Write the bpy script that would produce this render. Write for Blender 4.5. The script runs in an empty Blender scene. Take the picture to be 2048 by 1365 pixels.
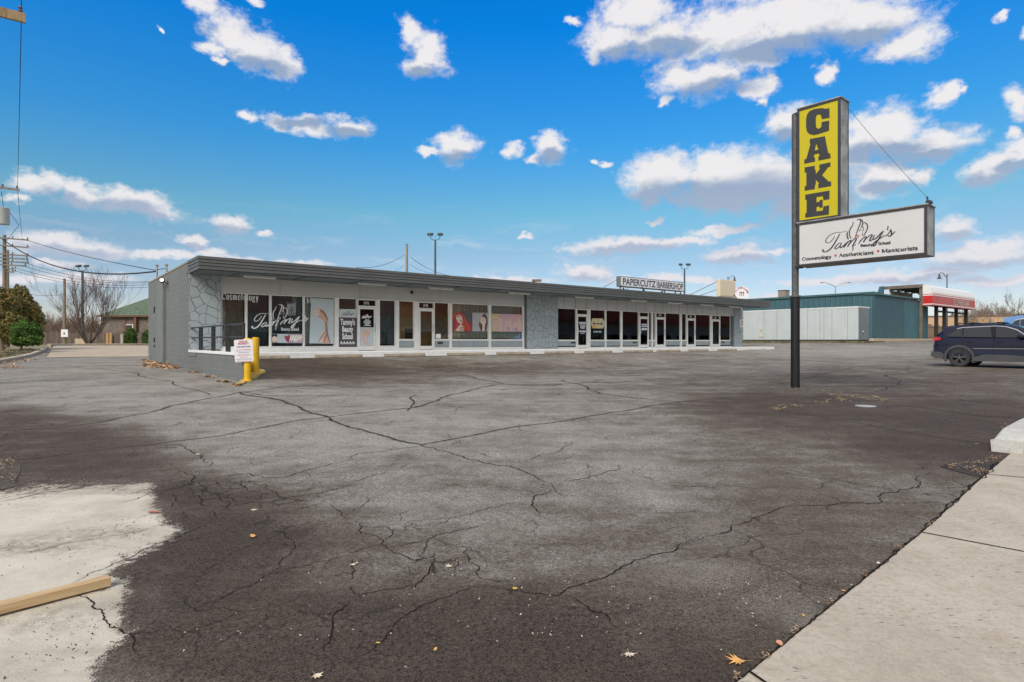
import bpy, bmesh, math, random
import numpy as np
from mathutils import Vector, Matrix
random.seed(7); rng = np.random.default_rng(7)
PI = math.pi
SC = bpy.context.scene
COL = SC.collection
# ------------------------------------------------------------------ camera, exposure
EYE = 1.5
FPX = 1201.0            # focal length in photo pixels (2048 wide)
cam_d = bpy.data.cameras.new("camera"); cam = bpy.data.objects.new("camera", cam_d); COL.objects.link(cam)
cam.location = (0, 0, EYE); cam.rotation_euler = (PI/2, 0, 0)
cam_d.sensor_width = 36.0; cam_d.lens = 36.0*FPX/2048.0
cam_d.clip_start = 0.05; cam_d.clip_end = 3000.0
SC.camera = cam
SC.view_settings.view_transform = 'Standard'; SC.view_settings.look = 'None'
SC.view_settings.exposure = 0.75; SC.view_settings.gamma = 1.0
SC.cycles.max_bounces = 8; SC.cycles.transparent_max_bounces = 16
SC.cycles.sample_clamp_indirect = 6.0
SUN_EL = math.radians(42); SUN_AZ = math.radians(205)     # azimuth clockwise from +Y
# ------------------------------------------------------------------ sun
sd = bpy.data.lights.new("sun", 'SUN'); sd.energy = 1.9; sd.angle = math.radians(26); sd.color = (1.0, .94, .85)
so = bpy.data.objects.new("sun", sd); COL.objects.link(so)
sdir = Vector((math.sin(SUN_AZ)*math.cos(SUN_EL), math.cos(SUN_AZ)*math.cos(SUN_EL), math.sin(SUN_EL)))
so.rotation_euler = sdir.to_track_quat('Z', 'Y').to_euler(); so.location = sdir*60
# ------------------------------------------------------------------ world
world = bpy.data.worlds.new("World"); SC.world = world; world.use_nodes = True
class NT:
    """small helper around a node tree"""
    def __init__(s, t): s.t = t; s.N = t.nodes; s.L = t.links
    def n(s, typ, **kw):
        x = s.N.new(typ)
        for k, v in kw.items(): setattr(x, k, v)
        return x
    def link(s, a, b): s.L.new(a, b)
    def _in(s, sock, v):
        if isinstance(v, bpy.types.NodeSocket): s.L.new(v, sock)
        elif v is not None:
            try: sock.default_value = v
            except Exception: sock.default_value = tuple(v)+(1.0,)
    def math(s, op, a=None, b=None, c=None, clamp=False):
        x = s.n('ShaderNodeMath', operation=op); x.use_clamp = clamp
        for i, v in enumerate((a, b, c)): s._in(x.inputs[i], v)
        return x.outputs[0]
    def vmath(s, op, a=None, b=None, c=None):
        x = s.n('ShaderNodeVectorMath', operation=op)
        for i, v in enumerate((a, b, c)):
            if v is not None: s._in(x.inputs[i], v)
        return x.outputs['Value'] if op in ('LENGTH', 'DOT_PRODUCT', 'DISTANCE') else x.outputs[0]
    def mix(s, f, a, b, typ='MIX'):
        x = s.n('ShaderNodeMix', data_type='RGBA', blend_type=typ)
        s._in(x.inputs[0], f); s._in(x.inputs[6], a); s._in(x.inputs[7], b)
        return x.outputs[2]
    def mixf(s, f, a, b):
        x = s.n('ShaderNodeMix', data_type='FLOAT')
        s._in(x.inputs[0], f); s._in(x.inputs[2], a); s._in(x.inputs[3], b)
        return x.outputs[0]
    def noise(s, vec, scale, detail=4, rough=.55, dist=0.0):
        x = s.n('ShaderNodeTexNoise')
        if vec is not None: s.link(vec, x.inputs['Vector'])
        x.inputs['Scale'].default_value = scale; x.inputs['Detail'].default_value = detail
        x.inputs['Roughness'].default_value = rough; x.inputs['Distortion'].default_value = dist
        return x.outputs[0]
    def ramp(s, f, stops, interp='LINEAR'):
        x = s.n('ShaderNodeValToRGB'); x.color_ramp.interpolation = interp
        e = x.color_ramp.elements
        while len(e) > 1: e.remove(e[-1])
        e[0].position = stops[0][0]; e[0].color = tuple(stops[0][1])+(1,)
        for p, c in stops[1:]:
            q = e.new(p); q.color = tuple(c)+(1,)
        s._in(x.inputs[0], f); return x.outputs[0]
    def remap(s, v, a, b, c=0.0, d=1.0):
        x = s.n('ShaderNodeMapRange', interpolation_type='SMOOTHSTEP')
        s._in(x.inputs[0], v)
        for i, q in enumerate((a, b, c, d)): x.inputs[i+1].default_value = q
        return x.outputs[0]
# clouds: photo px centre, radii
CLOUDS = [(455,70,42,34),(505,100,50,40),(558,125,38,26),(425,98,26,13),(440,125,18,8),(815,65,28,24),(860,108,36,32),(838,140,36,17),
 (508,236,24,11),(560,242,30,13),(615,252,38,17),(690,256,44,17),(912,294,44,26),(850,304,26,9),(1105,300,34,26),(1015,302,26,15),(1070,316,22,8),
 (1270,20,70,34),(1220,80,60,34),(1320,75,80,30),(1450,60,130,54),(1600,40,150,54),(1740,40,100,42),(1835,80,46,34),(1500,112,70,26),(1180,112,20,16),(1790,100,60,18),
 (1400,165,84,30),(1350,150,40,26),(1510,178,50,18),(1540,160,26,12),(1330,345,74,38),(1440,345,100,44),(1560,365,100,52),(1480,390,150,34),(1610,410,90,36),(1300,380,50,26),
 (1760,265,90,44),(1860,285,80,36),(1770,350,76,36),(1590,245,50,30),(1700,300,70,40),(1840,355,30,18),(1730,380,40,22),
 (1985,345,56,30),(2040,310,60,32),(2042,200,30,32),(1890,190,34,17),(1648,150,22,16),(1772,97,14,8),(2010,270,20,12),(2000,28,18,8),(2060,60,30,12),
 (1255,492,120,17),(1370,482,60,10),(1480,507,84,14),(1560,500,30,8),(1172,543,56,17),(1900,458,50,24),(1960,515,110,20),(1840,548,150,15),(1700,560,130,9),(1990,490,70,18),(2010,560,110,12),(1340,560,120,8),
 (1560,600,200,8),(70,370,54,22),(120,362,30,20),(160,385,50,24),(255,398,80,24),(312,425,54,16),(220,385,30,20),(135,490,96,22),(205,505,44,17),(60,498,50,18),(30,400,26,10),
 (458,446,38,20),(530,462,22,7),(385,487,32,14),(330,512,80,11),(500,522,100,10),(610,526,50,7),(180,560,90,12),(120,530,60,9),(420,505,40,10),(60,560,80,12),(760,552,120,7),(960,560,140,7),
 (405,8,34,16),(500,3,24,9),(1210,325,18,9),(1185,320,10,5),(1310,440,16,6),(1054,470,18,5),(1240,560,30,8),(1306,443,12,7),
 (1455,462,70,9),(1330,205,14,12),(1520,205,12,8),(1150,40,16,6),(330,60,8,4),(1925,185,14,8)]
def px_dir(x, y):
    r = (x-1024)/FPX; az = math.atan(r); return az, math.atan((682.5-y)/FPX*math.cos(az))
g = bpy.data.node_groups.new('cloud_field', 'ShaderNodeTree')
g.interface.new_socket('P', in_out='INPUT', socket_type='NodeSocketVector')
g.interface.new_socket('D', in_out='OUTPUT', socket_type='NodeSocketFloat')
G = NT(g); gi = G.n('NodeGroupInput'); go = G.n('NodeGroupOutput')
acc = None
for (x, y, rx, ry) in CLOUDS:
    az, el = px_dir(x, y); ca = math.cos(az)
    ra = rx/FPX*ca*ca*1.12; re = ry/FPX*ca*1.12
    sx, sy = 1/ra, 1/re
    v = G.vmath('LENGTH', G.vmath('MULTIPLY_ADD', gi.outputs[0], (sx, sy, 0), (-az*sx, -el*sy, 0)))
    # wispy small ones carry a bias so that they stay thin
    v = G.math('ADD', v, 0.0 if rx > 30 else 0.12)
    if acc is None: acc = v
    else:
        m = G.n('ShaderNodeMath', operation='SMOOTH_MIN'); G.link(acc, m.inputs[0]); G.link(v, m.inputs[1]); m.inputs[2].default_value = .35; acc = m.outputs[0]
G.link(G.math('SUBTRACT', 1.0, acc), go.inputs[0])
SHADE = [(1440,402,190,30),(1350,395,110,22),(1560,428,110,30),(1640,405,60,34),(130,402,60,11),(235,416,80,13),(300,432,40,8),(525,134,50,12),(1420,186,80,11),(1245,112,60,12),(1560,98,130,15),(1350,95,60,12),(1700,80,90,14),
 (1262,505,115,9),(1480,518,80,8),(1172,557,50,8),(1850,312,80,13),(1760,302,80,16),(1770,378,60,11),(1590,268,40,10),(1985,372,64,13),(2042,345,40,10),(1895,475,50,9),(1960,532,110,10),(1850,560,140,9),(140,507,90,10),(460,460,40,9),(915,314,44,9),(1105,320,30,8),(690,266,44,7),(385,498,30,6),(840,152,30,8),(600,246,50,6),(500,528,90,6)]
g2 = bpy.data.node_groups.new('cloud_base', 'ShaderNodeTree')
g2.interface.new_socket('P', in_out='INPUT', socket_type='NodeSocketVector'); g2.interface.new_socket('D', in_out='OUTPUT', socket_type='NodeSocketFloat')
H_ = NT(g2); gi2 = H_.n('NodeGroupInput'); go2 = H_.n('NodeGroupOutput'); acc2 = None
for (x, y, rx, ry) in SHADE:
    az, el = px_dir(x, y); ca = math.cos(az); sx, sy = FPX/(rx*ca*ca*1.2), FPX/(ry*ca*1.5)
    v = H_.vmath('LENGTH', H_.vmath('MULTIPLY_ADD', gi2.outputs[0], (sx, sy, 0), (-az*sx, -el*sy, 0)))
    acc2 = v if acc2 is None else H_.math('MINIMUM', acc2, v)
H_.link(H_.math('SUBTRACT', 1.0, acc2), go2.inputs[0])
W = NT(world.node_tree)
for x in list(W.N): W.N.remove(x)
tc = W.n('ShaderNodeTexCoord'); sep = W.n('ShaderNodeSeparateXYZ'); W.link(tc.outputs['Generated'], sep.inputs[0])
az = W.math('ARCTAN2', sep.outputs[0], sep.outputs[1])
el = W.math('ARCSINE', sep.outputs[2])
cmb = W.n('ShaderNodeCombineXYZ'); W.link(az, cmb.inputs[0]); W.link(el, cmb.inputs[1]); P = cmb.outputs[0]
def colnoise(vec, sc, det, rough=.6):
    x = W.n('ShaderNodeTexNoise'); W.link(vec, x.inputs['Vector']); x.inputs['Scale'].default_value = sc
    x.inputs['Detail'].default_value = det; x.inputs['Roughness'].default_value = rough; return x.outputs['Color']
Pn = W.vmath('MULTIPLY', P, (1.0, 1.35, 1.0))
warp = W.vmath('SUBTRACT', colnoise(Pn, 13, 6), (.5, .5, .5))
warp2 = W.vmath('SUBTRACT', colnoise(Pn, 60, 4, .6), (.5, .5, .5))
Pw = W.vmath('MULTIPLY_ADD', warp, (.075, .045, 0), P)
Pw = W.vmath('MULTIPLY_ADD', warp2, (.012, .010, 0), Pw)
def field(p):
    x = W.n('ShaderNodeGroup'); x.node_tree = g; W.link(p, x.inputs[0]); return x.outputs[0]
fb = W.noise(Pn, 36, 8, .66)
fbm = W.math('MULTIPLY_ADD', fb, 1.0, -.5)
g0 = field(Pw); f0 = W.math('ADD', g0, W.math('MULTIPLY', fbm, 1.55))
g1 = field(W.vmath('ADD', Pw, (-.008, .030, 0))); n1 = W.noise(W.vmath('ADD', Pn, (-.004, .014, 0)), 36, 5, .6)
dens = W.remap(f0, -.24, .56)
thin = W.math('MULTIPLY', W.math('MULTIPLY', W.remap(W.noise(W.vmath('MULTIPLY', Pw, (2.0, 13.0, 1.0)), 3.2, 5, .6), .50, .74), W.remap(el, .24, .08)), .55)
dens = W.math('MAXIMUM', dens, thin)
bell = W.remap(W.math('ADD', W.math('SUBTRACT', g1, g0), W.math('MULTIPLY', W.math('SUBTRACT', n1, fb), 1.5)), -.30, .60)
sg = W.n('ShaderNodeGroup'); sg.node_tree = g2; W.link(Pw, sg.inputs[0]); base_ = W.remap(W.math('ADD', sg.outputs[0], W.math('MULTIPLY', fbm, .5)), -.35, .45)
bell = W.math('MAXIMUM', W.math('MULTIPLY', bell, .5), W.math('MULTIPLY', base_, .92))   # cloud above this point -> shaded base
low = W.remap(el, .30, .06)
# broad cloud cover overhead and behind (softens the light as on the day)
cover_n = W.noise(tc.outputs['Generated'], 2.2, 6, .6)
cov_up = W.remap(el, .62, 1.0)
cov_bk = W.remap(sep.outputs[1], .25, -.35)
cov = W.math('MAXIMUM', cov_up, cov_bk)
cov = W.math('MULTIPLY', cov, W.remap(cover_n, .22, .55))
dens_all = W.math('MAXIMUM', dens, cov)
sky = W.n('ShaderNodeTexSky', sky_type='NISHITA'); sky.sun_disc = False; sky.sun_elevation = SUN_EL; sky.sun_rotation = SUN_AZ
sky.air_density = 1.0; sky.dust_density = .3; sky.ozone_density = 1.6
hs = W.n('ShaderNodeHueSaturation'); W.link(sky.outputs[0], hs.inputs['Color']); hs.inputs['Saturation'].default_value = 1.0; hs.inputs['Value'].default_value = 1.0
tint = W.ramp(W.math('DIVIDE', el, 1.2), [(0, (.86, .80, .94)), (.06, (.80, .80, .92)), (.12, (.70, .83, .90)), (.17, (.56, .98, .98)), (.26, (.24, 1.0, 1.40)), (.40, (.02, .98, 1.85)), (.56, (.02, .95, 1.9)), (.7, (.4, .8, 1.2)), (1, (.6, .8, 1.1))])
skyc = W.mix(1.0, hs.outputs[0], tint, 'MULTIPLY')
ccol = W.mix(bell, (7.7, 7.5, 7.5), (2.3, 3.2, 4.7))
ccol = W.mix(W.math('MULTIPLY', low, .5), ccol, (5.9, 5.9, 6.7))
ccol = W.mix(cov, ccol, (7.4, 7.1, 6.7))
allc = W.mix(W.math('MULTIPLY', dens_all, .97), skyc, ccol)
bg = W.n('ShaderNodeBackground'); W.link(allc, bg.inputs[0]); bg.inputs[1].default_value = 0.068
wo = W.n('ShaderNodeOutputWorld'); W.link(bg.outputs[0], wo.inputs[0])
world.cycles.sampling_method = 'MANUAL'; world.cycles.sample_map_resolution = 512
# ------------------------------------------------------------------ site frame: x along the shop front, y back behind it
O0 = Vector((-6.55, 27.7, 0)); TD = Vector((.7859, .6184, 0)); BD = Vector((-.6184, .7859, 0))
RZ = math.atan2(.6184, .7859)
def SW(t, y, z=0.0): return O0 + TD*t + BD*y + Vector((0, 0, z))     # site -> world
def TS(x, y):                                                        # world -> site (t, back)
    dx, dy = x-O0.x, y-O0.y; return dx*TD.x+dy*TD.y, dx*BD.x+dy*BD.y
def ray_plane_y(px, yb=0.0):
    """t where the photo column px meets the plane lying yb behind the shop front"""
    r = (px-1024)/FPX; a0 = O0.x+BD.x*yb; b0 = O0.y+BD.y*yb
    return (r*b0-a0)/(TD.x-TD.y*r)
def ray_plane_t(px, t0):
    r = (px-1024)/FPX; a0 = O0.x+TD.x*t0; b0 = O0.y+TD.y*t0
    return (r*b0-a0)/(BD.x-BD.y*r)
def zat(py, depth): return EYE+(682.0-py)*depth/FPX
def at(px, py, d): return Vector(((px-1024)/FPX*d, d, zat(py, d)))
# ------------------------------------------------------------------ terrain
CP = np.array([(0,0,0),(1,2.6,0),(3.2,4.7,0),(5.1,6.5,.05),(-3,3,0),(-8,8,.05),(-14,6,.0),(7.07,15,.25),(17.6,23.6,.5),(24.6,30.3,.65),(-7.6,17,.33),
 (-12.4,23.1,.385),(-19.1,31.7,.5),(-27.4,40,.5),(-60,88,.9),(-40,88,.92),(-40,50,.98),(-22,26,.5),(19.1,45.2,.83),(28,52,1.42),(34,55,1.5),(44,61,1.6),
 (70,80,1.65),(8,10,.14),(14,12,.25),(20,14,.35),(0,-30,-.2),(40,0,.3),(-40,0,0),(70,30,.9),(-60,40,1.0),(0,70,1.0),(0,130,1.2),(200,0,1.0),(-200,0,.6),(0,-150,0),(0,300,1.3),
 (200,200,1.4),(-200,200,1.2),(400,400,1.4),(-400,400,1.4),(0,500,1.4),(400,-300,.6),(-400,-300,.5),(500,0,1.2),(-500,0,1.)], float)
def _fit():
    n = len(CP); A = np.linalg.norm(CP[:, None, :2]-CP[None, :, :2], axis=2)
    Pm = np.c_[np.ones(n), CP[:, :2]/100]; M = np.zeros((n+3, n+3)); M[:n, :n] = A; M[:n, n:] = Pm; M[n:, :n] = Pm.T
    return np.linalg.solve(M, np.r_[CP[:, 2], 0, 0, 0])
CW = _fit()
def sstep(x): x = np.clip(x, 0, 1); return x*x*(3-2*x)
def hh(X, Y):
    X = np.asarray(X, float); Y = np.asarray(Y, float); sh = X.shape; x = X.ravel(); y = Y.ravel(); out = np.zeros(len(x))
    for i in range(0, len(x), 20000):
        a, b = x[i:i+20000], y[i:i+20000]
        D = np.sqrt((a[:, None]-CP[None, :, 0])**2+(b[:, None]-CP[None, :, 1])**2+.5)
        out[i:i+20000] = D@CW[:-3]+CW[-3]+CW[-2]*a/100+CW[-1]*b/100
    t = (x-O0.x)*TD.x+(y-O0.y)*TD.y; p = -((x-O0.x)*BD.x+(y-O0.y)*BD.y)
    w = sstep((9.0-p)/6.2)*sstep((t+7.46)/.12)*sstep((p+9)/3)*sstep((46-t)/12)
    out = out+w*np.maximum(.83-out, 0)
    return out.reshape(sh)
def h1(x, y): return float(hh(np.array([x]), np.array([y]))[0])
def gp(px, py, lift=0.0):
    """ground point under a photo pixel"""
    r = (px-1024)/FPX; k = (py-682.0)/FPX
    ds = np.concatenate([np.arange(1.5, 40, .1), np.arange(40, 200, .5)])
    z = EYE-k*ds-hh(r*ds, ds)-lift
    i = np.where(z <= 0)[0]
    if len(i) == 0: d = 199.
    else:
        j = i[0]; d = ds[j] if j == 0 else ds[j-1]+(ds[j]-ds[j-1])*z[j-1]/(z[j-1]-z[j])
    return Vector((r*d, d, h1(r*d, d)+lift))
# ------------------------------------------------------------------ materials
MATS = {}
def mat(name, col, rough=.6, var=.12, vscale=3.0, bump=0.0, bscale=40., metal=0.0, spec=.5, coat=0.0, emit=None, estr=0.0, streak=0.0):
    if name in MATS: return MATS[name]
    m = bpy.data.materials.new(name); m.use_nodes = True; T = NT(m.node_tree); b = T.N['Principled BSDF']
    tcn = T.n('ShaderNodeTexCoord'); co = tcn.outputs['Object']
    n1 = T.noise(co, vscale, 5, .6)
    c0 = tuple(max(0, c*(1-var)) for c in col); c1 = tuple(min(1, c*(1+var)) for c in col)
    c = T.mix(T.remap(n1, .3, .7), c0, c1)
    if streak:
        sv = T.n('ShaderNodeMapping'); T.link(co, sv.inputs[0]); sv.inputs['Scale'].default_value = (6, 6, .35)
        sn = T.noise(sv.outputs[0], 1.3, 4, .6)
        c = T.mix(T.math('MULTIPLY', T.remap(sn, .52, .78), streak), c, tuple(q*.45 for q in col))
    T.link(c, b.inputs['Base Color'])
    b.inputs['Roughness'].default_value = rough; b.inputs['Metallic'].default_value = metal
    b.inputs['Specular IOR Level'].default_value = spec; b.inputs['Coat Weight'].default_value = coat; b.inputs['Coat Roughness'].default_value = .04
    if bump:
        bn = T.n('ShaderNodeBump'); bn.inputs['Strength'].default_value = bump; bn.inputs['Distance'].default_value = .01
        T.link(T.noise(co, bscale, 4, .6), bn.inputs['Height']); T.link(bn.outputs[0], b.inputs['Normal'])
    if emit: b.inputs['Emission Color'].default_value = tuple(emit)+(1,); b.inputs['Emission Strength'].default_value = estr
    MATS[name] = m; return m
# ------------------------------------------------------------------ mesh building
class MB:
    def __init__(s): s.v = []; s.f = []; s.m = []
    def add(s, vs, fs, mi=0):
        o = len(s.v); s.v += [tuple(v) for v in vs]; s.f += [tuple(i+o for i in f) for f in fs]; s.m += [mi]*len(fs)
    def box(s, x0, x1, y0, y1, z0, z1, mi=0):
        x0, x1 = sorted((x0, x1)); y0, y1 = sorted((y0, y1)); z0, z1 = sorted((z0, z1))
        s.add([(x0,y0,z0),(x1,y0,z0),(x1,y1,z0),(x0,y1,z0),(x0,y0,z1),(x1,y0,z1),(x1,y1,z1),(x0,y1,z1)],
              [(0,3,2,1),(4,5,6,7),(0,1,5,4),(1,2,6,5),(2,3,7,6),(3,0,4,7)], mi); return s
    def quad(s, a, b, c, d, mi=0): s.add([a, b, c, d], [(0, 1, 2, 3)], mi); return s
    def prism(s, pts, z0, z1, mi=0):
        """polygon in xy raised from z0 to z1"""
        n = len(pts); s.add([(p[0], p[1], z0) for p in pts]+[(p[0], p[1], z1) for p in pts],
            [tuple(range(n-1, -1, -1)), tuple(range(n, 2*n))]+[(i, (i+1) % n, n+(i+1) % n, n+i) for i in range(n)], mi); return s
    def prism_xz(s, pts, y0, y1, mi=0):
        n = len(pts); s.add([(p[0], y0, p[1]) for p in pts]+[(p[0], y1, p[1]) for p in pts],
            [tuple(range(n)), tuple(range(2*n-1, n-1, -1))]+[(i, n+i, n+(i+1) % n, (i+1) % n) for i in range(n)], mi); return s
    def tube(s, pts, r, seg=8, mi=0, cap=True):
        pts = [Vector(p) for p in pts]; n = len(pts); rs = r if isinstance(r, (list, tuple)) else [r]*n
        up = None; vs = []
        for i, p in enumerate(pts):
            d = (pts[min(i+1, n-1)]-pts[max(i-1, 0)])
            if d.length < 1e-9: d = Vector((0, 0, 1))
            d.normalize()
            if up is None:
                up = Vector((0, 0, 1)) if abs(d.z) < .9 else Vector((1, 0, 0))
            a = d.cross(up); 
            if a.length < 1e-6: a = d.orthogonal()
            a.normalize(); b = d.cross(a).normalized(); up = -b if up.dot(-b) > 0 else b
            for k in range(seg):
                q = 2*PI*k/seg; vs.append(p+(a*math.cos(q)+b*math.sin(q))*rs[i])
        fs = [(i*seg+k, i*seg+(k+1) % seg, (i+1)*seg+(k+1) % seg, (i+1)*seg+k) for i in range(n-1) for k in range(seg)]
        if cap: fs += [tuple(range(seg-1, -1, -1)), tuple((n-1)*seg+k for k in range(seg))]
        s.add(vs, fs, mi); return s
    def lathe(s, prof, c=(0, 0, 0), seg=20, mi=0, axis='z', cap=True):
        n = len(prof); vs = []
        for (r, h) in prof:
            for k in range(seg):
                q = 2*PI*k/seg; a, b = r*math.cos(q), r*math.sin(q)
                vs.append((c[0]+a, c[1]+b, c[2]+h) if axis == 'z' else (c[0]+a, c[1]+h, c[2]+b))
        fs = [(i*seg+k, i*seg+(k+1) % seg, (i+1)*seg+(k+1) % seg, (i+1)*seg+k) for i in range(n-1) for k in range(seg)]
        if cap: fs += [tuple(range(seg-1, -1, -1)), tuple((n-1)*seg+k for k in range(seg))]
        s.add(vs, fs, mi); return s
    def build(s, name, mats, parent=None, smooth=False, bevel=0.0, loc=None, rotz=0.0):
        me = bpy.data.meshes.new(name); me.from_pydata(s.v, [], s.f)
        if not isinstance(mats, (list, tuple)): mats = [mats]
        for m in mats: me.materials.append(m)
        me.polygons.foreach_set('material_index', s.m)
        if smooth: me.polygons.foreach_set('use_smooth', [True]*len(s.f))
        me.update()
        o = bpy.data.objects.new(name, me); COL.objects.link(o)
        if parent: o.parent = parent
        if loc is not None: o.location = loc; o.rotation_euler = (0, 0, rotz)
        if bevel:
            b = o.modifiers.new('bevel', 'BEVEL'); b.width = bevel; b.segments = 2; b.limit_method = 'ANGLE'
        if smooth and not bevel:
            pass
        return o
def autosmooth(o, ang=40):
    me = o.data; bm = bmesh.new(); bm.from_mesh(me); bmesh.ops.recalc_face_normals(bm, faces=bm.faces)
    for e in bm.edges: e.smooth = len(e.link_faces) == 2 and e.calc_face_angle(0) < math.radians(ang)
    for f in bm.faces: f.smooth = True
    bm.to_mesh(me); bm.free(); return o
def tag(o, label=None, cat=None, group=None, kind=None):
    if label: o['label'] = label
    if cat: o['category'] = cat
    if group: o['group'] = group
    if kind: o['kind'] = kind
    return o
def thing(name, label, cat, loc=(0, 0, 0), rotz=0.0, group=None):
    o = bpy.data.objects.new(name, None); COL.objects.link(o); o.location = loc; o.rotation_euler = (0, 0, rotz); o.empty_display_size = .2
    return tag(o, label, cat, group)
def site_thing(name, label, cat, t, y, z, group=None): return thing(name, label, cat, SW(t, y, z), RZ, group)
def copy_tree(o, parent=None):
    c = o.copy(); COL.objects.link(c); c.parent = parent
    for ch in list(o.children): copy_tree(ch, c)
    return c
def text_mb(txt, size, depth=.004, xs=1.0, offset=0.0, spacing=1.0, align='LEFT'):
    """built-in font -> (verts, faces) lying in local xz, facing -y"""
    cu = bpy.data.curves.new('t', 'FONT'); cu.body = txt; cu.size = size; cu.extrude = depth/2; cu.offset = offset; cu.space_character = spacing
    cu.align_x = align; cu.resolution_u = 3
    ob = bpy.data.objects.new('t', cu); COL.objects.link(ob)
    dg = bpy.context.evaluated_depsgraph_get(); me = bpy.data.meshes.new_from_object(ob.evaluated_get(dg))
    vs = [(v.co.x*xs, -v.co.z, v.co.y) for v in me.vertices]; fs = [tuple(p.vertices) for p in me.polygons]
    bpy.data.objects.remove(ob); bpy.data.curves.remove(cu); bpy.data.meshes.remove(me)
    return vs, fs
def put_text(mb, txt, x, z, size, y=0.0, mi=0, rot=0.0, **kw):
    vs, fs = text_mb(txt, size, **kw); c, s = math.cos(rot), math.sin(rot)
    mb.add([(x+a*c-b*s, y+d, z+a*s+b*c) for (a, d, b) in [(v[0], v[1], v[2]) for v in vs]], fs, mi)
def ribbon(mb, pts, wf, y=0.0, mi=0):
    """flat stroke in xz plane at y; wf = width or function(index fraction, direction)"""
    n = len(pts); vs = []
    for i, p in enumerate(pts):
        a = pts[max(i-1, 0)]; b = pts[min(i+1, n-1)]; dx, dz = b[0]-a[0], b[1]-a[1]; L = math.hypot(dx, dz) or 1
        w = wf(i/(n-1), dx/L, dz/L) if callable(wf) else wf
        vs += [(p[0]-dz/L*w/2, y, p[1]+dx/L*w/2), (p[0]+dz/L*w/2, y, p[1]-dx/L*w/2)]
    mb.add(vs, [(2*i, 2*i+1, 2*i+3, 2*i+2) for i in range(n-1)], mi)
def spline(pts, sub=5):
    """Catmull-Rom through the points"""
    if len(pts) < 3: return pts
    P_ = [pts[0]]+list(pts)+[pts[-1]]; out = []
    for i in range(1, len(P_)-2):
        a, b, c, d = P_[i-1:i+3]
        for k in range(sub):
            t = k/sub
            out.append(tuple(.5*((2*b[j])+(-a[j]+c[j])*t+(2*a[j]-5*b[j]+4*c[j]-d[j])*t*t+(-a[j]+3*b[j]-3*c[j]+d[j])*t**3) for j in range(len(b))))
    out.append(tuple(pts[-1])); return out
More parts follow.
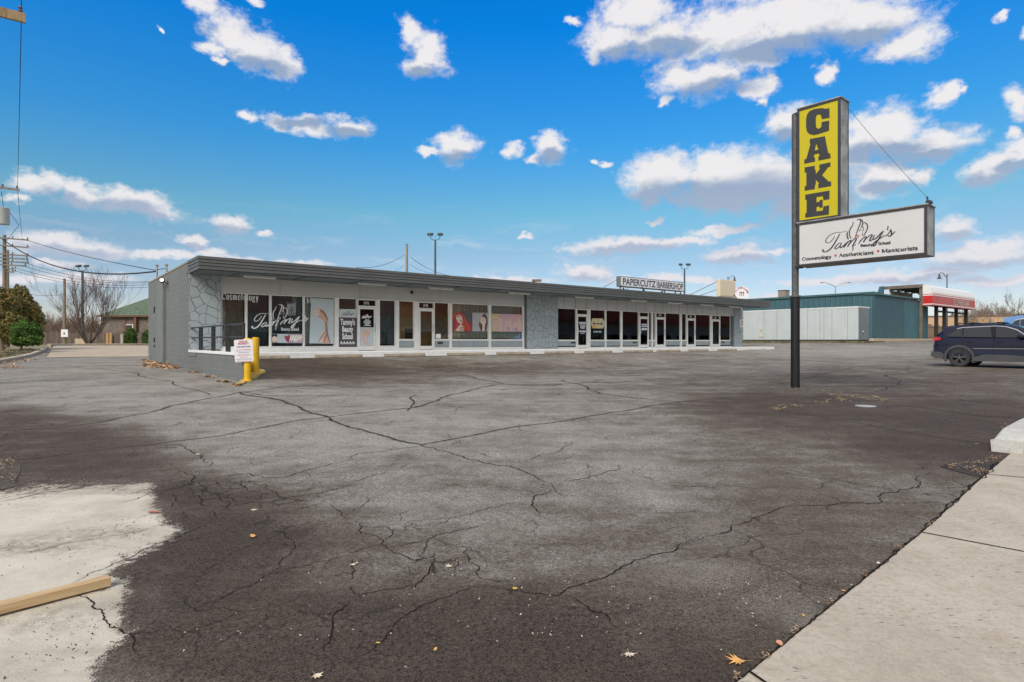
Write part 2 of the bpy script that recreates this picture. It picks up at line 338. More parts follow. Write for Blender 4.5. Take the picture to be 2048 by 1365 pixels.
# ------------------------------------------------------------------ serif stroke lettering
def A_(cx, cy, rx, ry, a, b, n=12):
    return [(cx+rx*math.cos(math.radians(a+(b-a)*i/n)), cy+ry*math.sin(math.radians(a+(b-a)*i/n))) for i in range(n+1)]
def V_(x, a, b): return [(x, a), (x, b)]
XH, CH, AS = .45, .68, .70
def _bowl(cx=.24): return A_(cx, .225, .19, .235, 0, 360, 18)
GL = {
 'o': (.48, [_bowl()], []), 'c': (.44, [A_(.24, .225, .19, .235, 45, 320, 16)], []),
 'e': (.46, [A_(.24, .225, .19, .235, 5, 325, 16), [(.05, .25), (.42, .25)]], []),
 'a': (.46, [A_(.2, .33, .13, .12, 150, 0, 8)+[(.33, .05), (.42, .02)], A_(.2, .12, .14, .12, 80, 350, 12)], []),
 's': (.38, [A_(.19, .34, .13, .12, 20, 220, 10)+A_(.19, .11, .14, .12, 60, -160, 10)], []),
 'm': (.80, [V_(.12, 0, XH), A_(.26, .3, .13, .14, 160, 0, 8)+[(.39, 0)], A_(.53, .3, .13, .14, 160, 0, 8)+[(.66, 0)]], [(.12, .015, .1), (.39, .015, .1), (.66, .015, .1), (.08, XH-.02, .06)]),
 'n': (.54, [V_(.12, 0, XH), A_(.26, .3, .14, .14, 160, 0, 8)+[(.40, 0)]], [(.12, .015, .1), (.40, .015, .1), (.08, XH-.02, .06)]),
 'h': (.54, [V_(.12, 0, AS), A_(.26, .3, .14, .14, 160, 0, 8)+[(.40, 0)]], [(.12, .015, .1), (.40, .015, .1), (.08, AS-.02, .06)]),
 'r': (.38, [V_(.12, 0, XH), A_(.26, .32, .13, .12, 170, 50, 6)], [(.12, .015, .1), (.08, XH-.02, .06)]),
 'u': (.54, [[(.12, XH)]+A_(.26, .15, .14, .14, 180, 340, 8), V_(.41, 0, XH)], [(.08, XH-.02, .06), (.37, XH-.02, .06), (.45, .015, .06)]),
 'i': (.26, [V_(.13, 0, XH), V_(.13, .57, .67)], [(.13, .015, .1), (.09, XH-.02, .06)]),
 'l': (.26, [V_(.13, 0, AS)], [(.13, .015, .1), (.09, AS-.02, .06)]),
 't': (.32, [[(.14, .58), (.14, .1), (.2, .02), (.28, .05)], [(.03, .43), (.28, .43)]], []),
 'g': (.48, [A_(.22, .29, .15, .16, 0, 360, 16), A_(.24, -.09, .18, .11, 0, 360, 16), [(.12, .14), (.10, .03), (.3, .02)], [(.34, .41), (.45, .44)]], []),
 'y': (.50, [[(.08, XH), (.27, .03)], [(.43, XH), (.22, -.14), (.1, -.18)]], [(.09, XH-.02, .09), (.42, XH-.02, .08)]),
 'C': (.68, [A_(.36, .34, .29, .35, 42, 318, 20), V_(.60, .46, .66)], []),
 'A': (.72, [[(.06, .02), (.34, .68)], [(.34, .68), (.62, 0)], [(.62, .0), (.36, .66)], [(.17, .24), (.5, .24)]], [(.08, .015, .1), (.62, .015, .12)]),
 'M': (.90, [V_(.13, 0, .67), [(.15, .67), (.44, .05)], [(.44, .05), (.74, .67)], V_(.76, 0, .67)], [(.13, .015, .1), (.76, .015, .12), (.1, .66, .1), (.78, .66, .1)]),
 'B': (.64, [V_(.16, 0, .67), [(.16, .66), (.3, .66)]+A_(.3, .51, .18, .15, 90, -90, 8), [(.16, .36), (.32, .36)]+A_(.33, .18, .22, .17, 90, -90, 8)+[(.16, .015)]], [(.12, .015, .1), (.12, .66, .1)]),
 'S': (.52, [A_(.26, .51, .18, .17, 20, 240, 12)+A_(.26, .17, .2, .17, 60, -160, 12), V_(.44, .5, .66), V_(.07, .02, .18)], []),
 ' ': (.26, [], []), "'": (.16, [V_(.08, .5, .7)], [])}
def serif_text(mb, txt, x0, x1, z, cap, y=0.0, mi=0, slope=0.0, thick=.135, thin=.05, gap=.03):
    w = sum(GL[c][0]+gap for c in txt); k = (x1-x0)/w; kz = cap/CH; x = x0; e = 0
    for c in txt:
        gw, st, sf = GL[c]
        f = lambda p: (x+p[0]*k, z+p[1]*kz+slope*(x+p[0]*k-x0))
        for s in st:
            e += 1; q = [f(p) for p in s]
            if len(q) == 2 and c not in 'AyMet': pass
            ribbon(mb, q, lambda i, dx, dz: (thin+(thick-thin)*abs(dz)**1.3)*k if not (c in 'AM' and abs(dx) > .1 and dz > 0) else thin*1.2*k, y-e*.0003, mi)
        for (sx, sz, hw) in sf:
            e += 1; ribbon(mb, [f((sx-hw, sz)), f((sx+hw, sz))], .045*kz, y-e*.0003, mi)
        x += (gw+gap)*k
# logo strokes (script lettering with a face drawn in lines), unit frame: x 0..1, z up, traced as open strokes
_LG = [  # (width, colour index, points) in tracing units
 (9,0,[(775,290),(700,302),(640,306),(590,320),(540,348),(503,388),(487,420),(492,440),(512,449),(542,440),(575,412),(604,372),(612,352)]),
 (15,0,[(682,322),(655,372),(622,430),(590,482),(560,522),(525,552),(490,570),(462,570),(446,556),(452,540),(466,545)]),
 (11,0,[(704,452),(674,452),(638,482),(614,514),(622,531),(652,518),(688,482),(706,450)]),(13,0,[(706,450),(684,496),(690,514),(718,500),(748,470),(790,430)]),
 (14,0,[(790,430),(762,470),(735,512)]),(11,0,[(745,492),(790,440),(822,415),(832,424),(808,462),(785,502)]),(13,0,[(832,424),(806,466),(784,503)]),
 (11,0,[(800,478),(850,420),(892,386),(906,396),(884,440),(862,474),(870,486),(900,470)]),(13,0,[(904,398),(880,444),(862,476)]),
 (14,0,[(966,408),(938,462)]),(11,0,[(945,446),(995,388),(1034,364),(1040,378),(1004,436)]),(13,0,[(1040,376),(1018,412),(1000,442)]),
 (11,0,[(1010,424),(1062,368),(1112,336),(1122,348),(1096,390),(1086,414),(1100,420),(1135,396)]),(13,0,[(1120,350),(1098,388),(1086,412)]),
 (12,0,[(1158,338),(1134,386),(1142,402),(1180,380),(1232,326),(1265,290)]),(14,0,[(1278,284),(1236,352),(1194,424),(1164,474),(1142,490),(1134,474),(1158,440),(1220,392),(1295,345)]),
 (15,0,[(1340,218),(1332,272)]),(9,0,[(1300,360),(1345,322),(1380,258)]),(14,0,[(1378,268),(1386,306),(1386,336),(1364,356),(1336,350)]),(9,0,[(1380,346),(1412,318),(1438,290)]),
 (9,0,[(866,162),(852,210),(824,256),(812,305),(816,350),(836,388)]),(6,0,[(798,285),(776,325),(782,370),(790,395)]),(6,0,[(790,300),(784,345),(802,392)]),(6,0,[(780,340),(792,372),(800,400)]),
 (9,0,[(912,134),(940,124),(962,136),(964,170),(940,235),(914,300),(890,380)]),(8,0,[(958,122),(988,142),(998,182),(984,215),(968,245)]),(6,0,[(975,128),(992,165),(986,205)]),
 (9,0,[(1012,165),(1044,184),(1062,222),(1050,272),(1026,318),(1008,356)]),(5,0,[(984,212),(1002,240),(1004,268),(990,290)]),(5,0,[(940,278),(958,266),(980,268)]),(5,0,[(936,290),(960,284)]),
 (5,0,[(994,306),(990,330),(1000,352)]),(8,1,[(902,352),(922,342),(950,348)]),(7,1,[(906,368),(928,364),(946,360)]),(5,1,[(912,380),(944,374)]),(8,0,[(850,484),(864,512),(860,534),(852,556)])]
def logo(mb, fx, fz, sc, y, m0=0, m1=None, wk=1.0):
    """fx,fz: tracing units -> x,z ; sc: size of one tracing unit"""
    e = 0
    for (w, c, pts) in _LG:
        q = [fz(p) if fx is None else (fx(p[0]), fz(p[1])) for p in pts]
        q = spline(q, 4); e += 1
        def wf(i, dx, dz, w=w): return w*sc*wk*(.45+.55*math.sin(PI*min(max(i, .02), .98))**.5)*(.62+.38*abs(dz))
        ribbon(mb, q, wf, y-e*.0003, (m1 if c else m0) if m1 is not None else m0)
# ------------------------------------------------------------------ ground
def asphalt_material():
    m = bpy.data.materials.new('asphalt'); m.use_nodes = True; T = NT(m.node_tree); b = T.N['Principled BSDF']
    tc = T.n('ShaderNodeTexCoord'); co = tc.outputs['Object']
    at_ = T.n('ShaderNodeAttribute', attribute_name='tone'); sp = T.n('ShaderNodeSeparateColor'); T.link(at_.outputs['Color'], sp.inputs[0])
    R, Gm, B = sp.outputs
    nb = T.noise(co, .55, 5, .6); nm = T.noise(co, 2.6, 5, .65); nf = T.noise(co, 14, 5, .7); ns = T.noise(co, 120, 3, .7); ng = T.noise(co, 420, 2, .6)
    st = T.n('ShaderNodeMapping'); T.link(co, st.inputs[0]); st.inputs['Rotation'].default_value = (0, 0, -RZ); st.inputs['Scale'].default_value = (.25, 2.2, 1)
    nst = T.noise(st.outputs[0], .9, 5, .65)
    dk = T.math('ADD', R, T.math('MULTIPLY', T.math('SUBTRACT', nb, .5), .9))
    dk = T.math('ADD', dk, T.math('MULTIPLY', T.math('SUBTRACT', nm, .5), .85))
    dk = T.math('ADD', dk, T.math('MULTIPLY', T.math('SUBTRACT', nf, .5), .55))
    dk = T.math('ADD', dk, T.math('MULTIPLY', T.math('SUBTRACT', nst, .5), .6), clamp=True)
    c = T.ramp(dk, [(0, (.295, .276, .245)), (.28, (.215, .199, .175)), (.55, (.132, .112, .092)), (.8, (.088, .070, .057)), (1, (.061, .047, .038))])
    # brown dust
    c = T.mix(T.math('MULTIPLY', T.math('MULTIPLY', T.remap(T.noise(co, 1.1, 5, .6), .48, .7), dk), .45), c, (.105, .078, .058))
    # aggregate: light and dark grains
    nq = T.noise(co, 38, 3, .75)
    gr = T.math('ADD', T.math('MULTIPLY_ADD', T.math('SUBTRACT', ns, .5), 4.2, 1.0), T.math('MULTIPLY', T.math('SUBTRACT', nq, .5), 2.4), clamp=False)
    c = T.mix(1.0, c, T.mix(T.math('MULTIPLY', gr, .5), (0, 0, 0), (2, 2, 2)), 'MULTIPLY')
    wear = T.math('MULTIPLY', T.remap(T.math('ADD', T.math('MULTIPLY', B, .55), T.math('MULTIPLY', nm, .5)), .36, .66), T.remap(T.noise(co, 150, 2, .6), .52, .60))
    c = T.mix(T.math('MULTIPLY', wear, .75), c, (.34, .31, .27))
    vg = T.n('ShaderNodeTexVoronoi', feature='F1'); T.link(co, vg.inputs['Vector']); vg.inputs['Scale'].default_value = 60
    peb = T.math('MULTIPLY', T.math('LESS_THAN', vg.outputs['Distance'], .12), T.remap(T.noise(co, 3.1, 3), .5, .7))
    c = T.mix(T.math('MULTIPLY', peb, .6), c, (.42, .38, .32))
    c = T.mix(T.math('MULTIPLY', T.math('MULTIPLY', T.remap(T.noise(co, 55, 3, .7), .5, .66), dk), .38), c, (.145, .118, .092))
    # fine hairline cracking
    wp = T.vmath('MULTIPLY_ADD', T.vmath('SUBTRACT', T.n('ShaderNodeTexNoise').outputs['Color'], (.5, .5, .5)), (0, 0, 0), co)
    tn = T.n('ShaderNodeTexNoise'); T.link(co, tn.inputs['Vector']); tn.inputs['Scale'].default_value = 3.0; tn.inputs['Detail'].default_value = 5
    wp = T.vmath('MULTIPLY_ADD', T.vmath('SUBTRACT', tn.outputs['Color'], (.5, .5, .5)), (.5, .5, 0), co)
    vc = T.n('ShaderNodeTexVoronoi', feature='DISTANCE_TO_EDGE'); T.link(wp, vc.inputs['Vector']); vc.inputs['Scale'].default_value = 1.15
    hair = T.math('MULTIPLY', T.remap(vc.outputs['Distance'], .012, .003), T.remap(T.noise(co, .8, 3), .48, .58))
    c = T.mix(T.math('MULTIPLY', hair, .6), c, (.03, .025, .021))
    va = T.n('ShaderNodeTexVoronoi', feature='DISTANCE_TO_EDGE'); T.link(wp, va.inputs['Vector']); va.inputs['Scale'].default_value = 3.4
    alg = T.math('MULTIPLY', T.remap(va.outputs['Distance'], .030, .010), T.remap(T.math('ADD', at_.outputs['Alpha'], T.math('MULTIPLY', T.math('SUBTRACT', nm, .5), .8)), .35, .6))
    c = T.mix(T.math('MULTIPLY', alg, .85), c, (.028, .024, .02)); hair = T.math('MAXIMUM', hair, alg)
    # bare concrete apron
    gm = T.math('ADD', Gm, T.math('MULTIPLY', T.math('SUBTRACT', nf, .5), 1.0)); gm = T.math('ADD', gm, T.math('MULTIPLY', T.math('SUBTRACT', ns, .5), 1.0)); gm = T.math('ADD', gm, T.math('MULTIPLY', T.math('SUBTRACT', nm, .5), .7))
    gm = T.remap(gm, .44, .60)
    cc = T.ramp(T.noise(co, 1.6, 6, .7), [(.3, (.45, .405, .33)), (.55, (.60, .55, .46)), (.75, (.66, .61, .53))])
    stn = T.math('MULTIPLY', T.remap(nst, .55, .7), .4)
    cc = T.mix(stn, cc, (.30, .265, .205))
    cc = T.mix(T.math('MULTIPLY', T.math('MULTIPLY', B, T.remap(T.math('ADD', nf, T.math('MULTIPLY', ns, .6)), .62, .92)), .85), cc, (.17, .145, .105))
    cc = T.mix(T.math('MULTIPLY', T.remap(ns, .6, .72), .55), cc, (.20, .18, .15))
    cc = T.mix(T.math('MULTIPLY', T.math('MULTIPLY', T.remap(vc.outputs['Distance'], .008, .002), T.remap(nb, .45, .55)), .5), cc, (.1, .09, .08))
    c = T.mix(gm, c, cc)
    T.link(c, b.inputs['Base Color'])
    T.link(T.mixf(dk, .92, .8), b.inputs['Roughness']); b.inputs['Specular IOR Level'].default_value = .10
    bn = T.n('ShaderNodeBump'); bn.inputs['Strength'].default_value = .7; bn.inputs['Distance'].default_value = .012
    hgt = T.math('ADD', T.math('MULTIPLY', ns, .5), T.math('ADD', T.math('MULTIPLY', nf, .7), T.math('MULTIPLY', hair, -.6)))
    hgt = T.math('ADD', hgt, T.math('MULTIPLY', ng, .25))
    T.link(hgt, bn.inputs['Height']); T.link(bn.outputs[0], b.inputs['Normal'])
    return m
def concrete_material(name, c0, c1, spots=True, dash=False):
    m = bpy.data.materials.new(name); m.use_nodes = True; T = NT(m.node_tree); b = T.N['Principled BSDF']
    co = T.n('ShaderNodeTexCoord').outputs['Object']
    c = T.mix(T.remap(T.noise(co, 1.3, 7, .7), .32, .7), c0, c1)
    c = T.mix(T.math('MULTIPLY', T.remap(T.noise(co, 30, 5, .75), .45, .62), .32), c, tuple(q*.6 for q in c0))
    mp = T.n('ShaderNodeMapping'); T.link(co, mp.inputs[0]); mp.inputs['Rotation'].default_value = (0, 0, .3); mp.inputs['Scale'].default_value = (3, 11, 1)
    d = T.noise(mp.outputs[0], 4.2, 3, .6)
    c = T.mix(T.math('MULTIPLY', T.math('MULTIPLY', T.remap(d, .62, .68), T.remap(T.noise(co, 1.4, 2), .42, .58)), .8 if dash else .3), c, (.085, .078, .07))
    c = T.mix(T.math('MULTIPLY', T.remap(T.noise(co, 2.3, 6, .75), .50, .70), .45), c, tuple(q*f for q, f in zip(c0, (.82, .74, .66))))
    c = T.mix(T.math('MULTIPLY', T.remap(T.noise(co, 70, 3, .7), .52, .66), .22), c, tuple(q*1.35 for q in c1))
    c = T.mix(T.math('MULTIPLY', T.remap(T.noise(co, 160, 2), .62, .7), .35), c, tuple(q*.5 for q in c0))
    T.link(c, b.inputs['Base Color']); b.inputs['Roughness'].default_value = .88; b.inputs['Specular IOR Level'].default_value = .25
    bn = T.n('ShaderNodeBump'); bn.inputs['Strength'].default_value = .4; bn.inputs['Distance'].default_value = .006
    T.link(T.math('ADD', T.noise(co, 90, 4, .7), T.noise(co, 6, 4, .7)), bn.inputs['Height']); T.link(bn.outputs[0], b.inputs['Normal'])
    return m
M_ASPH = asphalt_material()
M_CRACK = mat('crack_fill', (.018, .014, .011), .95, .4, 12, spec=.1)
M_SIDE = concrete_material('sidewalk_concrete', (.40, .35, .28), (.50, .445, .365), dash=True)
M_YARD = concrete_material('yard_concrete', (.42, .34, .25), (.5, .42, .32))
M_KERB = concrete_material('kerb_concrete', (.46, .38, .27), (.56, .47, .35))
M_WHITE_KERB = concrete_material('painted_kerb', (.46, .45, .42), (.58, .57, .54))
def grid_mesh(name, T1, Y1, fz, mats, world=True):
    Tg, Yg = np.meshgrid(T1, Y1); X = O0.x+TD.x*Tg+BD.x*Yg; Y = O0.y+TD.y*Tg+BD.y*Yg; Z = fz(X, Y)
    n, m_ = Tg.shape; vs = np.stack([X, Y, Z], -1).reshape(-1, 3); i = np.arange(n*m_).reshape(n, m_)
    fs = np.stack([i[:-1, :-1], i[:-1, 1:], i[1:, 1:], i[1:, :-1]], -1).reshape(-1, 4)
    return vs, fs
def lin(a, b, st): return list(np.arange(a, b-1e-6, st))
def in_poly(px, py, poly):
    ins = np.zeros(px.shape, bool); n = len(poly); d = np.full(px.shape, 1e9)
    for i in range(n):
        x0, y0 = poly[i]; x1, y1 = poly[(i+1) % n]
        if y0 != y1:
            c = ((y0 > py) != (y1 > py)) & (px < (x1-x0)*(py-y0)/(y1-y0)+x0); ins ^= c
        ex, ey = x1-x0, y1-y0; u = np.clip(((px-x0)*ex+(py-y0)*ey)/(ex*ex+ey*ey+1e-9), 0, 1)
        d = np.minimum(d, np.hypot(px-x0-u*ex, py-y0-u*ey))
    return np.where(ins, d, -d)
TONE = [(200,770,170,45,.12),(330,790,150,30,.15),(450,830,200,50,.15),(120,910,200,60,.85),(30,840,60,30,.75),(60,860,160,26,.7),(150,800,200,22,.1),(600,880,200,60,.14),(800,830,250,40,.15),(950,790,250,30,.22),
 (1100,870,300,70,.22),(900,950,300,60,.25),(1200,980,250,80,.32),(1500,900,150,60,.48),(1000,1020,200,60,.35),(700,960,120,40,.32),(640,742,150,14,1.0),(560,725,60,10,.9),(900,738,250,10,.75),(720,765,150,12,.55),
 (1200,735,300,15,.35),(1500,720,300,15,.35),(1650,820,260,40,.9),(1870,880,150,60,.9),(1250,785,150,18,.42),(1900,770,200,26,.6),(1800,740,120,12,.45),(1650,704,200,10,.1),
 (1550,1060,250,70,.55),(1700,1000,150,60,.52),(1300,1100,200,50,.5),(1400,1260,300,80,.72),(1000,1280,350,70,.95),(600,1260,300,90,.98),(450,1120,180,60,.98),(700,1130,150,50,.6),
 (480,1000,140,28,.72),(1150,1330,400,60,1.1),(850,1150,120,50,.5),(350,990,80,25,.85),(250,760,200,20,.2),(1700,770,150,20,.55),(1450,760,120,18,.5),(420,1060,60,40,.95)]
WEAR = [(1100,1130,50,18,1),(1430,1050,60,26,.8),(1400,1150,130,36,1),(1550,1200,90,36,1),(1600,1240,60,26,1),(850,1040,80,20,.6),(1060,1060,150,22,.8),(1250,930,120,28,.7),(1480,960,100,30,.5),(1000,1150,60,16,.8),(700,1180,140,40,.4),(300,1200,60,60,.5),(60,1092,140,16,1),(200,1066,110,11,.9),(60,1245,170,13,.8),(150,1216,90,10,.6),(0,1340,60,30,.5),(250,975,80,8,.7),(1680,705,130,5,1),(1560,712,60,4,.8),(320,1010,30,14,.8)]
CONC = [(-300,990),(0,983),(170,973),(302,969),(306,994),(315,1018),(329,1047),(361,1064),(305,1093),(249,1122),(215,1143),(242,1164),(249,1200),(249,1235),(256,1264),(229,1299),(192,1324),(199,1420),(150,1600),(-900,1700)]
def ground_build():
    # wide base sheet
    a = [-520, -360, -240, -160, -110, -80]+lin(-64, 96, 2.0)+[96, 120, 160, 220, 300, 420, 600]
    vs, fs = grid_mesh('g', a, [-420, -300, -200, -140, -100, -80]+lin(-66, 80, 2.0)+[80, 100, 130, 180, 260, 380, 560, 800], lambda X, Y: hh(X, Y)-.16, None)
    m = bpy.data.materials.new('dry_grass'); m.use_nodes = True; T = NT(m.node_tree); b = T.N['Principled BSDF']; co = T.n('ShaderNodeTexCoord').outputs['Object']
    c = T.ramp(T.noise(co, .7, 7, .7), [(.3, (.13, .12, .05)), (.5, (.22, .18, .09)), (.7, (.30, .24, .13))]); T.link(c, b.inputs['Base Color']); b.inputs['Roughness'].default_value = .95
    me = bpy.data.meshes.new('ground'); me.from_pydata(vs.tolist(), [], fs.tolist()); me.materials.append(m); me.polygons.foreach_set('use_smooth', [True]*len(fs)); o = bpy.data.objects.new('ground', me); COL.objects.link(o); tag(o, kind='structure')
    # parking lot
    tt = lin(-13.7, -7.46, .14)+[-7.46, -7.34]+lin(-7.30, 4, .14)+lin(4, 24, .4)+lin(24, 92, 1.2)+[92]
    yy = lin(-27.5, -11, .14)+lin(-11, -1.0, .25)+lin(-1, 24, .6)+lin(24, 34, 1.0)+[34]
    vs, fs = grid_mesh('l', tt, yy, hh, None)
    X, Y, Z = vs.T; ok = Y > 1.2; Ys = np.where(ok, Y, 1.2); px = 1024+X/Ys*FPX; py = 682+(EYE-Z)/Ys*FPX
    num = np.full(len(X), .38*.05); den = np.full(len(X), .05)
    for (cx, cy, rx, ry, v) in TONE:
        w = np.exp(-(((px-cx)/rx)**2+((py-cy)/ry)**2)*1.3); num += w*v; den += w
    R = np.where(ok, num/den, .6); Bw = np.zeros(len(X))
    for (cx, cy, rx, ry, v) in WEAR: Bw = np.maximum(Bw, v*np.exp(-(((px-cx)/rx)**2+((py-cy)/ry)**2)))
    Aw = np.zeros(len(X))
    for (cx, cy, rx, ry, v) in ((470,990,120,34,1),(600,1000,90,26,.8),(860,1125,70,30,.8),(380,960,50,16,.7),(760,1080,40,20,.7),(1030,1180,60,20,.5),(680,1160,60,30,.7),(560,1060,60,26,.6),(1300,1150,60,20,.4)): Aw = np.maximum(Aw, v*np.exp(-(((px-cx)/rx)**2+((py-cy)/ry)**2)))
    sdv = in_poly(px, py, CONC); Gm = np.where(ok, np.clip(.5+sdv/70.0, 0, 1), 1.0)
    col = np.stack([np.clip((R-.45)*1.15+.47, 0, 1), Gm, Bw, Aw], -1).astype(np.float32)
    # cracks
    cv, cf = [], []; rr = random.Random(3); HALO = []
    def crack(pts, wpx, jit=1.0, taper=True, zo=.004):
        W_ = [gp(*p) for p in pts]; q = [(p.x, p.y) for p in W_]
        for lev in range(4):     # midpoint displacement
            n2 = [q[0]]
            for i in range(len(q)-1):
                (ax, ay), (bx, by) = q[i], q[i+1]; L = math.hypot(bx-ax, by-ay)
                if L > .035:
                    k = rr.uniform(-.5, .5)*L*.32*jit; n2.append(((ax+bx)/2-(by-ay)/L*k, (ay+by)/2+(bx-ax)/L*k))
                n2.append((bx, by))
            q = n2
        q = np.array(q); z = hh(q[:, 0], q[:, 1])+zo; n = len(q); o_ = len(cv)
        for i in range(n):
            a_ = q[max(i-1, 0)]; b_ = q[min(i+1, n-1)]; d = b_-a_; L = math.hypot(*d) or 1
            w = max(.006, wpx*max(q[i][1], 2)/FPX)*rr.uniform(.45, 1.3)
            if taper: w *= min(1, .25+4*min(i, n-1-i)/n)
            nx, ny = -d[1]/L*w/2, d[0]/L*w/2
            cv.append((q[i][0]+nx, q[i][1]+ny, z[i])); cv.append((q[i][0]-nx, q[i][1]-ny, z[i]))
            if i: cf.append((o_+2*i-2, o_+2*i-1, o_+2*i+1, o_+2*i))
    def za(l): return [(x/2.814, 880+y/2.814) for x, y in l]
    def zb(l): return [(700+x/2.814, 880+y/2.814) for x, y in l]
    def zc(l): return [(1350+x/2.814, 880+y/2.814) for x, y in l]
    far = [([(478,785),(560,800),(640,830),(700,855),(760,870),(800,882),(850,890)],3.0),([(0,862),(100,858),(200,845),(300,825),(400,800),(478,785)],2.2),
     ([(850,888),(960,868),(1060,850),(1150,838),(1250,822),(1350,805),(1500,792)],2.4),([(0,924),(150,906),(300,890),(450,870),(600,840),(760,822),(830,815),(900,790),(990,770),(1120,768),(1300,762)],2.2),
     ([(478,785),(560,775),(700,765),(800,755),(920,750),(1010,768)],2.0),([(1125,760),(1200,788),(1350,803),(1480,806)],2.0),([(480,784),(520,790),(600,792),(700,790)],1.6),
     ([(1558,823),(1627,831),(1688,842),(1735,848),(1802,864),(1868,874),(1985,890)],2.2),([(1780,810),(1868,818),(1960,832),(2060,838)],1.8),
     ([(1749,784),(1774,774),(1802,763),(1785,756),(1767,752),(1791,748),(1849,743)],2.4),([(830,790),(826,808),(815,822)],1.6),([(905,741),(1000,735),(1120,740),(1300,728),(1500,716)],1.4),
     ([(600,735),(760,742),(900,732),(1050,722)],1.3),([(1300,735),(1420,750),(1560,745),(1700,752),(1820,735)],1.3),([(1010,768),(1090,772),(1180,764),(1330,775)],1.4),([(150,735),(240,742),(330,760),(420,790)],1.2),
     ([(1450,775),(1600,760),(1750,730),(1900,718)],1.3)]
    for p, w in far:
        st8 = rr.getstate(); n0 = len(cf); crack(p, w*3.4, .45, False, .0025); HALO += list(range(n0, len(cf))); rr.setstate(st8); crack(p, w*1.2, .45, False)
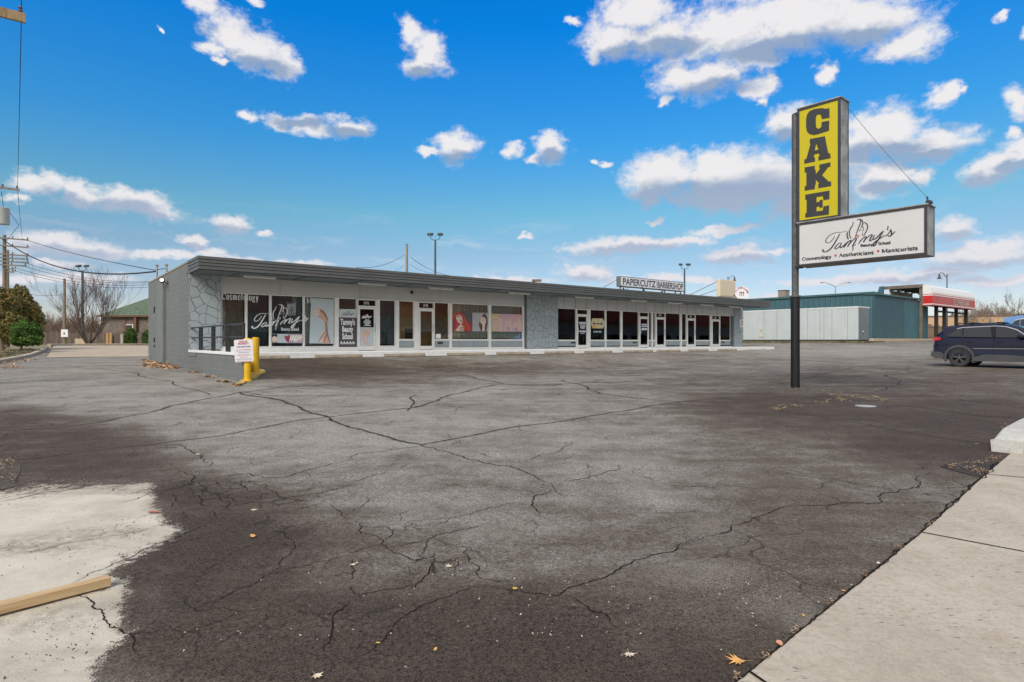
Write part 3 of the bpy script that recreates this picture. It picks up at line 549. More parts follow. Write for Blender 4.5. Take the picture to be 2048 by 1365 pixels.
    L1 = [(za,[(990,160),(1040,185),(1095,205),(1090,240),(1010,270),(880,295),(840,320)],2.2),(za,[(1010,20),(1040,50),(1100,80),(1135,105),(1200,130),(1190,150)],2.6),
     (za,[(1970,115),(1850,140),(1700,180),(1560,215),(1480,210),(1400,190),(1290,200),(1150,225),(1060,245)],2.6),(za,[(1970,250),(1850,285),(1700,315),(1600,330),(1520,350),(1400,350),(1270,385)],2.8),
     (za,[(1850,365),(1900,395),(1935,430),(1970,450)],2.2),(za,[(1490,480),(1540,510),(1600,530),(1640,560),(1660,590),(1640,620),(1590,670),(1520,755)],2.2),
     (za,[(1970,650),(1850,680),(1700,715),(1520,755),(1460,790),(1350,840),(1200,910),(1060,970)],1.8),(za,[(1970,905),(1900,965),(1870,1000),(1875,1060),(1860,1130),(1820,1190)],4.0),
     (za,[(370,825),(450,785),(560,735),(660,690),(760,650),(860,600),(950,565),(1050,520),(1135,480)],2.6),(za,[(420,855),(500,900),(530,950),(580,990),(600,1030),(680,1070),(740,1100),(750,1150),(780,1220)],4.0),
     (za,[(0,345),(120,325),(230,300),(360,285),(490,262)],3.6),(za,[(0,332),(120,308),(260,285)],2.4),(za,[(0,660),(120,635),(260,615),(400,580),(560,555),(720,525),(900,470)],1.8),
     (za,[(1190,230),(1240,265),(1300,280),(1380,270),(1360,235)],1.8),(za,[(1060,280),(1130,330),(1160,380)],1.8),(za,[(1240,320),(1330,350),(1400,345)],1.8),(za,[(960,380),(1000,345),(990,330),(960,300)],1.8),(za,[(1190,400),(1220,440)],1.8),
     (za,[(1150,225),(1140,260),(1180,300),(1240,320),(1270,385),(1190,400),(1130,440)],1.8),(za,[(1290,200),(1310,240),(1380,270),(1460,300),(1600,330)],1.5),(za,[(940,235),(1000,215),(1060,190)],1.4),(za,[(1700,180),(1750,205),(1740,215)],1.6),
     (za,[(1530,285),(1560,310),(1620,330)],1.5),(za,[(1030,400),(1050,430),(1010,450)],1.4),(za,[(650,355),(720,345),(800,320),(840,300)],1.6),(za,[(600,300),(640,275),(720,250)],1.6),
     (zb,[(300,0),(410,35),(500,60),(600,85),(720,115),(880,145),(960,170),(1040,205),(1130,240)],3.4),(zb,[(410,35),(300,50),(180,65),(60,75),(0,110)],2.4),(zb,[(900,140),(1020,110),(1140,75),(1210,35),(1290,0)],1.6),
     (zb,[(1130,240),(1240,228),(1330,215),(1430,185),(1520,160),(1525,140)],2.6),(zb,[(1520,160),(1650,170),(1800,175),(1900,190)],1.4),(zb,[(1130,240),(1150,275),(1160,290),(1230,330)],2.4),(zb,[(1140,285),(1060,310),(1035,320),(1025,370),(1050,400),(1062,430)],3.0),
     (zb,[(440,490),(530,465),(620,430),(740,395),(870,365),(960,355)],2.0),(zb,[(220,610),(350,580),(440,560),(560,525),(680,495),(780,475)],2.2),(zb,[(0,455),(70,490),(60,530),(190,565),(205,610),(300,650),(400,680),(480,695)],3.0),
     (zb,[(70,490),(220,495),(240,530),(200,565)],2.4),(zb,[(0,640),(90,610),(190,580)],1.8),(zb,[(460,695),(445,740),(410,780),(370,815),(370,840)],3.0),(zb,[(0,890),(60,875),(150,855),(250,840),(310,830),(370,815)],2.8),
     (zb,[(0,830),(60,875)],2.8),(zb,[(10,670),(15,720),(0,790)],2.6),(zb,[(750,820),(830,835),(930,850),(1040,865),(1160,880),(1220,840),(1300,815),(1370,790),(1460,760),(1540,710),(1600,680),(1690,650),(1830,625),(1850,590),(1970,560)],3.6),
     (zb,[(650,600),(640,640),(665,680),(720,710),(725,735),(705,745),(730,780),(800,790),(900,792)],3.0),(zb,[(640,645),(590,670),(610,700),(605,780),(570,800)],1.8),
     (zb,[(750,820),(620,850),(500,895),(380,950),(340,970),(270,1020),(230,1080),(180,1135),(80,1210),(0,1265)],2.6),(zb,[(1160,880),(1240,880),(1290,910),(1350,960),(1440,980),(1465,1010),(1470,1040),(1530,1080)],3.2),
     (zb,[(440,560),(430,600),(375,660)],2.2),(zb,[(1730,245),(1850,260),(1970,265)],1.5),(zb,[(220,170),(130,200),(60,225),(0,245)],1.8),(zb,[(100,310),(110,340),(60,380),(0,415)],1.4),
     (zc,[(0,620),(60,590),(130,565),(230,535),(320,480),(400,465),(480,430),(560,400),(620,375),(720,368),(850,372),(900,362),(1080,358),(1160,350),(1145,320),(1250,295),(1320,275),(1380,250),(1360,215),(1420,175),(1395,155)],2.8),
     (zc,[(500,175),(620,190),(750,208),(870,220),(1000,245),(1120,262),(1250,275)],2.0),(zc,[(1320,275),(1400,300),(1520,320),(1600,335)],1.8),(zc,[(0,260),(100,262),(200,268),(240,255),(350,260),(520,275)],1.8),
     (zc,[(1160,350),(1300,360),(1400,355),(1490,345)],1.5),(zc,[(850,372),(870,400)],1.6),(zc,[(240,530),(290,525),(310,490)],1.8)]
    for f, p, w in L1: crack(f(p), w*.82, 1.0)
    # dark joint between lot and sidewalk, and the broken hole beside it
    crack([(1470,1372),(1600,1265),(1720,1165),(1844,1066),(1910,1006),(1972,948),(2010,912)], 0.1, .0, False, .0155) if False else None
    EP = [(1470,1372),(1480,1365),(1844,1068),(1972,951),(2012,915)]; SE = []
    for (xa, ya), (xb, yb) in zip(EP, EP[1:]):
        n_ = max(1, int(math.hypot(xb-xa, yb-ya)/14)); SE += [(xa+(xb-xa)*k/n_, ya+(yb-ya)*k/n_) for k in range(n_)]
    for off, w_, j_, zo_ in ((0, 2.4, .5, .0158), (-3, 3.0, .8, .0065)): crack([(x+off+rr.uniform(-1.3, 1.3), y+off*.7+rr.uniform(-1.3, 1.3)) for x, y in SE], w_, j_, False, zo_)
    nb_ = len(vs); allv = vs.tolist()+cv; allf = fs.tolist()+[tuple(i+nb_ for i in f) for f in cf]
    me = bpy.data.meshes.new('parking_lot'); me.from_pydata(allv, [], allf); me.materials.append(M_ASPH); me.materials.append(M_CRACK); me.materials.append(mat('crack_stain', (.105, .09, .075), .9, .4, 6))
    cm_ = np.ones(len(cf), int); cm_[HALO] = 2
    me.polygons.foreach_set('material_index', [0]*len(fs)+cm_.tolist()); me.polygons.foreach_set('use_smooth', [True]*len(allf))
    at_ = me.color_attributes.new('tone', 'FLOAT_COLOR', 'POINT'); cc = np.zeros((len(allv), 4), np.float32); cc[:nb_] = col; at_.data.foreach_set('color', cc.ravel())
    o = bpy.data.objects.new('parking_lot', me); COL.objects.link(o); tag(o, kind='structure')
ground_build()
def strip(name, left, right, off, mats, sub=1.0, thick=0.0, kind='structure', seg=14):
    """sheet between two world polylines of equal count, laid on the terrain"""
    L, R_ = [], []
    for i in range(len(left)-1):
        n = max(1, int((Vector(left[i+1][:2])-Vector(left[i][:2])).length/sub))
        for k in range(n):
            t = k/n; L.append([left[i][j]*(1-t)+left[i+1][j]*t for j in (0, 1)]); R_.append([right[i][j]*(1-t)+right[i+1][j]*t for j in (0, 1)])
    L.append(list(left[-1][:2])); R_.append(list(right[-1][:2])); mb = MB(); n = len(L); vs = []
    for a, b in zip(L, R_):
        for k in range(seg+1):
            u = k/seg; x, y = a[0]*(1-u)+b[0]*u, a[1]*(1-u)+b[1]*u; vs.append((x, y))
    z = hh(np.array([v[0] for v in vs]), np.array([v[1] for v in vs]))+off; vs = [(v[0], v[1], q) for v, q in zip(vs, z)]
    mb.add(vs, [(i*(seg+1)+k, i*(seg+1)+k+1, (i+1)*(seg+1)+k+1, (i+1)*(seg+1)+k) for i in range(n-1) for k in range(seg)])
    if thick:
        e = [i*(seg+1) for i in range(n)]; low = [(vs[i][0], vs[i][1], vs[i][2]-thick) for i in e]
        mb.add([vs[i] for i in e]+low, [(i, i+1, n+i+1, n+i) for i in range(n-1)])
    return tag(mb.build(name, mats, smooth=False), kind=kind)
# sidewalk along the street
e0 = gp(1480, 1365); e1 = gp(1844, 1068); e2 = gp(1972, 951); e3 = gp(2040, 893)
dirS = (e1-e0).normalized()
edge = [e0-TD*22, e0-dirS*2.0, e0, e1, e2, e3, e3+TD*40, e3+TD*90]
edge = [Vector((p.x, p.y, 0)) for p in edge]
outer = [p-BD*4.4 for p in edge]
strip('sidewalk', edge, outer, .012, M_SIDE, .5, .03)
outer2 = [p-BD*.3 for p in outer]
strip('street_kerb', outer, outer2, .02, M_KERB, 1.0, .0, seg=2)
strip('street', [p-BD*.3 for p in outer], [p-BD*14 for p in outer], -.1, mat('street_asphalt', (.09, .088, .085), .85, .2, 2, .3, 60), 2.0, seg=6)
# joints across the sidewalk
jm = MB()
for k, (a, b) in enumerate([((1844,1068),(2100,1117)), ((1972,951),(2100,962)), ((1500,1350),(1800,1560))]):
    A, B = gp(*a), gp(*b); d = (B-A).normalized(); n_ = Vector((-d.y, d.x, 0))*.008
    q = [A+d*(i*.25) for i in range(14)]
    for i in range(13):
        jm.add([(*(v.xy), h1(v.x, v.y)+.0165) for v in (q[i]-n_, q[i]+n_, q[i+1]+n_, q[i+1]-n_)], [(0, 1, 2, 3)])
for pts, w in ():
    q = [gp(*p) for p in pts]
    for i in range(len(q)-1):
        d = (q[i+1]-q[i]).normalized(); n_ = Vector((-d.y, d.x, 0))*w
        jm.add([(*(v.xy), h1(v.x, v.y)+.0165) for v in (q[i]-n_, q[i]+n_, q[i+1]+n_, q[i+1]-n_)], [(0, 1, 2, 3)], 1)
tag(jm.build('sidewalk_joints', [M_CRACK, mat('rubber_scuff', (.17, .16, .14), .9, .5, 30)]), kind='structure')
# concrete yard at the back left, with its kerbs
yl = [gp(92, 716), gp(180, 714), gp(302, 713)]; yr = [gp(112, 691.6), gp(190, 691.4), gp(302, 691.4)]
strip('concrete_yard', yl+[yl[-1]+Vector((14, 2, 0))], yr+[yr[-1]+Vector((22, 3, 0))], .03, M_YARD, 1.5, .02, seg=20)
def kerb(name, pts, w, h, m, off=0.0, kind='structure'):
    mb = MB(); P_ = []
    for i in range(len(pts)-1):
        n = max(1, int((pts[i+1]-pts[i]).length/.6)); P_ += [pts[i].lerp(pts[i+1], k/n) for k in range(n)]
    P_.append(pts[-1]); vs = []; n = len(P_)
    for i, p in enumerate(P_):
        d = (P_[min(i+1, n-1)]-P_[max(i-1, 0)]); d.z = 0; d.normalize(); a = Vector((-d.y, d.x, 0))*w/2; z = h1(p.x, p.y)+off
        for s, zz, k in ((-1, -.1, 1), (-1, h-.03, 1), (-1, h, .8), (1, h, .8), (1, h-.03, 1), (1, -.1, 1)): vs.append((p.x+a.x*s*k, p.y+a.y*s*k, z+zz))
    mb.add(vs, [(i*6+k, i*6+k+1, (i+1)*6+k+1, (i+1)*6+k) for i in range(n-1) for k in range(5)]+[(0, 1, 2, 3, 4, 5), tuple((n-1)*6+k for k in (5, 4, 3, 2, 1, 0))])
    return tag(mb.build(name, m), kind=kind)
kerb('drive_kerb', [gp(-60, 738), gp(0, 725), gp(40, 717), gp(66, 710), gp(84, 703), gp(93, 697)], .3, .16, M_KERB)
kerb('planting_kerb', [gp(98, 692.5), gp(140, 691.8), gp(205, 691.6), gp(300, 691.2)], .3, .25, M_KERB)
wk_ = [gp(2010, 907), gp(2016, 903)]
k_ = kerb('white_kerb', [gp(2014, 906), gp(2032, 893), gp(2062, 873), gp(2062, 873)+TD*14], .30, .24, M_WHITE_KERB)
me_ = k_.data; x0_ = min(range(len(me_.vertices)), key=lambda i: me_.vertices[i].co.y); end_ = gp(2014, 906)
for v in me_.vertices:
    d_ = math.hypot(v.co.x-end_.x, v.co.y-end_.y)
    if d_ < .5 and v.co.z > end_.z: v.co.z = end_.z+(v.co.z-end_.z)*(.62+.38*min(1, max(0, d_-.12)/.35))
b_ = k_.modifiers.new('bevel', 'BEVEL'); b_.width = .07; b_.segments = 4
# ------------------------------------------------------------------ shop building
def glass_material(name, tint, refl=.06):
    m = bpy.data.materials.new(name); m.use_nodes = True; T = NT(m.node_tree)
    for x in list(T.N): T.N.remove(x)
    o = T.n('ShaderNodeOutputMaterial'); tr = T.n('ShaderNodeBsdfTransparent'); gl = T.n('ShaderNodeBsdfGlossy'); mx = T.n('ShaderNodeMixShader')
    tr.inputs[0].default_value = tint+(1,); gl.inputs['Roughness'].default_value = .015; gl.inputs[0].default_value = (.9, .93, .92, 1)
    fr = T.n('ShaderNodeFresnel'); fr.inputs[0].default_value = 1.55
    co = T.n('ShaderNodeTexCoord').outputs['Object']
    bn = T.n('ShaderNodeBump'); bn.inputs['Strength'].default_value = .12; bn.inputs['Distance'].default_value = .03
    T.link(T.noise(co, .9, 1), bn.inputs['Height']); T.link(bn.outputs[0], gl.inputs['Normal'])
    T.link(T.math('MULTIPLY_ADD', fr.outputs[0], 1.5, refl, clamp=True), mx.inputs[0]); T.link(tr.outputs[0], mx.inputs[1]); T.link(gl.outputs[0], mx.inputs[2]); T.link(mx.outputs[0], o.inputs[0])
    return m
def block_material(name, c0, c1, mortar, bw=.4, bh=.2, axis='y', ms=.012, mort_mix=.6):
    m = bpy.data.materials.new(name); m.use_nodes = True; T = NT(m.node_tree); b = T.N['Principled BSDF']
    co = T.n('ShaderNodeTexCoord').outputs['Object']; sp = T.n('ShaderNodeSeparateXYZ'); T.link(co, sp.inputs[0])
    cb = T.n('ShaderNodeCombineXYZ'); T.link(sp.outputs[{'x': 0, 'y': 1}[axis]], cb.inputs[0]); T.link(sp.outputs[2], cb.inputs[1])
    br = T.n('ShaderNodeTexBrick'); T.link(cb.outputs[0], br.inputs['Vector'])
    br.inputs['Scale'].default_value = 1; br.inputs['Brick Width'].default_value = bw; br.inputs['Row Height'].default_value = bh; br.inputs['Mortar Size'].default_value = ms; br.inputs['Mortar Smooth'].default_value = .4
    br.inputs['Color1'].default_value = c0+(1,); br.inputs['Color2'].default_value = c1+(1,); br.inputs['Mortar'].default_value = mortar+(1,)
    # joints show only in places under the paint
    pl = T.mix(T.noise(co, 1.2, 4), c0, c1)
    c = T.mix(T.math('MULTIPLY', T.remap(T.noise(co, 2.0, 4), .35, .6), mort_mix), pl, br.outputs[0])
    sv = T.n('ShaderNodeMapping'); T.link(co, sv.inputs[0]); sv.inputs['Scale'].default_value = (5, 5, .3)
    c = T.mix(T.math('MULTIPLY', T.remap(T.noise(sv.outputs[0], 1.2, 5, .65), .5, .8), .35), c, tuple(q*.6 for q in c0))
    c = T.mix(T.math('MULTIPLY', T.remap(T.noise(co, 25, 4, .7), .55, .75), .25), c, tuple(q*.7 for q in c0))
    T.link(c, b.inputs['Base Color']); b.inputs['Roughness'].default_value = .75; b.inputs['Specular IOR Level'].default_value = .3
    bn = T.n('ShaderNodeBump'); bn.inputs['Strength'].default_value = .6; bn.inputs['Distance'].default_value = .01
    T.link(T.math('ADD', T.math('MULTIPLY', br.outputs['Fac'], -1.0), T.math('MULTIPLY', T.noise(co, 60, 4, .7), .5)), bn.inputs['Height']); T.link(bn.outputs[0], b.inputs['Normal'])
    return m
def stone_material():
    m = bpy.data.materials.new('painted_stone_veneer'); m.use_nodes = True; T = NT(m.node_tree); b = T.N['Principled BSDF']
    co = T.n('ShaderNodeTexCoord').outputs['Object']; sp = T.n('ShaderNodeSeparateXYZ'); T.link(co, sp.inputs[0])
    cb = T.n('ShaderNodeCombineXYZ'); T.link(T.math('MULTIPLY', sp.outputs[0], 1.0), cb.inputs[0]); T.link(T.math('MULTIPLY', sp.outputs[2], .9), cb.inputs[1])
    v = T.n('ShaderNodeTexVoronoi', feature='DISTANCE_TO_EDGE', distance='EUCLIDEAN', voronoi_dimensions='2D'); T.link(cb.outputs[0], v.inputs['Vector']); v.inputs['Scale'].default_value = 3.1; v.inputs['Randomness'].default_value = 1
    vc = T.n('ShaderNodeTexVoronoi', feature='F1', voronoi_dimensions='2D'); T.link(cb.outputs[0], vc.inputs['Vector']); vc.inputs['Scale'].default_value = 3.1
    sc = T.n('ShaderNodeSeparateColor'); T.link(vc.outputs['Color'], sc.inputs[0])
    c = T.mix(sc.outputs[0], (.33, .385, .405), (.39, .435, .45)); c = T.mix(T.math('MULTIPLY', T.noise(co, 9, 5, .7), .3), c, (.27, .31, .33))
    j = T.remap(v.outputs['Distance'], .045, .018); c = T.mix(T.math('MULTIPLY', T.math('MULTIPLY', j, T.remap(T.noise(co, 3, 2), .3, .55)), .85), c, (.13, .15, .165))
    T.link(c, b.inputs['Base Color']); b.inputs['Roughness'].default_value = .6
    bn = T.n('ShaderNodeBump'); bn.inputs['Strength'].default_value = .8; bn.inputs['Distance'].default_value = .03
    T.link(T.math('ADD', T.remap(v.outputs['Distance'], .0, .06), T.math('MULTIPLY', T.noise(co, 18, 4), .3)), bn.inputs['Height']); T.link(bn.outputs[0], b.inputs['Normal'])
    return m
M_BLOCK = block_material('painted_block', (.150, .160, .158), (.178, .188, .184), (.29, .30, .295))
M_BLOCKX = block_material('painted_block_front', (.150, .160, .158), (.178, .188, .184), (.29, .30, .295), axis='x')
M_STONE = stone_material()
M_UPPER = mat('grey_panel', (.52, .53, .52), .6, .05, 1.2, .15, 20)
M_JOINT = mat('panel_joint', (.17, .175, .17), .8)
M_FASCIA = mat('grey_fascia', (.112, .118, .116), .5, .12, .8, streak=.2)
M_GROOVE = mat('dark_groove', (.03, .03, .032), .9)
M_SOFFIT = mat('teal_soffit', (.11, .14, .145), .6, .1, 2)
M_ALU = mat('white_frame', (.80, .79, .75), .45, .06, 3)
M_WHITE = mat('white_paint', (.76, .77, .76), .5, .07, 4, .2, 30, streak=.12)
M_BULK = mat('bluegrey_bulkhead', (.30, .345, .37), .55, .07, 4)
M_ROOF = mat('roof_gravel', (.3, .29, .27), .9, .2, 6)
M_DARKMETAL = mat('dark_metal', (.025, .026, .03), .45, .2, 8)
M_CHROME = mat('brushed_metal', (.5, .5, .5), .3, .05, 8, metal=1)
M_GLASS = glass_material('shop_glass', (.86, .89, .88), .05)
M_GLASSD = glass_material('shop_glass_dark', (.45, .47, .47), .03)
M_TAN = mat('tan_wall', (.35, .27, .17), .8); M_CARPET = mat('dark_floor', (.10, .08, .06), .9)
F = ray_plane_y
bld = thing('commercial_building', 'long low grey storefront building with painted stone piers and a deep ribbed canopy', 'building', O0, RZ)
T0 = -7.47; T1 = 31.1; ZT = 4.57; ZF = 1.06; ZH = 3.43
PIL = [(T0, F(441)), (F(1052.5), F(1114.5)), (F(1467), T1)]
# side walls, back wall, roof
MB().box(T0, T0+.2, -.032, 10.9, -.2, ZT-.04).build('side_wall', M_BLOCK, bld)
MB().box(T0-.02, T0+.24, -.01, 10.93, ZT-.04, ZT+.02).build('parapet_cap', mat('tan_cap', (.32, .27, .21), .7), bld)
MB().box(T1-.2, T1, .31, 10.9, .3, ZT).build('side_wall', M_BLOCK, bld)
MB().box(T0+.2, T1-.2, 10.7, 10.9, .3, ZT).build('back_wall', M_BLOCKX, bld)
MB().box(T0+.2, T1-.2, .35, 10.7, 4.2, 4.36).build('roof', M_ROOF, bld)
# ducts and small fittings on the side wall
ya = (ray_plane_t(332, T0)); yb = (ray_plane_t(320, T0)); ya, yb = sorted((ya, yb))
MB().box(T0-.14, T0-.002, ya, yb, .2, 4.18).build('pipe_chase', mat('grey_chase', (.17, .185, .18), .7, .08, 2), bld, bevel=.01)
for (yy_, zz_, w_, h_) in ((ray_plane_t(309.5, T0), 3.05, .10, .30), (ray_plane_t(309.5, T0), 1.55, .12, .2), (ray_plane_t(309.5, T0), 1.25, .12, .12)):
    MB().box(T0-.05, T0-.001, yy_-w_/2, yy_+w_/2, zz_-h_/2, zz_+h_/2).build('wall_bracket', M_DARKMETAL, bld)
MB().box(T0-.03, T0-.001, .25, .45, 4.12, 4.3).build('wall_bracket', M_JOINT, bld)
# flush fill under the pavement + pavement (storefront walk)
pv = MB(); pv.box(T0+.21, T1+.1, -2.1, .0, .2, ZF-.001); pv.box(T1+.1, T1+1.2, -2.1, -.6, .2, ZF-.001)
tag(pv.build('pavement', M_WHITE, None, loc=O0, rotz=RZ, bevel=.02), kind='structure')
MB().box(T0+.21, T1-.21, .0, 10.6, .5, ZF-.01).build('floor', M_CARPET, bld)
# upper wall above the windows and its joints
up = MB(); up.box(PIL[0][1]-.02, PIL[1][0]+.02, .02, .22, ZH, 4.2); up.box(PIL[1][1]-.02, PIL[2][0]+.02, .02, .22, ZH, 4.2)
for i in range(3): up.box(F(560+160*i), F(560+160*i)+.012, .016, .03, ZH+.01, 4.1, 1)
x = PIL[1][1]+.55
while x < PIL[2][0]-.1: up.box(x, x+.02, .012, .03, ZH+.01, 4.1, 1); x += .92
up.build('upper_wall', [M_UPPER, M_JOINT], bld)
for a, b in PIL: MB().box(a, b, -.07 if a != T0 else -.055, .30 if a != T0 else -.033, ZF+(.11 if a == T0 else 0), 4.12).build('stone_pier', M_STONE, bld)
MB().box(T0+.201, PIL[0][1], -.032, .3, ZF, 4.12).build('pier_core', M_BLOCKX, bld)
MB().box(PIL[1][0]-.12, PIL[1][0]-.002, -.02, .1, ZF, 4.12).build('corner_post', mat('slate_post', (.10, .12, .135), .6), bld)
MB().box(F(1463), F(1467)-.002, .03, .15, ZF, 4.12).build('corner_post', MATS['slate_post'], bld)
# canopy: ribbed fascia wrapping the left end, dark soffit with seams
YC = -1.9; XR = 32.05
can = MB(); bands = [(4.46, 4.57, .03), (4.345, 4.445, .015), (4.23, 4.33, .0), (4.10, 4.215, -.015)]
for z0, z1, o_ in bands: can.box(T0-.03-o_, XR+o_, YC-o_, -.001, z0, z1, 0)
can.box(T0+.02, XR-.05, YC+.06, .0, 4.09, 4.55, 1)
can.build('canopy', [M_FASCIA, M_GROOVE], bld, bevel=.006)
sf = MB(); sf.box(T0+.05, XR-.06, YC+.09, .015, 4.072, 4.089, 0)
x = T0+1.4
while x < XR-1: sf.box(x, x+.03, YC+.1, -.05, 4.055, 4.072, 1); x += 2.45
sf.build('soffit', [M_SOFFIT, M_GROOVE], bld)
MB().tube([(F(560, -.3), -.4, 4.04), (F(700, -.3), -.4, 4.04)], .012, 6).build('conduit', M_JOINT, bld)
# partitions and back rooms
inn = MB()
for px in (676, 795, 1083, 1279, 1362): inn.box(F(px)-.06, F(px)+.06, .16, 9, ZF, 4.1)
inn.box(T0+.21, T1-.21, 6.4, 6.5, ZF, 4.1)
inn.build('interior_wall', M_TAN, bld)
MB().box(T0+.21, T1-.21, .23, 6.4, 3.75, 3.8).build('ceiling', mat('ceiling_tile', (.45, .43, .38), .9), bld)
# windows ------------------------------------------------------
M_BL = {'tan': mat('tan_blind', (.34, .26, .20), .8, .25, 9), 'teal': mat('teal_curtain', (.13, .16, .165), .8, .15, 3), 'light': mat('pale_curtain', (.72, .78, .75), .8, .08, 3),
        'grey': mat('grey_blind', (.17, .18, .19), .8, .15, 6), 'stripe': mat('pale_slat', (.78, .78, .70), .7, .1, 8), 'brown': mat('brown_blind', (.24, .16, .12), .8)}
def window(p0, p1, z0, zb=None, blind=None, dark=False, zb2=None):
    a, b = F(p0), F(p1); fr = MB(); w = .028
    fr.box(a, b, .02, .10, z0, z0+.045); fr.box(a, b, .03, .10, ZH-.03, ZH-.002)
    fr.box(a, a+w, .025, .10, z0+.045, ZH-.03); fr.box(b-w, b, .025, .10, z0+.045, ZH-.03)
    f = fr.build('window', M_ALU if z0 > 1.3 or not dark else M_DARKMETAL, bld)
    p = MB(); p.box(a+w, b-w, .06, .068, z0+.045, ZH-.03); p.build('pane', M_GLASSD if dark else M_GLASS, f)
    if z0 > 1.3:
        MB().box(a, b, .035, .12, ZF+.14 if zb is None else zb, z0-.004).build('bulkhead', M_BULK, f)
        MB().box(a, b, .015, .14, z0-.035, z0-.002).build('sill', M_ALU, f)
    if blind:
        bm_ = MB(); n = int((b-a)/.09); rr = random.Random(int(p0)); x = a+.03
        gap = .32 if blind == 'stripe' else .06
        while x < b-.08:
            tw = rr.uniform(-.012, .012); bm_.add([(x, .16+tw, z0+.12), (x+.09*(1-gap), .16-tw, z0+.12), (x+.09*(1-gap), .16-tw, ZH-.02), (x, .16+tw, ZH-.02)], [(0, 1, 2, 3)]); x += .09
        if blind in ('teal', 'light'):
            bm_ = MB(); x = a+.04; vs = []
            k = 0
            while x < b-.04: vs.append((x, .17+.022*math.sin(k*1.3)+.01*math.sin(k*.37))); x += .03; k += 1
            bm_.add([(v[0], v[1], z0+.10) for v in vs]+[(v[0], v[1], ZH-.01) for v in vs], [(i, i+1, len(vs)+i+1, len(vs)+i) for i in range(len(vs)-1)])
        bm_.build('blind', M_BL[blind], f)
    return f
def mull(p0, p1, z0=ZF, y0=-.01, y1=.13): 
    return MB().box(F(p0), F(p1), y0, y1, z0, ZH-.001).build('mullion', M_ALU, bld)
def door(p0, p1, num=None, hinge='l', dark=True):
    a, b = F(p0), F(p1); fr = MB(); w = .055
    fr.box(a, a+w, -.035, .12, ZF, ZH-.003); fr.box(b-w, b, -.035, .12, ZF, ZH-.003); fr.box(a+w, b-w, -.03, .12, ZH-.06, ZH-.004); fr.box(a+w, b-w, -.03, .12, 3.06, 3.12)
    d = fr.build('door', M_ALU, bld, bevel=.004)
    lf = MB(); s = .075; A_1, B_1 = a+w+.006, b-w-.006
    lf.box(A_1, A_1+s, -.02, .03, ZF+.02, 3.052); lf.box(B_1-s, B_1, -.02, .03, ZF+.02, 3.052); lf.box(A_1+s, B_1-s, -.018, .03, ZF+.021, ZF+.2); lf.box(A_1+s, B_1-s, -.018, .03, 2.96, 3.051)
    lf.build('door_leaf', M_ALU, d, bevel=.004)
    MB().box(A_1+s, B_1-s, .0, .008, ZF+.2, 2.96).build('pane', M_GLASSD if dark else M_GLASS, d)
    MB().box(a+w, b-w, .03, .038, 3.12, ZH-.06).build('transom', M_GLASSD, d)
    hx = A_1+s*.5 if hinge == 'r' else B_1-s*.5
    MB().tube([(hx, -.02, 1.95), (hx, -.075, 1.95), (hx, -.075, 2.3), (hx, -.02, 2.3)], .014, 6).build('handle', M_ALU if hinge == 'r' else M_CHROME, d)
    MB().box(A_1+s, B_1-s, .012, .03, 2.02, 2.06).build('push_bar', M_CHROME, d)
    if num:
        t = MB(); put_text(t, num, (a+b)/2-.02, 3.18, .17, .024, align='CENTER', xs=.8, offset=.004); t.build('door_number', MATS['white_paint'], d)
    return d
# left unit
class _R:
    def box(s, *a): MB().box(*a).build('base_rail', M_ALU, bld)
lo = _R(); lo.box(PIL[0][1], F(714), -.012, .14, ZF, ZF+.17); lo.box(F(759), F(791.5), -.012, .14, ZF, ZF+.17); lo.box(F(798), F(828.5), -.012, .14, ZF, ZF+.12)
lo.box(F(869.5), PIL[1][0]-.13, -.012, .14, ZF, ZF+.12); lo.box(PIL[1][1], F(1152.7), -.0, .14, ZF, ZF+.08); lo.box(F(1181), F(1278), -.0, .14, ZF, ZF+.08); lo.box(F(1297.8), F(1463), -.0, .14, ZF, ZF+.06)

zl = 1.235
window(443, 491.5, zl, blind='tan'); mull(491.5, 494, ZF+.17, .0); window(494, 540, zl, blind='teal'); mull(540, 542.5, ZF+.17, .0); window(542.5, 607, zl, blind='teal'); mull(607, 609, ZF+.17, .0)
window(609, 669, zl, blind='light'); mull(669.5, 677.4); window(677.4, 713.7, zl, blind='brown'); door(714.2, 753, '3770', 'l'); mull(753.2, 759.4)
window(759.4, 791, zl, blind='grey'); mull(791.2, 798); window(798, 828.5, 1.55); mull(828.7, 835.6); door(835.8, 868.8, '3778', 'l', dark=False)
window(869.2, 898.8, 1.55); mull(899, 904); window(904, 977.5, 1.55, blind='stripe'); mull(977.7, 982.3); window(982.3, 1046, 1.55, blind='light')
MB().box(F(1046), PIL[1][0]-.125, .02, .12, ZF, ZH).build('mullion', M_ALU, bld)
# right units
window(1116, 1152.5, 1.53, dark=True); door(1152.7, 1175.7, None, 'r'); mull(1175.9, 1181); window(1181, 1210.7, 1.53, dark=True); mull(1210.7, 1212.8); window(1212.8, 1241.6, 1.53, dark=True)
mull(1241.6, 1245); window(1245, 1277.5, 1.53, dark=True); door(1278, 1297.3, None, 'r'); window(1297.5, 1303.5, 1.53, dark=True); mull(1303.7, 1306.2); window(1306.4, 1310.8, 1.53, dark=True)
door(1311, 1330.6, '3774', 'l'); window(1331, 1360.6, 1.53, dark=True); mull(1361, 1363.8); window(1364, 1373, 1.53, dark=True); door(1373.3, 1390.7, '3790', 'l'); window(1391, 1421, 1.53, dark=True)
mull(1421, 1422.8); door(1423, 1440, '3796', 'l'); window(1440.7, 1461.5, 1.53, dark=True)
for px, w in ((881, 10), (1147, 8), (1270, 7), (1447, 6)):
    a = F(px-w/2); b = F(px+w/2); MB().box(a, b, -.005, .034, 1.36, 1.45).build('mail_slot', M_DARKMETAL, bld)
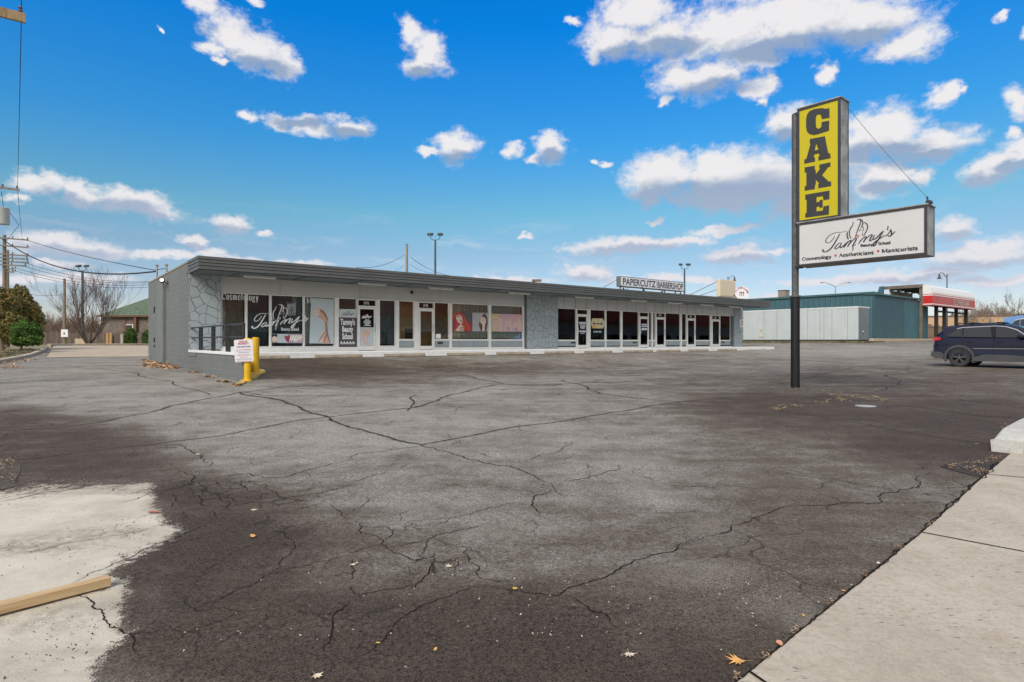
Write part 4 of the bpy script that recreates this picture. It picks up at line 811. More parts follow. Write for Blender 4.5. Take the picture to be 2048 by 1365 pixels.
MB().box(F(821.5), F(825.5), -.05, .02, 3.78, 3.92).build('alarm_box', M_DARKMETAL, bld)
# retaining wall along the front-left, railing on it
rw = MB(); rw.box(T0, T0+.2, -7.85, -.031, -.2, 1.075); rwo = rw.build('retaining_wall', M_BLOCK, loc=O0, rotz=RZ)
tag(rwo, 'low painted block wall running out from the corner of the building to the yellow bollards', 'wall')
cp_ = MB(); cp_.box(T0-.03, T0+.25, -7.88, -.04, 1.076, 1.165); cp_.box(T0-.025, T0-.001, -1.4, -.03, .93, 1.075, 1); c_ = cp_.build('coping', [M_WHITE, M_BLOCK], None, bevel=.01); c_.parent = rwo
rail = thing('handrail', 'black steel railing with thin posts on the low block wall', 'railing', O0, RZ)
rt = MB(); xs = T0+.1
def YR(px): return ray_plane_t(px, xs)
prs = [(YR(381.5), YR(400)), (YR(403.5), YR(425)), (YR(428.5), YR(454)), (YR(458.5), YR(487.5))]
for i, (ya_, yb_) in enumerate(prs):
    for k, yy_ in enumerate((ya_, yb_)):
        MB().box(xs-.035, xs+.035, yy_-.035, yy_+.035, 1.165, 2.02).build('post', M_DARKMETAL, rail)
    y0_, y1_ = min(ya_, yb_)+.03, max(ya_, yb_)-.03
    for z_ in (1.60, 1.975): MB().box(xs-.024, xs+.024, y0_, y1_, z_, z_+.05).build('rail', M_DARKMETAL, rail)
for i in range(3):
    a_, b_ = prs[i][1], prs[i+1][0]; MB().box(xs-.02, xs+.02, min(a_, b_)+.031, max(a_, b_)-.031, 1.985, 2.02).build('rail', M_DARKMETAL, rail)
# soffit lights
M_TUBE = mat('white_diffuser', (.78, .78, .76), .4, .03)
fx = [(487,552),(717,772),(858,907),(1018,1060),(1151,1186),(1263,1293),(1337,1364),(1401,1427),(1459,1483)]
LBL = ['nearest the left end', 'above the first door', 'above the lit door', 'left of the middle stone pier', 'just right of the middle stone pier', 'above the arrow door', 'right of the arrow door', 'second from the right end', 'closest to the right end pier']
f0_ = None
for (a, b), l in zip(fx, LBL):
    ta, tb = F(a, -1.15), F(b, -1.15); 
    if f0_ is None:
        f0_ = thing('ceiling_light', '', 'light fixture', group='fluorescent lights under the canopy')
        L_ = 2.44; MB().box(-L_/2, L_/2, -.06, .06, -.035, 0).build('housing', M_ALU, f0_); MB().box(-L_/2+.03, L_/2-.03, -.05, .05, -.085, -.036).build('diffuser', M_TUBE, f0_, bevel=.015); o = f0_
    else: o = copy_tree(f0_)
    o.location = SW((ta+tb)/2, -1.15, 4.054); o.rotation_euler = (0, 0, RZ); o['label'] = 'white fluorescent strip light under the canopy, '+l
    o.scale = ((tb-ta)/2.44, 1, 1)
# flood light on the side wall
yf = ray_plane_t(336, T0); fl = site_thing('wall_light', 'metal flood light glowing on the grey side wall above the pipe chase', 'flood light', T0, yf, 4.1)
MB().box(-.06, -.002, -.09, .09, -.08, .08).build('mount', M_JOINT, fl); MB().tube([(-.06, 0, .0), (-.16, .0, .04), (-.22, .05, .03)], .02, 8).build('arm', M_CHROME, fl)
hd = MB(); hd.lathe([(.05, .0), (.09, .03), (.13, .12), (.135, .16)], (0, 0, 0), 14); hdo = hd.build('lamp_head', mat('lamp_shell', (.12, .09, .06), .4), fl, smooth=True); hdo.location = (-.22, -.02, .03); hdo.rotation_euler = (math.radians(60), math.radians(-35), 0)
ln = MB(); ln.lathe([(.001, .162), (.075, .161), (.001, .18)], (0, 0, 0), 14); lno = ln.build('lens', mat('lit_lens', (1, .97, .85), .3, emit=(1, .95, .8), estr=1.3), hdo)
hd2 = MB(); hd2.lathe([(.04, .0), (.09, .03), (.11, .1)], (0, 0, 0), 12); h2 = hd2.build('lamp_head', M_TUBE, fl, smooth=True); h2.location = (-.2, .26, .05); h2.rotation_euler = (math.radians(-70), math.radians(-20), 0)
# interior of the lit unit
li = site_thing('ceiling_panel', 'lit ceiling lights inside the second unit behind the tall door', 'ceiling lights', F(850), 1.6, 3.72)
mm = mat('lit_panel', (1, .9, .7), .5, emit=(1, .78, .45), estr=11)
for i, (dx, dy) in enumerate(((-1.0, -.4), (.5, -.4), (-1.0, 1.6), (.5, 1.6), (1.6, .6))): MB().box(dx, dx+.9, dy, dy+.35, -.03, .0).build('panel', mm, li)
M_CHAIR = mat('dark_vinyl', (.05, .045, .04), .4)
def salon_chair(t, y, rot, label):
    o = thing('salon_chair', label, 'chair', SW(t, y, ZF), RZ+rot, 'chairs inside the lit unit')
    MB().lathe([(.28, 0), (.28, .03), (.04, .05), (.035, .4)]).build('base', M_CHROME, o, smooth=False)
    MB().box(-.27, .27, -.27, .27, .4, .54).build('seat', M_CHAIR, o, bevel=.04); MB().box(-.26, .26, .22, .34, .5, 1.1).build('backrest', M_CHAIR, o, bevel=.05)
    for s in (-1, 1): MB().box(s*.3-.04, s*.3+.04, -.22, .26, .62, .69).build('armrest', M_CHAIR, o, bevel=.02)
salon_chair(F(846), 1.0, .3, 'dark padded chair just inside the lit doorway'); salon_chair(F(862), 2.0, -.5, 'dark padded chair deeper in the lit room behind the first one')
# ------------------------------------------------------------------ posters and window lettering
PAL = {}
def pm(n, c): 
    return mat('print_'+n, c, .5, .04, 5)
def site_flat(name, label, cat, mats, fn, y=0.0, group=None):
    """flat artwork on the glass, drawn in photo pixels converted to the facade plane"""
    mb = MB(); fn(mb); o = mb.build(name, mats, loc=O0, rotz=RZ); return tag(o, label, cat, group)
def zf(px, py):
    t = F(px); d = O0.y+TD.y*t; return zat(py, d)
def poly(mb, pts, y, mi):   # photo pixels
    mb.add([(F(p[0]), y, zf(p[0], p[1])) for p in pts], [tuple(range(len(pts)))], mi)
def stroke(mb, pts, w, y, mi, sub=4):
    q = spline([(F(p[0]), zf(*p)) for p in pts], sub); ribbon(mb, q, lambda i, dx, dz: w*(.35+.65*math.sin(PI*min(max(i, .03), .97))), y, mi)
WH = pm('white', (.88, .89, .88)); BK = pm('black', (.02, .02, .022)); SKIN = pm('skin', (.62, .40, .30)); SKL = pm('skin_light', (.72, .56, .48)); SKD = pm('skin_shadow', (.33, .17, .12)); PINK = pm('pink', (.62, .38, .42)); RED = pm('red', (.45, .05, .03)); ORG = pm('orange_red', (.62, .14, .05))
PALE = pm('pale_blue', (.52, .60, .62)); GREY = pm('grey', (.30, .30, .31)); DKP = pm('dark_plum', (.075, .062, .075)); LIL = pm('lilac', (.45, .33, .45)); YEL = pm('straw', (.62, .50, .22)); NAVY = pm('navy', (.03, .06, .14)); GOLD = pm('gold', (.70, .42, .12)); CRE = pm('cream', (.66, .56, .36)); CRIM = pm('crimson', (.35, .04, .08))
def fn(mb):
    serif_text(mb, 'Cosmetology', F(444), F(518), zf(444, 598.5), .27, -.004, 0, thick=.15, thin=.05, gap=.16)
site_flat('window_lettering', 'white serif word Cosmetology across the top of the left windows', 'lettering', [WH], fn)
# big logo on the glass: map tracing units (446..1438) to px 504..618
def fn(mb):
    k = (617.5-504)/(1438-446)
    def fz(p):
        # tracing tilts with the sign's perspective: undo it, then lay on the glass
        u = (p[0]-446)/992; X = 504+(617.5-504)*u
        Z = 656+.016*(X-504)-(570-p[1]-.095*(p[0]-446))*k*1.05
        return (F(X), zf(X, Z))
    logo(mb, None, fz, .0024, -.004, 0, wk=1.55)
    serif_text(mb, 'Beauty School', F(562), F(597.5), zf(562, 661), .13, -.003, 0, thick=.17, thin=.07)
site_flat('window_lettering', 'large white script logo with a line-drawn woman on the dark left windows', 'lettering', [WH], fn)
def hands(mb, x0, x1, y0, y1, seed, n=7, cols=(0, 1, 2, 3)):
    """strokes like fingers and arms, photo px box"""
    r = random.Random(seed)
    for i in range(n):
        cx = x0+(x1-x0)*(i+.5)/n; w = (x1-x0)/n; tilt = r.uniform(-.5, .5)*w
        for k in range(3):
            xx = cx+(k-1)*w*.28; top = y0+(y1-y0)*r.uniform(.05, .4)
            q = [(xx+tilt, top), (xx+tilt*.5, (top+y1)/2), (xx, y1-1)]
            stroke(mb, q, .10+.03*r.random(), -.012-.0004*(i*3+k), cols[0]); stroke(mb, [(a+w*.07, b) for a, b in q], .02, -.013-.0004*(i*3+k), cols[1])
            stroke(mb, [q[0], (q[0][0], q[0][1]+1.2)], .05, -.020-.0002*k, cols[2])
def fn(mb):
    poly(mb, [(543, 667.6), (605.5, 668), (605.5, 686.3), (543, 685.6)], -.002, 5); poly(mb, [(543.2, 668.2), (554.5, 668.2), (554.5, 685.2), (543.2, 684.9)], -.004, 4); poly(mb, [(576, 668.2), (605.3, 668.4), (605.3, 685.8), (576, 685.5)], -.004, 6)
    for i in range(5): stroke(mb, [(545+i*1.9, 672+abs(i-2)), (546+i*1.8, 678), (545.5+i*1.6, 684)], .09, -.006-.0004*i, 7)
    r = random.Random(5)
    for i in range(9): 
        a = 569+i*2.6; stroke(mb, [(a, 670+r.random()*3), (a+3, 677), (a+r.uniform(2, 7), 684.5)], .075, -.008-.0004*i, 3 if i < 6 else 8)
    for i in range(10): 
        a = 580+i*2.5; stroke(mb, [(a+3, 669.5), (a+1, 676), (a-r.uniform(0, 4), 684)], .06, -.012-.0004*i, 7 if i % 2 else 8)
site_flat('poster', 'small wide poster of manicured hands low in the third window', 'poster', [SKIN, SKD, RED, CRIM, BK, PALE, LIL, SKL, WH], fn)
def fn(mb):
    poly(mb, [(622, 596), (667, 598.3), (667, 687.5), (618.5, 686.5)], -.002, 0)
    # arm with bent hand
    poly(mb, [(626, 618), (634, 616.5), (644, 619), (650, 628), (655.5, 641), (655, 655), (655.5, 668), (660, 686.6), (643, 686.2), (650, 668), (649.5, 652), (648, 643), (641, 637), (634, 633), (640, 628), (634, 622)], -.004, 1)
    stroke(mb, [(637, 620), (645, 623), (651, 631), (656, 642)], .10, -.0055, 3); stroke(mb, [(652, 642), (653, 655), (654.5, 668), (660, 686)], .09, -.0058, 3)
    for i in range(4): stroke(mb, [(640-i, 620+i*1.6), (632-i, 619+i*3.2), (624+i, 624+i*4)], .075, -.0065-.0004*i, 2)
    stroke(mb, [(650, 664), (644, 672), (637, 684)], .05, -.0085, 3); stroke(mb, [(646, 664), (641, 675), (645, 686)], .16, -.0070, 2); stroke(mb, [(654, 668), (650, 676), (648, 686)], .05, -.009, 3)
    serif_text(mb, 'Manicurist', F(613), F(666), zf(613, 606.5), .23, -.009, 4, thick=.14, thin=.05, gap=.06)
site_flat('poster', 'tall pale poster of a bent arm and hand behind the fourth window', 'poster', [PALE, SKIN, SKL, SKD, pm('mist', (.58, .66, .66))], fn)
def fn(mb):
    poly(mb, [(678.6, 618), (712.6, 618.6), (712.6, 635.2), (678.6, 634.6)], -.002, 1); poly(mb, [(677.6, 634.9), (713.4, 635.4), (713.4, 695), (677.6, 695)], -.0025, 0)
    X0, X1 = F(681), F(709.5)
    for i, (w, a, b) in enumerate((("Tammy's", 681, 709.5), ('Beauty', 684, 706), ('School', 684.5, 705.5))):
        zb_ = zf(695, 649.5+i*14.2); vs, fs = text_mb(w, .36, offset=.012); m_ = max(v[0] for v in vs); k = (F(b)-F(a))/m_
        mb.add([(F(a)+v[0]*k, -.006+v[1]*.3, zb_+v[2]) for v in vs], fs, 2)
    for s in range(5): stroke(mb, [(680+s*6, 689), (682.5+s*6, 683), (684+s*6, 688), (686+s*6, 685)], .035, -.006, 2)
    k = (709-684)/992.
    logo(mb, None, lambda p: (F(684+(p[0]-446)*k), zf(695, 631.5-(570-.095*(p[0]-446)-p[1])*k)), .0011, -.004, 3, wk=1.4)
site_flat('window_banner', "dark banner reading Tammy's Beauty School in tall white letters beside the first door", 'banner', [DKP, pm('pale_grey', (.58, .62, .64)), WH, pm('ink', (.10, .10, .11))], fn)
def fn(mb):
    poly(mb, [(720.2, 654.2), (748.2, 654.6), (748.2, 694.6), (720.4, 694.4)], -.004, 0)
    poly(mb, [(723.5, 668), (725, 661), (730, 657.5), (738, 658.5), (743, 664), (740, 671), (737, 673.5), (733, 672.5), (733.5, 680), (740, 688), (746, 694.4), (733, 694.3), (727, 684), (724, 676)], -.006, 1)
    for i in range(4): stroke(mb, [(728+i*3.2, 659.5+i*.3), (727.5+i*3.4, 665), (728.5+i*3.2, 671+i*.8)], .05, -.0075-.0004*i, 2)
    stroke(mb, [(725, 670), (728, 681), (736, 694)], .05, -.009, 3); stroke(mb, [(733, 673), (735, 684), (742, 694)], .05, -.0095, 3)
site_flat('poster', 'poster of a folded pale hand in the lower half of the first door', 'poster', [PALE, SKL, SKIN, PINK], fn)
def fn(mb):
    k = (743.5-724)/992.
    logo(mb, None, lambda p: (F(724+(p[0]-446)*k), zf(733, 636.5-(570-.095*(p[0]-446)-p[1])*k)), .0016, -.004, 0, wk=1.7)
    for i, (a, b) in enumerate(((730, 738), (728, 741), (727, 741), (728, 741), (731, 738), (727.5, 741.5))): mb.box(F(a), F(b), -.008, -.004, zf(733, 640.3+i*2.25), zf(733, 639.1+i*2.25))
site_flat('window_lettering', 'small white logo and opening hours on the dark glass of the first door', 'lettering', [WH], fn)
def fn(mb):
    poly(mb, [(904.8, 624.6), (944.5, 625), (944.5, 662.6), (904.8, 662.2)], -.004, 0)      # dark ground
    poly(mb, [(904.8, 627), (912, 624.8), (922, 624.9), (927, 629), (932, 640), (940, 646), (943, 655), (941, 662.5), (904.9, 662.2)], -.0055, 1)   # hair
    poly(mb, [(913, 631), (919, 629), (924, 634), (925.5, 641), (924, 646), (920.5, 648.5), (915, 643), (912, 637)], -.007, 2)   # face
    poly(mb, [(910, 662.2), (918, 651), (923, 648), (926, 653), (928, 662.3)], -.0072, 2)
    poly(mb, [(905, 640), (908, 634), (911, 640), (914, 648), (909, 657), (905, 660)], -.0078, 3)
    stroke(mb, [(914, 631.5), (917, 632.5), (919.5, 634)], .035, -.0085, 0); stroke(mb, [(920, 642.2), (922.3, 641.2), (924, 642.4)], .06, -.0085, 3); stroke(mb, [(922.5, 633), (924, 636.5), (922, 637.5)], .02, -.0086, 5)
    for i in range(9): stroke(mb, [(911+i*2, 625.5+i*.6), (908+i*3.1, 636+i*1.6), (908+i*3.8, 660)], .05, -.0062-.0002*i, 3 if i % 2 else 4)
    poly(mb, [(913, 631), (919, 629), (924, 634), (925.5, 641), (924, 646), (920.5, 648.5), (915, 643), (912, 637)], -.0083, 2)
    stroke(mb, [(913.5, 632.5), (916.5, 632), (919.5, 634)], .05, -.009, 0); stroke(mb, [(919.8, 642.6), (922.3, 641.4), (924.2, 642.8)], .075, -.009, 3)
    for i in range(4): stroke(mb, [(928, 654+i*2), (923, 653.5+i*2), (919, 655.5+i*2)], .05, -.0092-.0003*i, 2 if i % 2 == 0 else 5)
site_flat('poster', 'poster of a woman with long red hair in the window with striped blinds', 'poster', [pm('charcoal', (.10, .09, .10)), RED, SKL, CRIM, ORG, SKD], fn)
def fn(mb):
    poly(mb, [(944.7, 625.2), (976, 625.6), (976, 663), (944.7, 662.8)], -.004, 0); poly(mb, [(960, 640), (965, 630), (969.5, 626), (974, 634), (975.6, 645), (972, 663), (962, 663), (957.5, 650)], -.0055, 1)
    poly(mb, [(961, 635), (966, 633), (971, 637), (972.5, 643), (970, 649), (969, 662.8), (964, 662.8), (965, 650), (960, 644)], -.007, 2)
    for i in range(4): stroke(mb, [(962+i*2.2, 633+i*.6), (961.5+i*2.4, 638), (963+i*2, 643)], .03, -.008-.0003*i, 3)
site_flat('poster', 'poster of a raised hand before dark hair beside the red-haired woman', 'poster', [pm('smoke', (.42, .42, .42)), pm('umber', (.10, .07, .06)), SKL, SKIN], fn)
def fn(mb):
    poly(mb, [(983, 627.3), (1045.8, 629.2), (1045.8, 663.6), (983, 663.2)], -.004, 0); poly(mb, [(983.2, 627.5), (996.5, 627.9), (996.5, 663), (983.2, 663)], -.0055, 1)
    for i in range(6): stroke(mb, [(984, 634+i*4), (989, 637+i*4.4), (995.5, 636+i*5)], .09, -.0065-.0003*i, 3); stroke(mb, [(984, 636+i*4), (989, 639+i*4.4), (995.5, 638+i*5)], .03, -.009, 2)
    hands(mb, 998, 1044, 630, 663, 4, 5, (3, 4, 5, 3))
    for (x, y) in ((1014, 654), (1016, 657), (1031, 659), (1029, 656)): stroke(mb, [(x, y), (x+1, y+2), (x+.5, y+4)], .14, -.03, 5)
site_flat('poster', 'wide pink poster of several hands in the window left of the middle stone pier', 'poster', [PINK, YEL, SKD, SKL, pm('rose_shadow', (.42, .20, .22)), LIL], fn)
def fn(mb): poly(mb, [(871.6, 667.8), (881.3, 667.8), (881.3, 676.8), (871.6, 676.8)], -.004, 0)
site_flat('paper_notice', 'white paper notice taped low in the window right of the lit door', 'notice', [WH], fn)
def fn(mb):
    n = [(1183.5, 637.6), (1185, 637.6), (1185, 636.6), (1206, 637), (1206, 640), (1208, 640), (1208, 642.5), (1209, 642.5), (1209, 652), (1208, 652), (1208, 654.5), (1206, 654.5), (1206, 657), (1184.6, 656.6), (1184.6, 653.8), (1183, 653.8), (1183, 650), (1182, 650), (1182, 643), (1183, 643), (1183, 640.5), (1183.5, 640.5)]
    poly(mb, n, -.004, 0); mb.box(F(1185.5), F(1206.5), -.009, -.006, zf(1195, 647.9), zf(1195, 646.9), 1)
    for x in (1187.5, 1196, 1203.5): mb.box(F(x-1.1), F(x+1.1), -.0095, -.0065, zf(1195, 649.2), zf(1195, 645.6), 1)
    for x in (1189.5, 1201.5): mb.box(F(x-.4), F(x+.4), -.0095, -.0065, zf(1195, 650), zf(1195, 644.8), 1)
    poly(mb, [(1184.8, 650.5), (1192, 651.5), (1192, 656.5), (1184.8, 656.3)], -.0055, 2)
site_flat('window_decal', 'gold double-edged razor blade decal in the window right of the middle pier door', 'decal', [CRE, BK, GOLD], fn)
def fn(mb):
    for i, (a, b) in enumerate(((1187, 1203),)): 
        x = 1187
        for w in (2, 1.6, 2.6, 1, 2.2, 2.6): mb.box(F(x), F(x+w*.85), -.008, -.004, zf(1195, 665), zf(1195, 661.8)); x += w+.8
site_flat('window_lettering', 'small pale phone number under the razor blade decal', 'lettering', [pm('pale_cyan', (.55, .68, .70))], fn)
def fn(mb):
    for i, (a, b, h) in enumerate(((1157.5, 1171.5, 3.2), (1159, 1170, 1.8), (1160, 1169.5, 1.4), (1160, 1169, 1.4), (1161, 1168.5, 1.2), (1158, 1172, 2.6), (1160.5, 1168.5, 1.4))):
        y = 644.2+[0, 5, 8, 10.2, 12.4, 17, 21.6][i]
        poly(mb, [(a-.8, y-.8), (b+.8, y-.8), (b+.8, y+h+.8), (a-.8, y+h+.8)], -.026, 1)
        x = a
        while x < b-.5: mb.box(F(x), F(min(x+1.5, b)), -.034, -.030, zf(1165, y+h), zf(1165, y)); x += 2.0
site_flat('window_lettering', 'blue and white lettering on the door beside the middle stone pier', 'lettering', [WH, NAVY], fn)
def fn(mb):
    poly(mb, [(1281.5, 646.5), (1294.5, 646.5), (1294.5, 662.5), (1281.5, 662.5)], -.026, 1)
    for y, a, b in ((648, 1283, 1293), (651.4, 1282.3, 1293.6)):
        x = a
        while x < b-.5: mb.box(F(x), F(x+1.3), -.034, -.030, zf(1288, y+2.2), zf(1288, y)); x += 1.8
    mb.add([(F(a), -.032, zf(1288, b)) for a, b in ((1282, 658), (1285.3, 655.2), (1285.3, 656.7), (1293.8, 656.7), (1293.8, 659.6), (1285.3, 659.6), (1285.3, 661))], [tuple(range(7))], 0)
site_flat('window_decal', 'blue decal with a white arrow pointing left on a glass door', 'decal', [WH, NAVY], fn)
def fn(mb):
    mb.box(F(1478), F(1484.3), -.09, -.072, zf(1481, 654.4), zf(1481, 639), 0)
    for i in range(7): mb.box(F(1479), F(1483.6), -.093, -.0895, zf(1481, 642.2+i*1.6), zf(1481, 641.4+i*1.6), 1)
site_flat('wall_sign', 'small white notice sign on the right end stone pier', 'sign', [WH, pm('sign_red', (.45, .12, .12))], fn)
# ------------------------------------------------------------------ roof signs
M_SIGNF = mat('sign_face', (.72, .72, .75), .4, .03); M_CAB = mat('sign_cabinet', (.13, .15, .155), .5, .1, 4, streak=.3); M_SUP = mat('galvanised', (.38, .38, .37), .5, .15, 6, metal=.6)
t0, t1 = F(1241), F(1368.5)
rs = site_thing('roof_sign', 'long white box sign with black letters reading Papercutz Barbershop standing on the roof', 'sign', t0, 0, 0)
L = t1-t0; MB().box(0, L, .02, .36, 4.98, 5.65).build('cabinet', M_CAB, rs, bevel=.01)
MB().box(.05, L-.05, .0, .018, 5.03, 5.60).build('sign_panel', M_SIGNF, rs)
tx = MB(); 
for w, a, b in (('PAPERCUTZ', .23, L*.525), ('BARBERSHOP', L*.555, L-.15)):
    vs, fs = text_mb(w, .58, offset=.010); m_ = max(v[0] for v in vs); mn = min(v[0] for v in vs); k = (b-a)/(m_-mn); tx.add([(a+(v[0]-mn)*k, -.006+v[1]*.5, 5.115+v[2]*1.02) for v in vs], fs, 0)
tx.box(L*.54, L*.54+.02, -.004, -.001, 5.03, 5.6, 0)
tx.build('lettering', mat('letter_black', (.03, .03, .035), .5), rs)
for x in (.15, L*.36, L*.70, L-.8): MB().box(x, x+.07, .15, .22, 4.3, 4.98).build('support', M_SUP, rs)
for x in (.1, L*.35, L-.6): MB().tube([(x, .3, 5.5), (x-.1, 3.2, 4.37)], .022, 6).build('brace', M_SUP, rs)
a0, a1 = F(1440), F(1471); cs = site_thing('blank_sign', 'blank cream box sign with two struts on the right end of the roof', 'sign', a0, 0, 0)
M_CREAM = mat('cream_panel', (.66, .56, .40), .6, .06, 3, streak=.15); L = a1-a0
MB().box(0, L, .0, .32, 4.86, 6.16).build('cabinet', M_CREAM, cs, bevel=.03); MB().box(.1, L-.1, -.012, -.001, 4.95, 6.07).build('sign_panel', mat('cream_face', (.70, .60, .45), .5, .04), cs)
for x in (.12, L-.2): MB().box(x, x+.08, .1, .18, 4.3, 4.86).build('support', M_SUP, cs)
for x, z in ((.05, 6.0), (.05, 5.4)): MB().tube([(x, .3, z), (x-.2, 4.6-(6-z)*.8, 4.37)], .028, 6).build('brace', M_SUP, cs)
sp0 = None
for i, (px, l) in enumerate(((1247, 'leftmost, under the long roof sign'), (1288, 'second from left under the long sign'), (1324, 'third from left under the long sign'), (1361, 'under the right end of the long sign'), (1472, 'at the foot of the blank cream sign'))):
    if sp0 is None:
        sp0 = thing('spotlight', '', 'spotlight', group='spotlights on the canopy edge'); MB().tube([(0, 0, -.05), (0, 0, .1), (-.12, -.05, .22), (-.3, -.05, .24)], .022, 6).build('arm', M_DARKMETAL, sp0)
        MB().box(-.07, .07, -.06, .06, -.08, .14).build('mount', M_DARKMETAL, sp0); q = MB(); q.lathe([(.03, 0), (.09, .06), (.1, .2)], (0, 0, 0), 10); q = q.build('lamp_head', M_DARKMETAL, sp0); q.location = (-.3, -.05, .24); q.rotation_euler = (math.radians(-60), 0, 0); o = sp0
    else: o = copy_tree(sp0)
    o.scale = (.55, .55, .55); o.location = SW(F(px, -1.88), -1.88, 4.58); o.rotation_euler = (0, 0, RZ); o['label'] = 'small dark spotlight on the canopy, '+l
# white round-topped sign beyond the roof
D = 58; c = at(1483.5, 594, D)
rd = thing('arched_sign', 'small round-topped white sign with red arched letters beyond the roof', 'sign', (c.x, c.y, 0), -.25)
pts = [(-.62, 5.6), (.62, 5.6)]+[(.62*math.cos(a), 6.35+.42*math.sin(a)) for a in np.linspace(0, PI, 14)]
MB().prism_xz(pts, 0, .15).build('sign_panel', M_SIGNF, rd); MB().tube([(0, .1, 1.0), (0, .1, 5.7)], .1, 8).build('pole', M_SUP, rd)
tx = MB(); W_ = 'FLOWERAMA'
for i, ch in enumerate(W_):
    an = PI*(.92-.84*i/8); put_text(tx, ch, .46*math.cos(an)-.05*math.sin(an), 6.12+.42*math.sin(an), .26, -.01, rot=an-PI/2, offset=.006)
for s in (-.16, 0, .16): tx.box(s-.03, s+.03, -.012, -.006, 5.85, 6.15); tx.lathe([(.01, 0), (.07, .06), (.01, .12)], (s, -.05, 6.15), 6)
tx.build('lettering', mat('sign_letter_red', (.40, .05, .04), .6), rd)
# ------------------------------------------------------------------ the big pole sign
AX = Vector((.6489, -.7609, 0)); NX = Vector((.7609, .6489, 0)); F0 = Vector((7.15, 14.95, 0)); SRZ = math.atan2(-.7609, .6489)
M_POLE = mat('black_pole', (.007, .007, .008), .45, .3, 5, .2, 30); M_POLE2 = mat('weathered_pole', (.10, .10, .10), .55, .3, 5)
ps = thing('pole_sign', 'tall black pole carrying a yellow vertical sign with black letters above a white sign', 'sign', F0, SRZ)
def SL(px): r = (px-1024)/FPX; return (r*14.95-7.15)/(.6489+.7609*r)
def SZ(px, py): return zat(py, 14.95-.7609*SL(px))
pc = (-.215, .26); zb_ = h1(F0.x+AX.x*pc[0]+NX.x*pc[1], F0.y+AX.y*pc[0]+NX.y*pc[1])
MB().tube([(pc[0], pc[1], zb_-.05), (pc[0], pc[1], 2.62)], .108, 20).build('pole', M_POLE, ps, smooth=False); autosmooth(ps.children[-1])
MB().tube([(pc[0], pc[1], 2.62), (pc[0], pc[1], 7.27)], .084, 20).build('pole', M_POLE2, ps); autosmooth(ps.children[-1])
MB().lathe([(.108, 0), (.135, .0), (.135, .035), (.086, .035)], (pc[0], pc[1], 2.62), 20).build('collar', M_POLE2, ps)
# yellow cabinet
M_FR = mat('dark_trim', (.035, .035, .037), .5); M_CABS = mat('galvanised_cabinet', (.32, .315, .305), .6, .3, 3, .2, 20, metal=.1, streak=.6)
M_YEL = mat('yellow_acrylic', (.54, .45, .003), .35, .03, 1); M_LET = mat('letter_charcoal', (.035, .035, .038), .6, .08)
M_WSF = mat('white_acrylic', (.60, .59, .59), .35, .04, 1, streak=.06)
def cabinet(nm, x0, x1, z0, z1, fm, T=.5):
    b = MB(); b.box(x0, x1, .03, T-.03, z0, z1); c = b.build('cabinet', M_CABS, ps, bevel=.006)
    f = MB(); w = .045
    for y0, y1 in ((-.012, .03), (T-.03, T+.012)):
        f.box(x0-.005, x1+.005, y0, y1, z0-.005, z0+w); f.box(x0-.005, x1+.005, y0, y1, z1-w, z1+.005); f.box(x0-.005, x0+w, y0+.001, y1-.001, z0+w, z1-w); f.box(x1-w, x1+.005, y0+.001, y1-.001, z0+w, z1-w)
    f.build('trim', M_FR, c)
    p = MB(); p.box(x0+w, x1-w, .004, .029, z0+w, z1-w); p.box(x0+w, x1-w, T-.029, T-.004, z0+w, z1-w); p.build('sign_panel', fm, c)
    q = MB(); q.box(x0-.02, x1+.03, -.02, T+.02, z1+.006, z1+.03); q.build('cap', M_CABS, c)
    return c
LY = SL(1676.4)+.04; z_y0 = SZ(1640, 438)-.045; c1 = cabinet('upper', -.04, LY, 4.45, 7.27, M_YEL); LW = SL(1848)+.05; c2 = cabinet('lower', -.04, LW, 3.36, 4.425, M_WSF, .53)
def Z6(X, Y): px, py = 1560+X/3.591, 180+Y/3.591; return (SL(px), SZ(px, py))
CAKE = {'C': [(355,130),(330,135),(300,130),(250,136),(212,152),(193,180),(188,215),(188,270),(196,300),(215,316),(240,322),(275,316),(310,304),(325,300),(352,290),(353,220),(300,230),(298,262),(287,275),(270,278),(259,268),(257,240),(257,195),(263,180),(278,173),(292,176),(299,190),(300,207),(355,198)],
 'A': [(215,352),(322,332),(346,452),(360,455),(363,488),(277,506),(276,478),(285,476),(280,454),(248,460),(242,484),(251,486),(251,513),(175,528),(176,498),(190,494),(220,384),(215,382)],
 'K': [(178,556),(250,543),(250,573),(257,575),(257,606),(290,563),(283,560),(283,536),(362,519),(362,548),(346,553),(302,612),(350,657),(367,657),(367,688),(275,704),(275,676),(284,672),(257,642),(257,677),(251,680),(250,710),(178,722),(178,692),(190,688),(190,592),(178,590)],
 'E': [(182,752),(355,722),(355,783),(313,790),(308,760),(262,768),(262,806),(285,802),(286,790),(306,787),(306,842),(286,846),(285,834),(262,838),(262,872),(308,865),(313,836),(353,828),(350,893),(182,916),(182,888),(192,880),(192,790),(182,785)]}
for k_, pts in CAKE.items():
    b = MB(); q = [Z6(*p) for p in pts]
    for y0, y1 in ((-.006, .004), ): b.prism_xz(q[::-1], y0, y1, 0)
    if k_ == 'A': b.add([(x, -.0085, z) for x, z in [Z6(262, 388), Z6(251, 434), Z6(276, 429)]], [(0, 1, 2)], 1)
    b.build('letter', [M_LET, M_YEL], c1)
lm = MB()
def Z5(X, Y): px, py = 1580+X/6.827, 420+Y/6.827; return (SL(px), SZ(px, py))
s_u = (Z5(1438, 300)[0]-Z5(446, 300)[0])/992
logo(lm, None, lambda p: Z5(*p), s_u, .0015, 0, 1, wk=1.6)
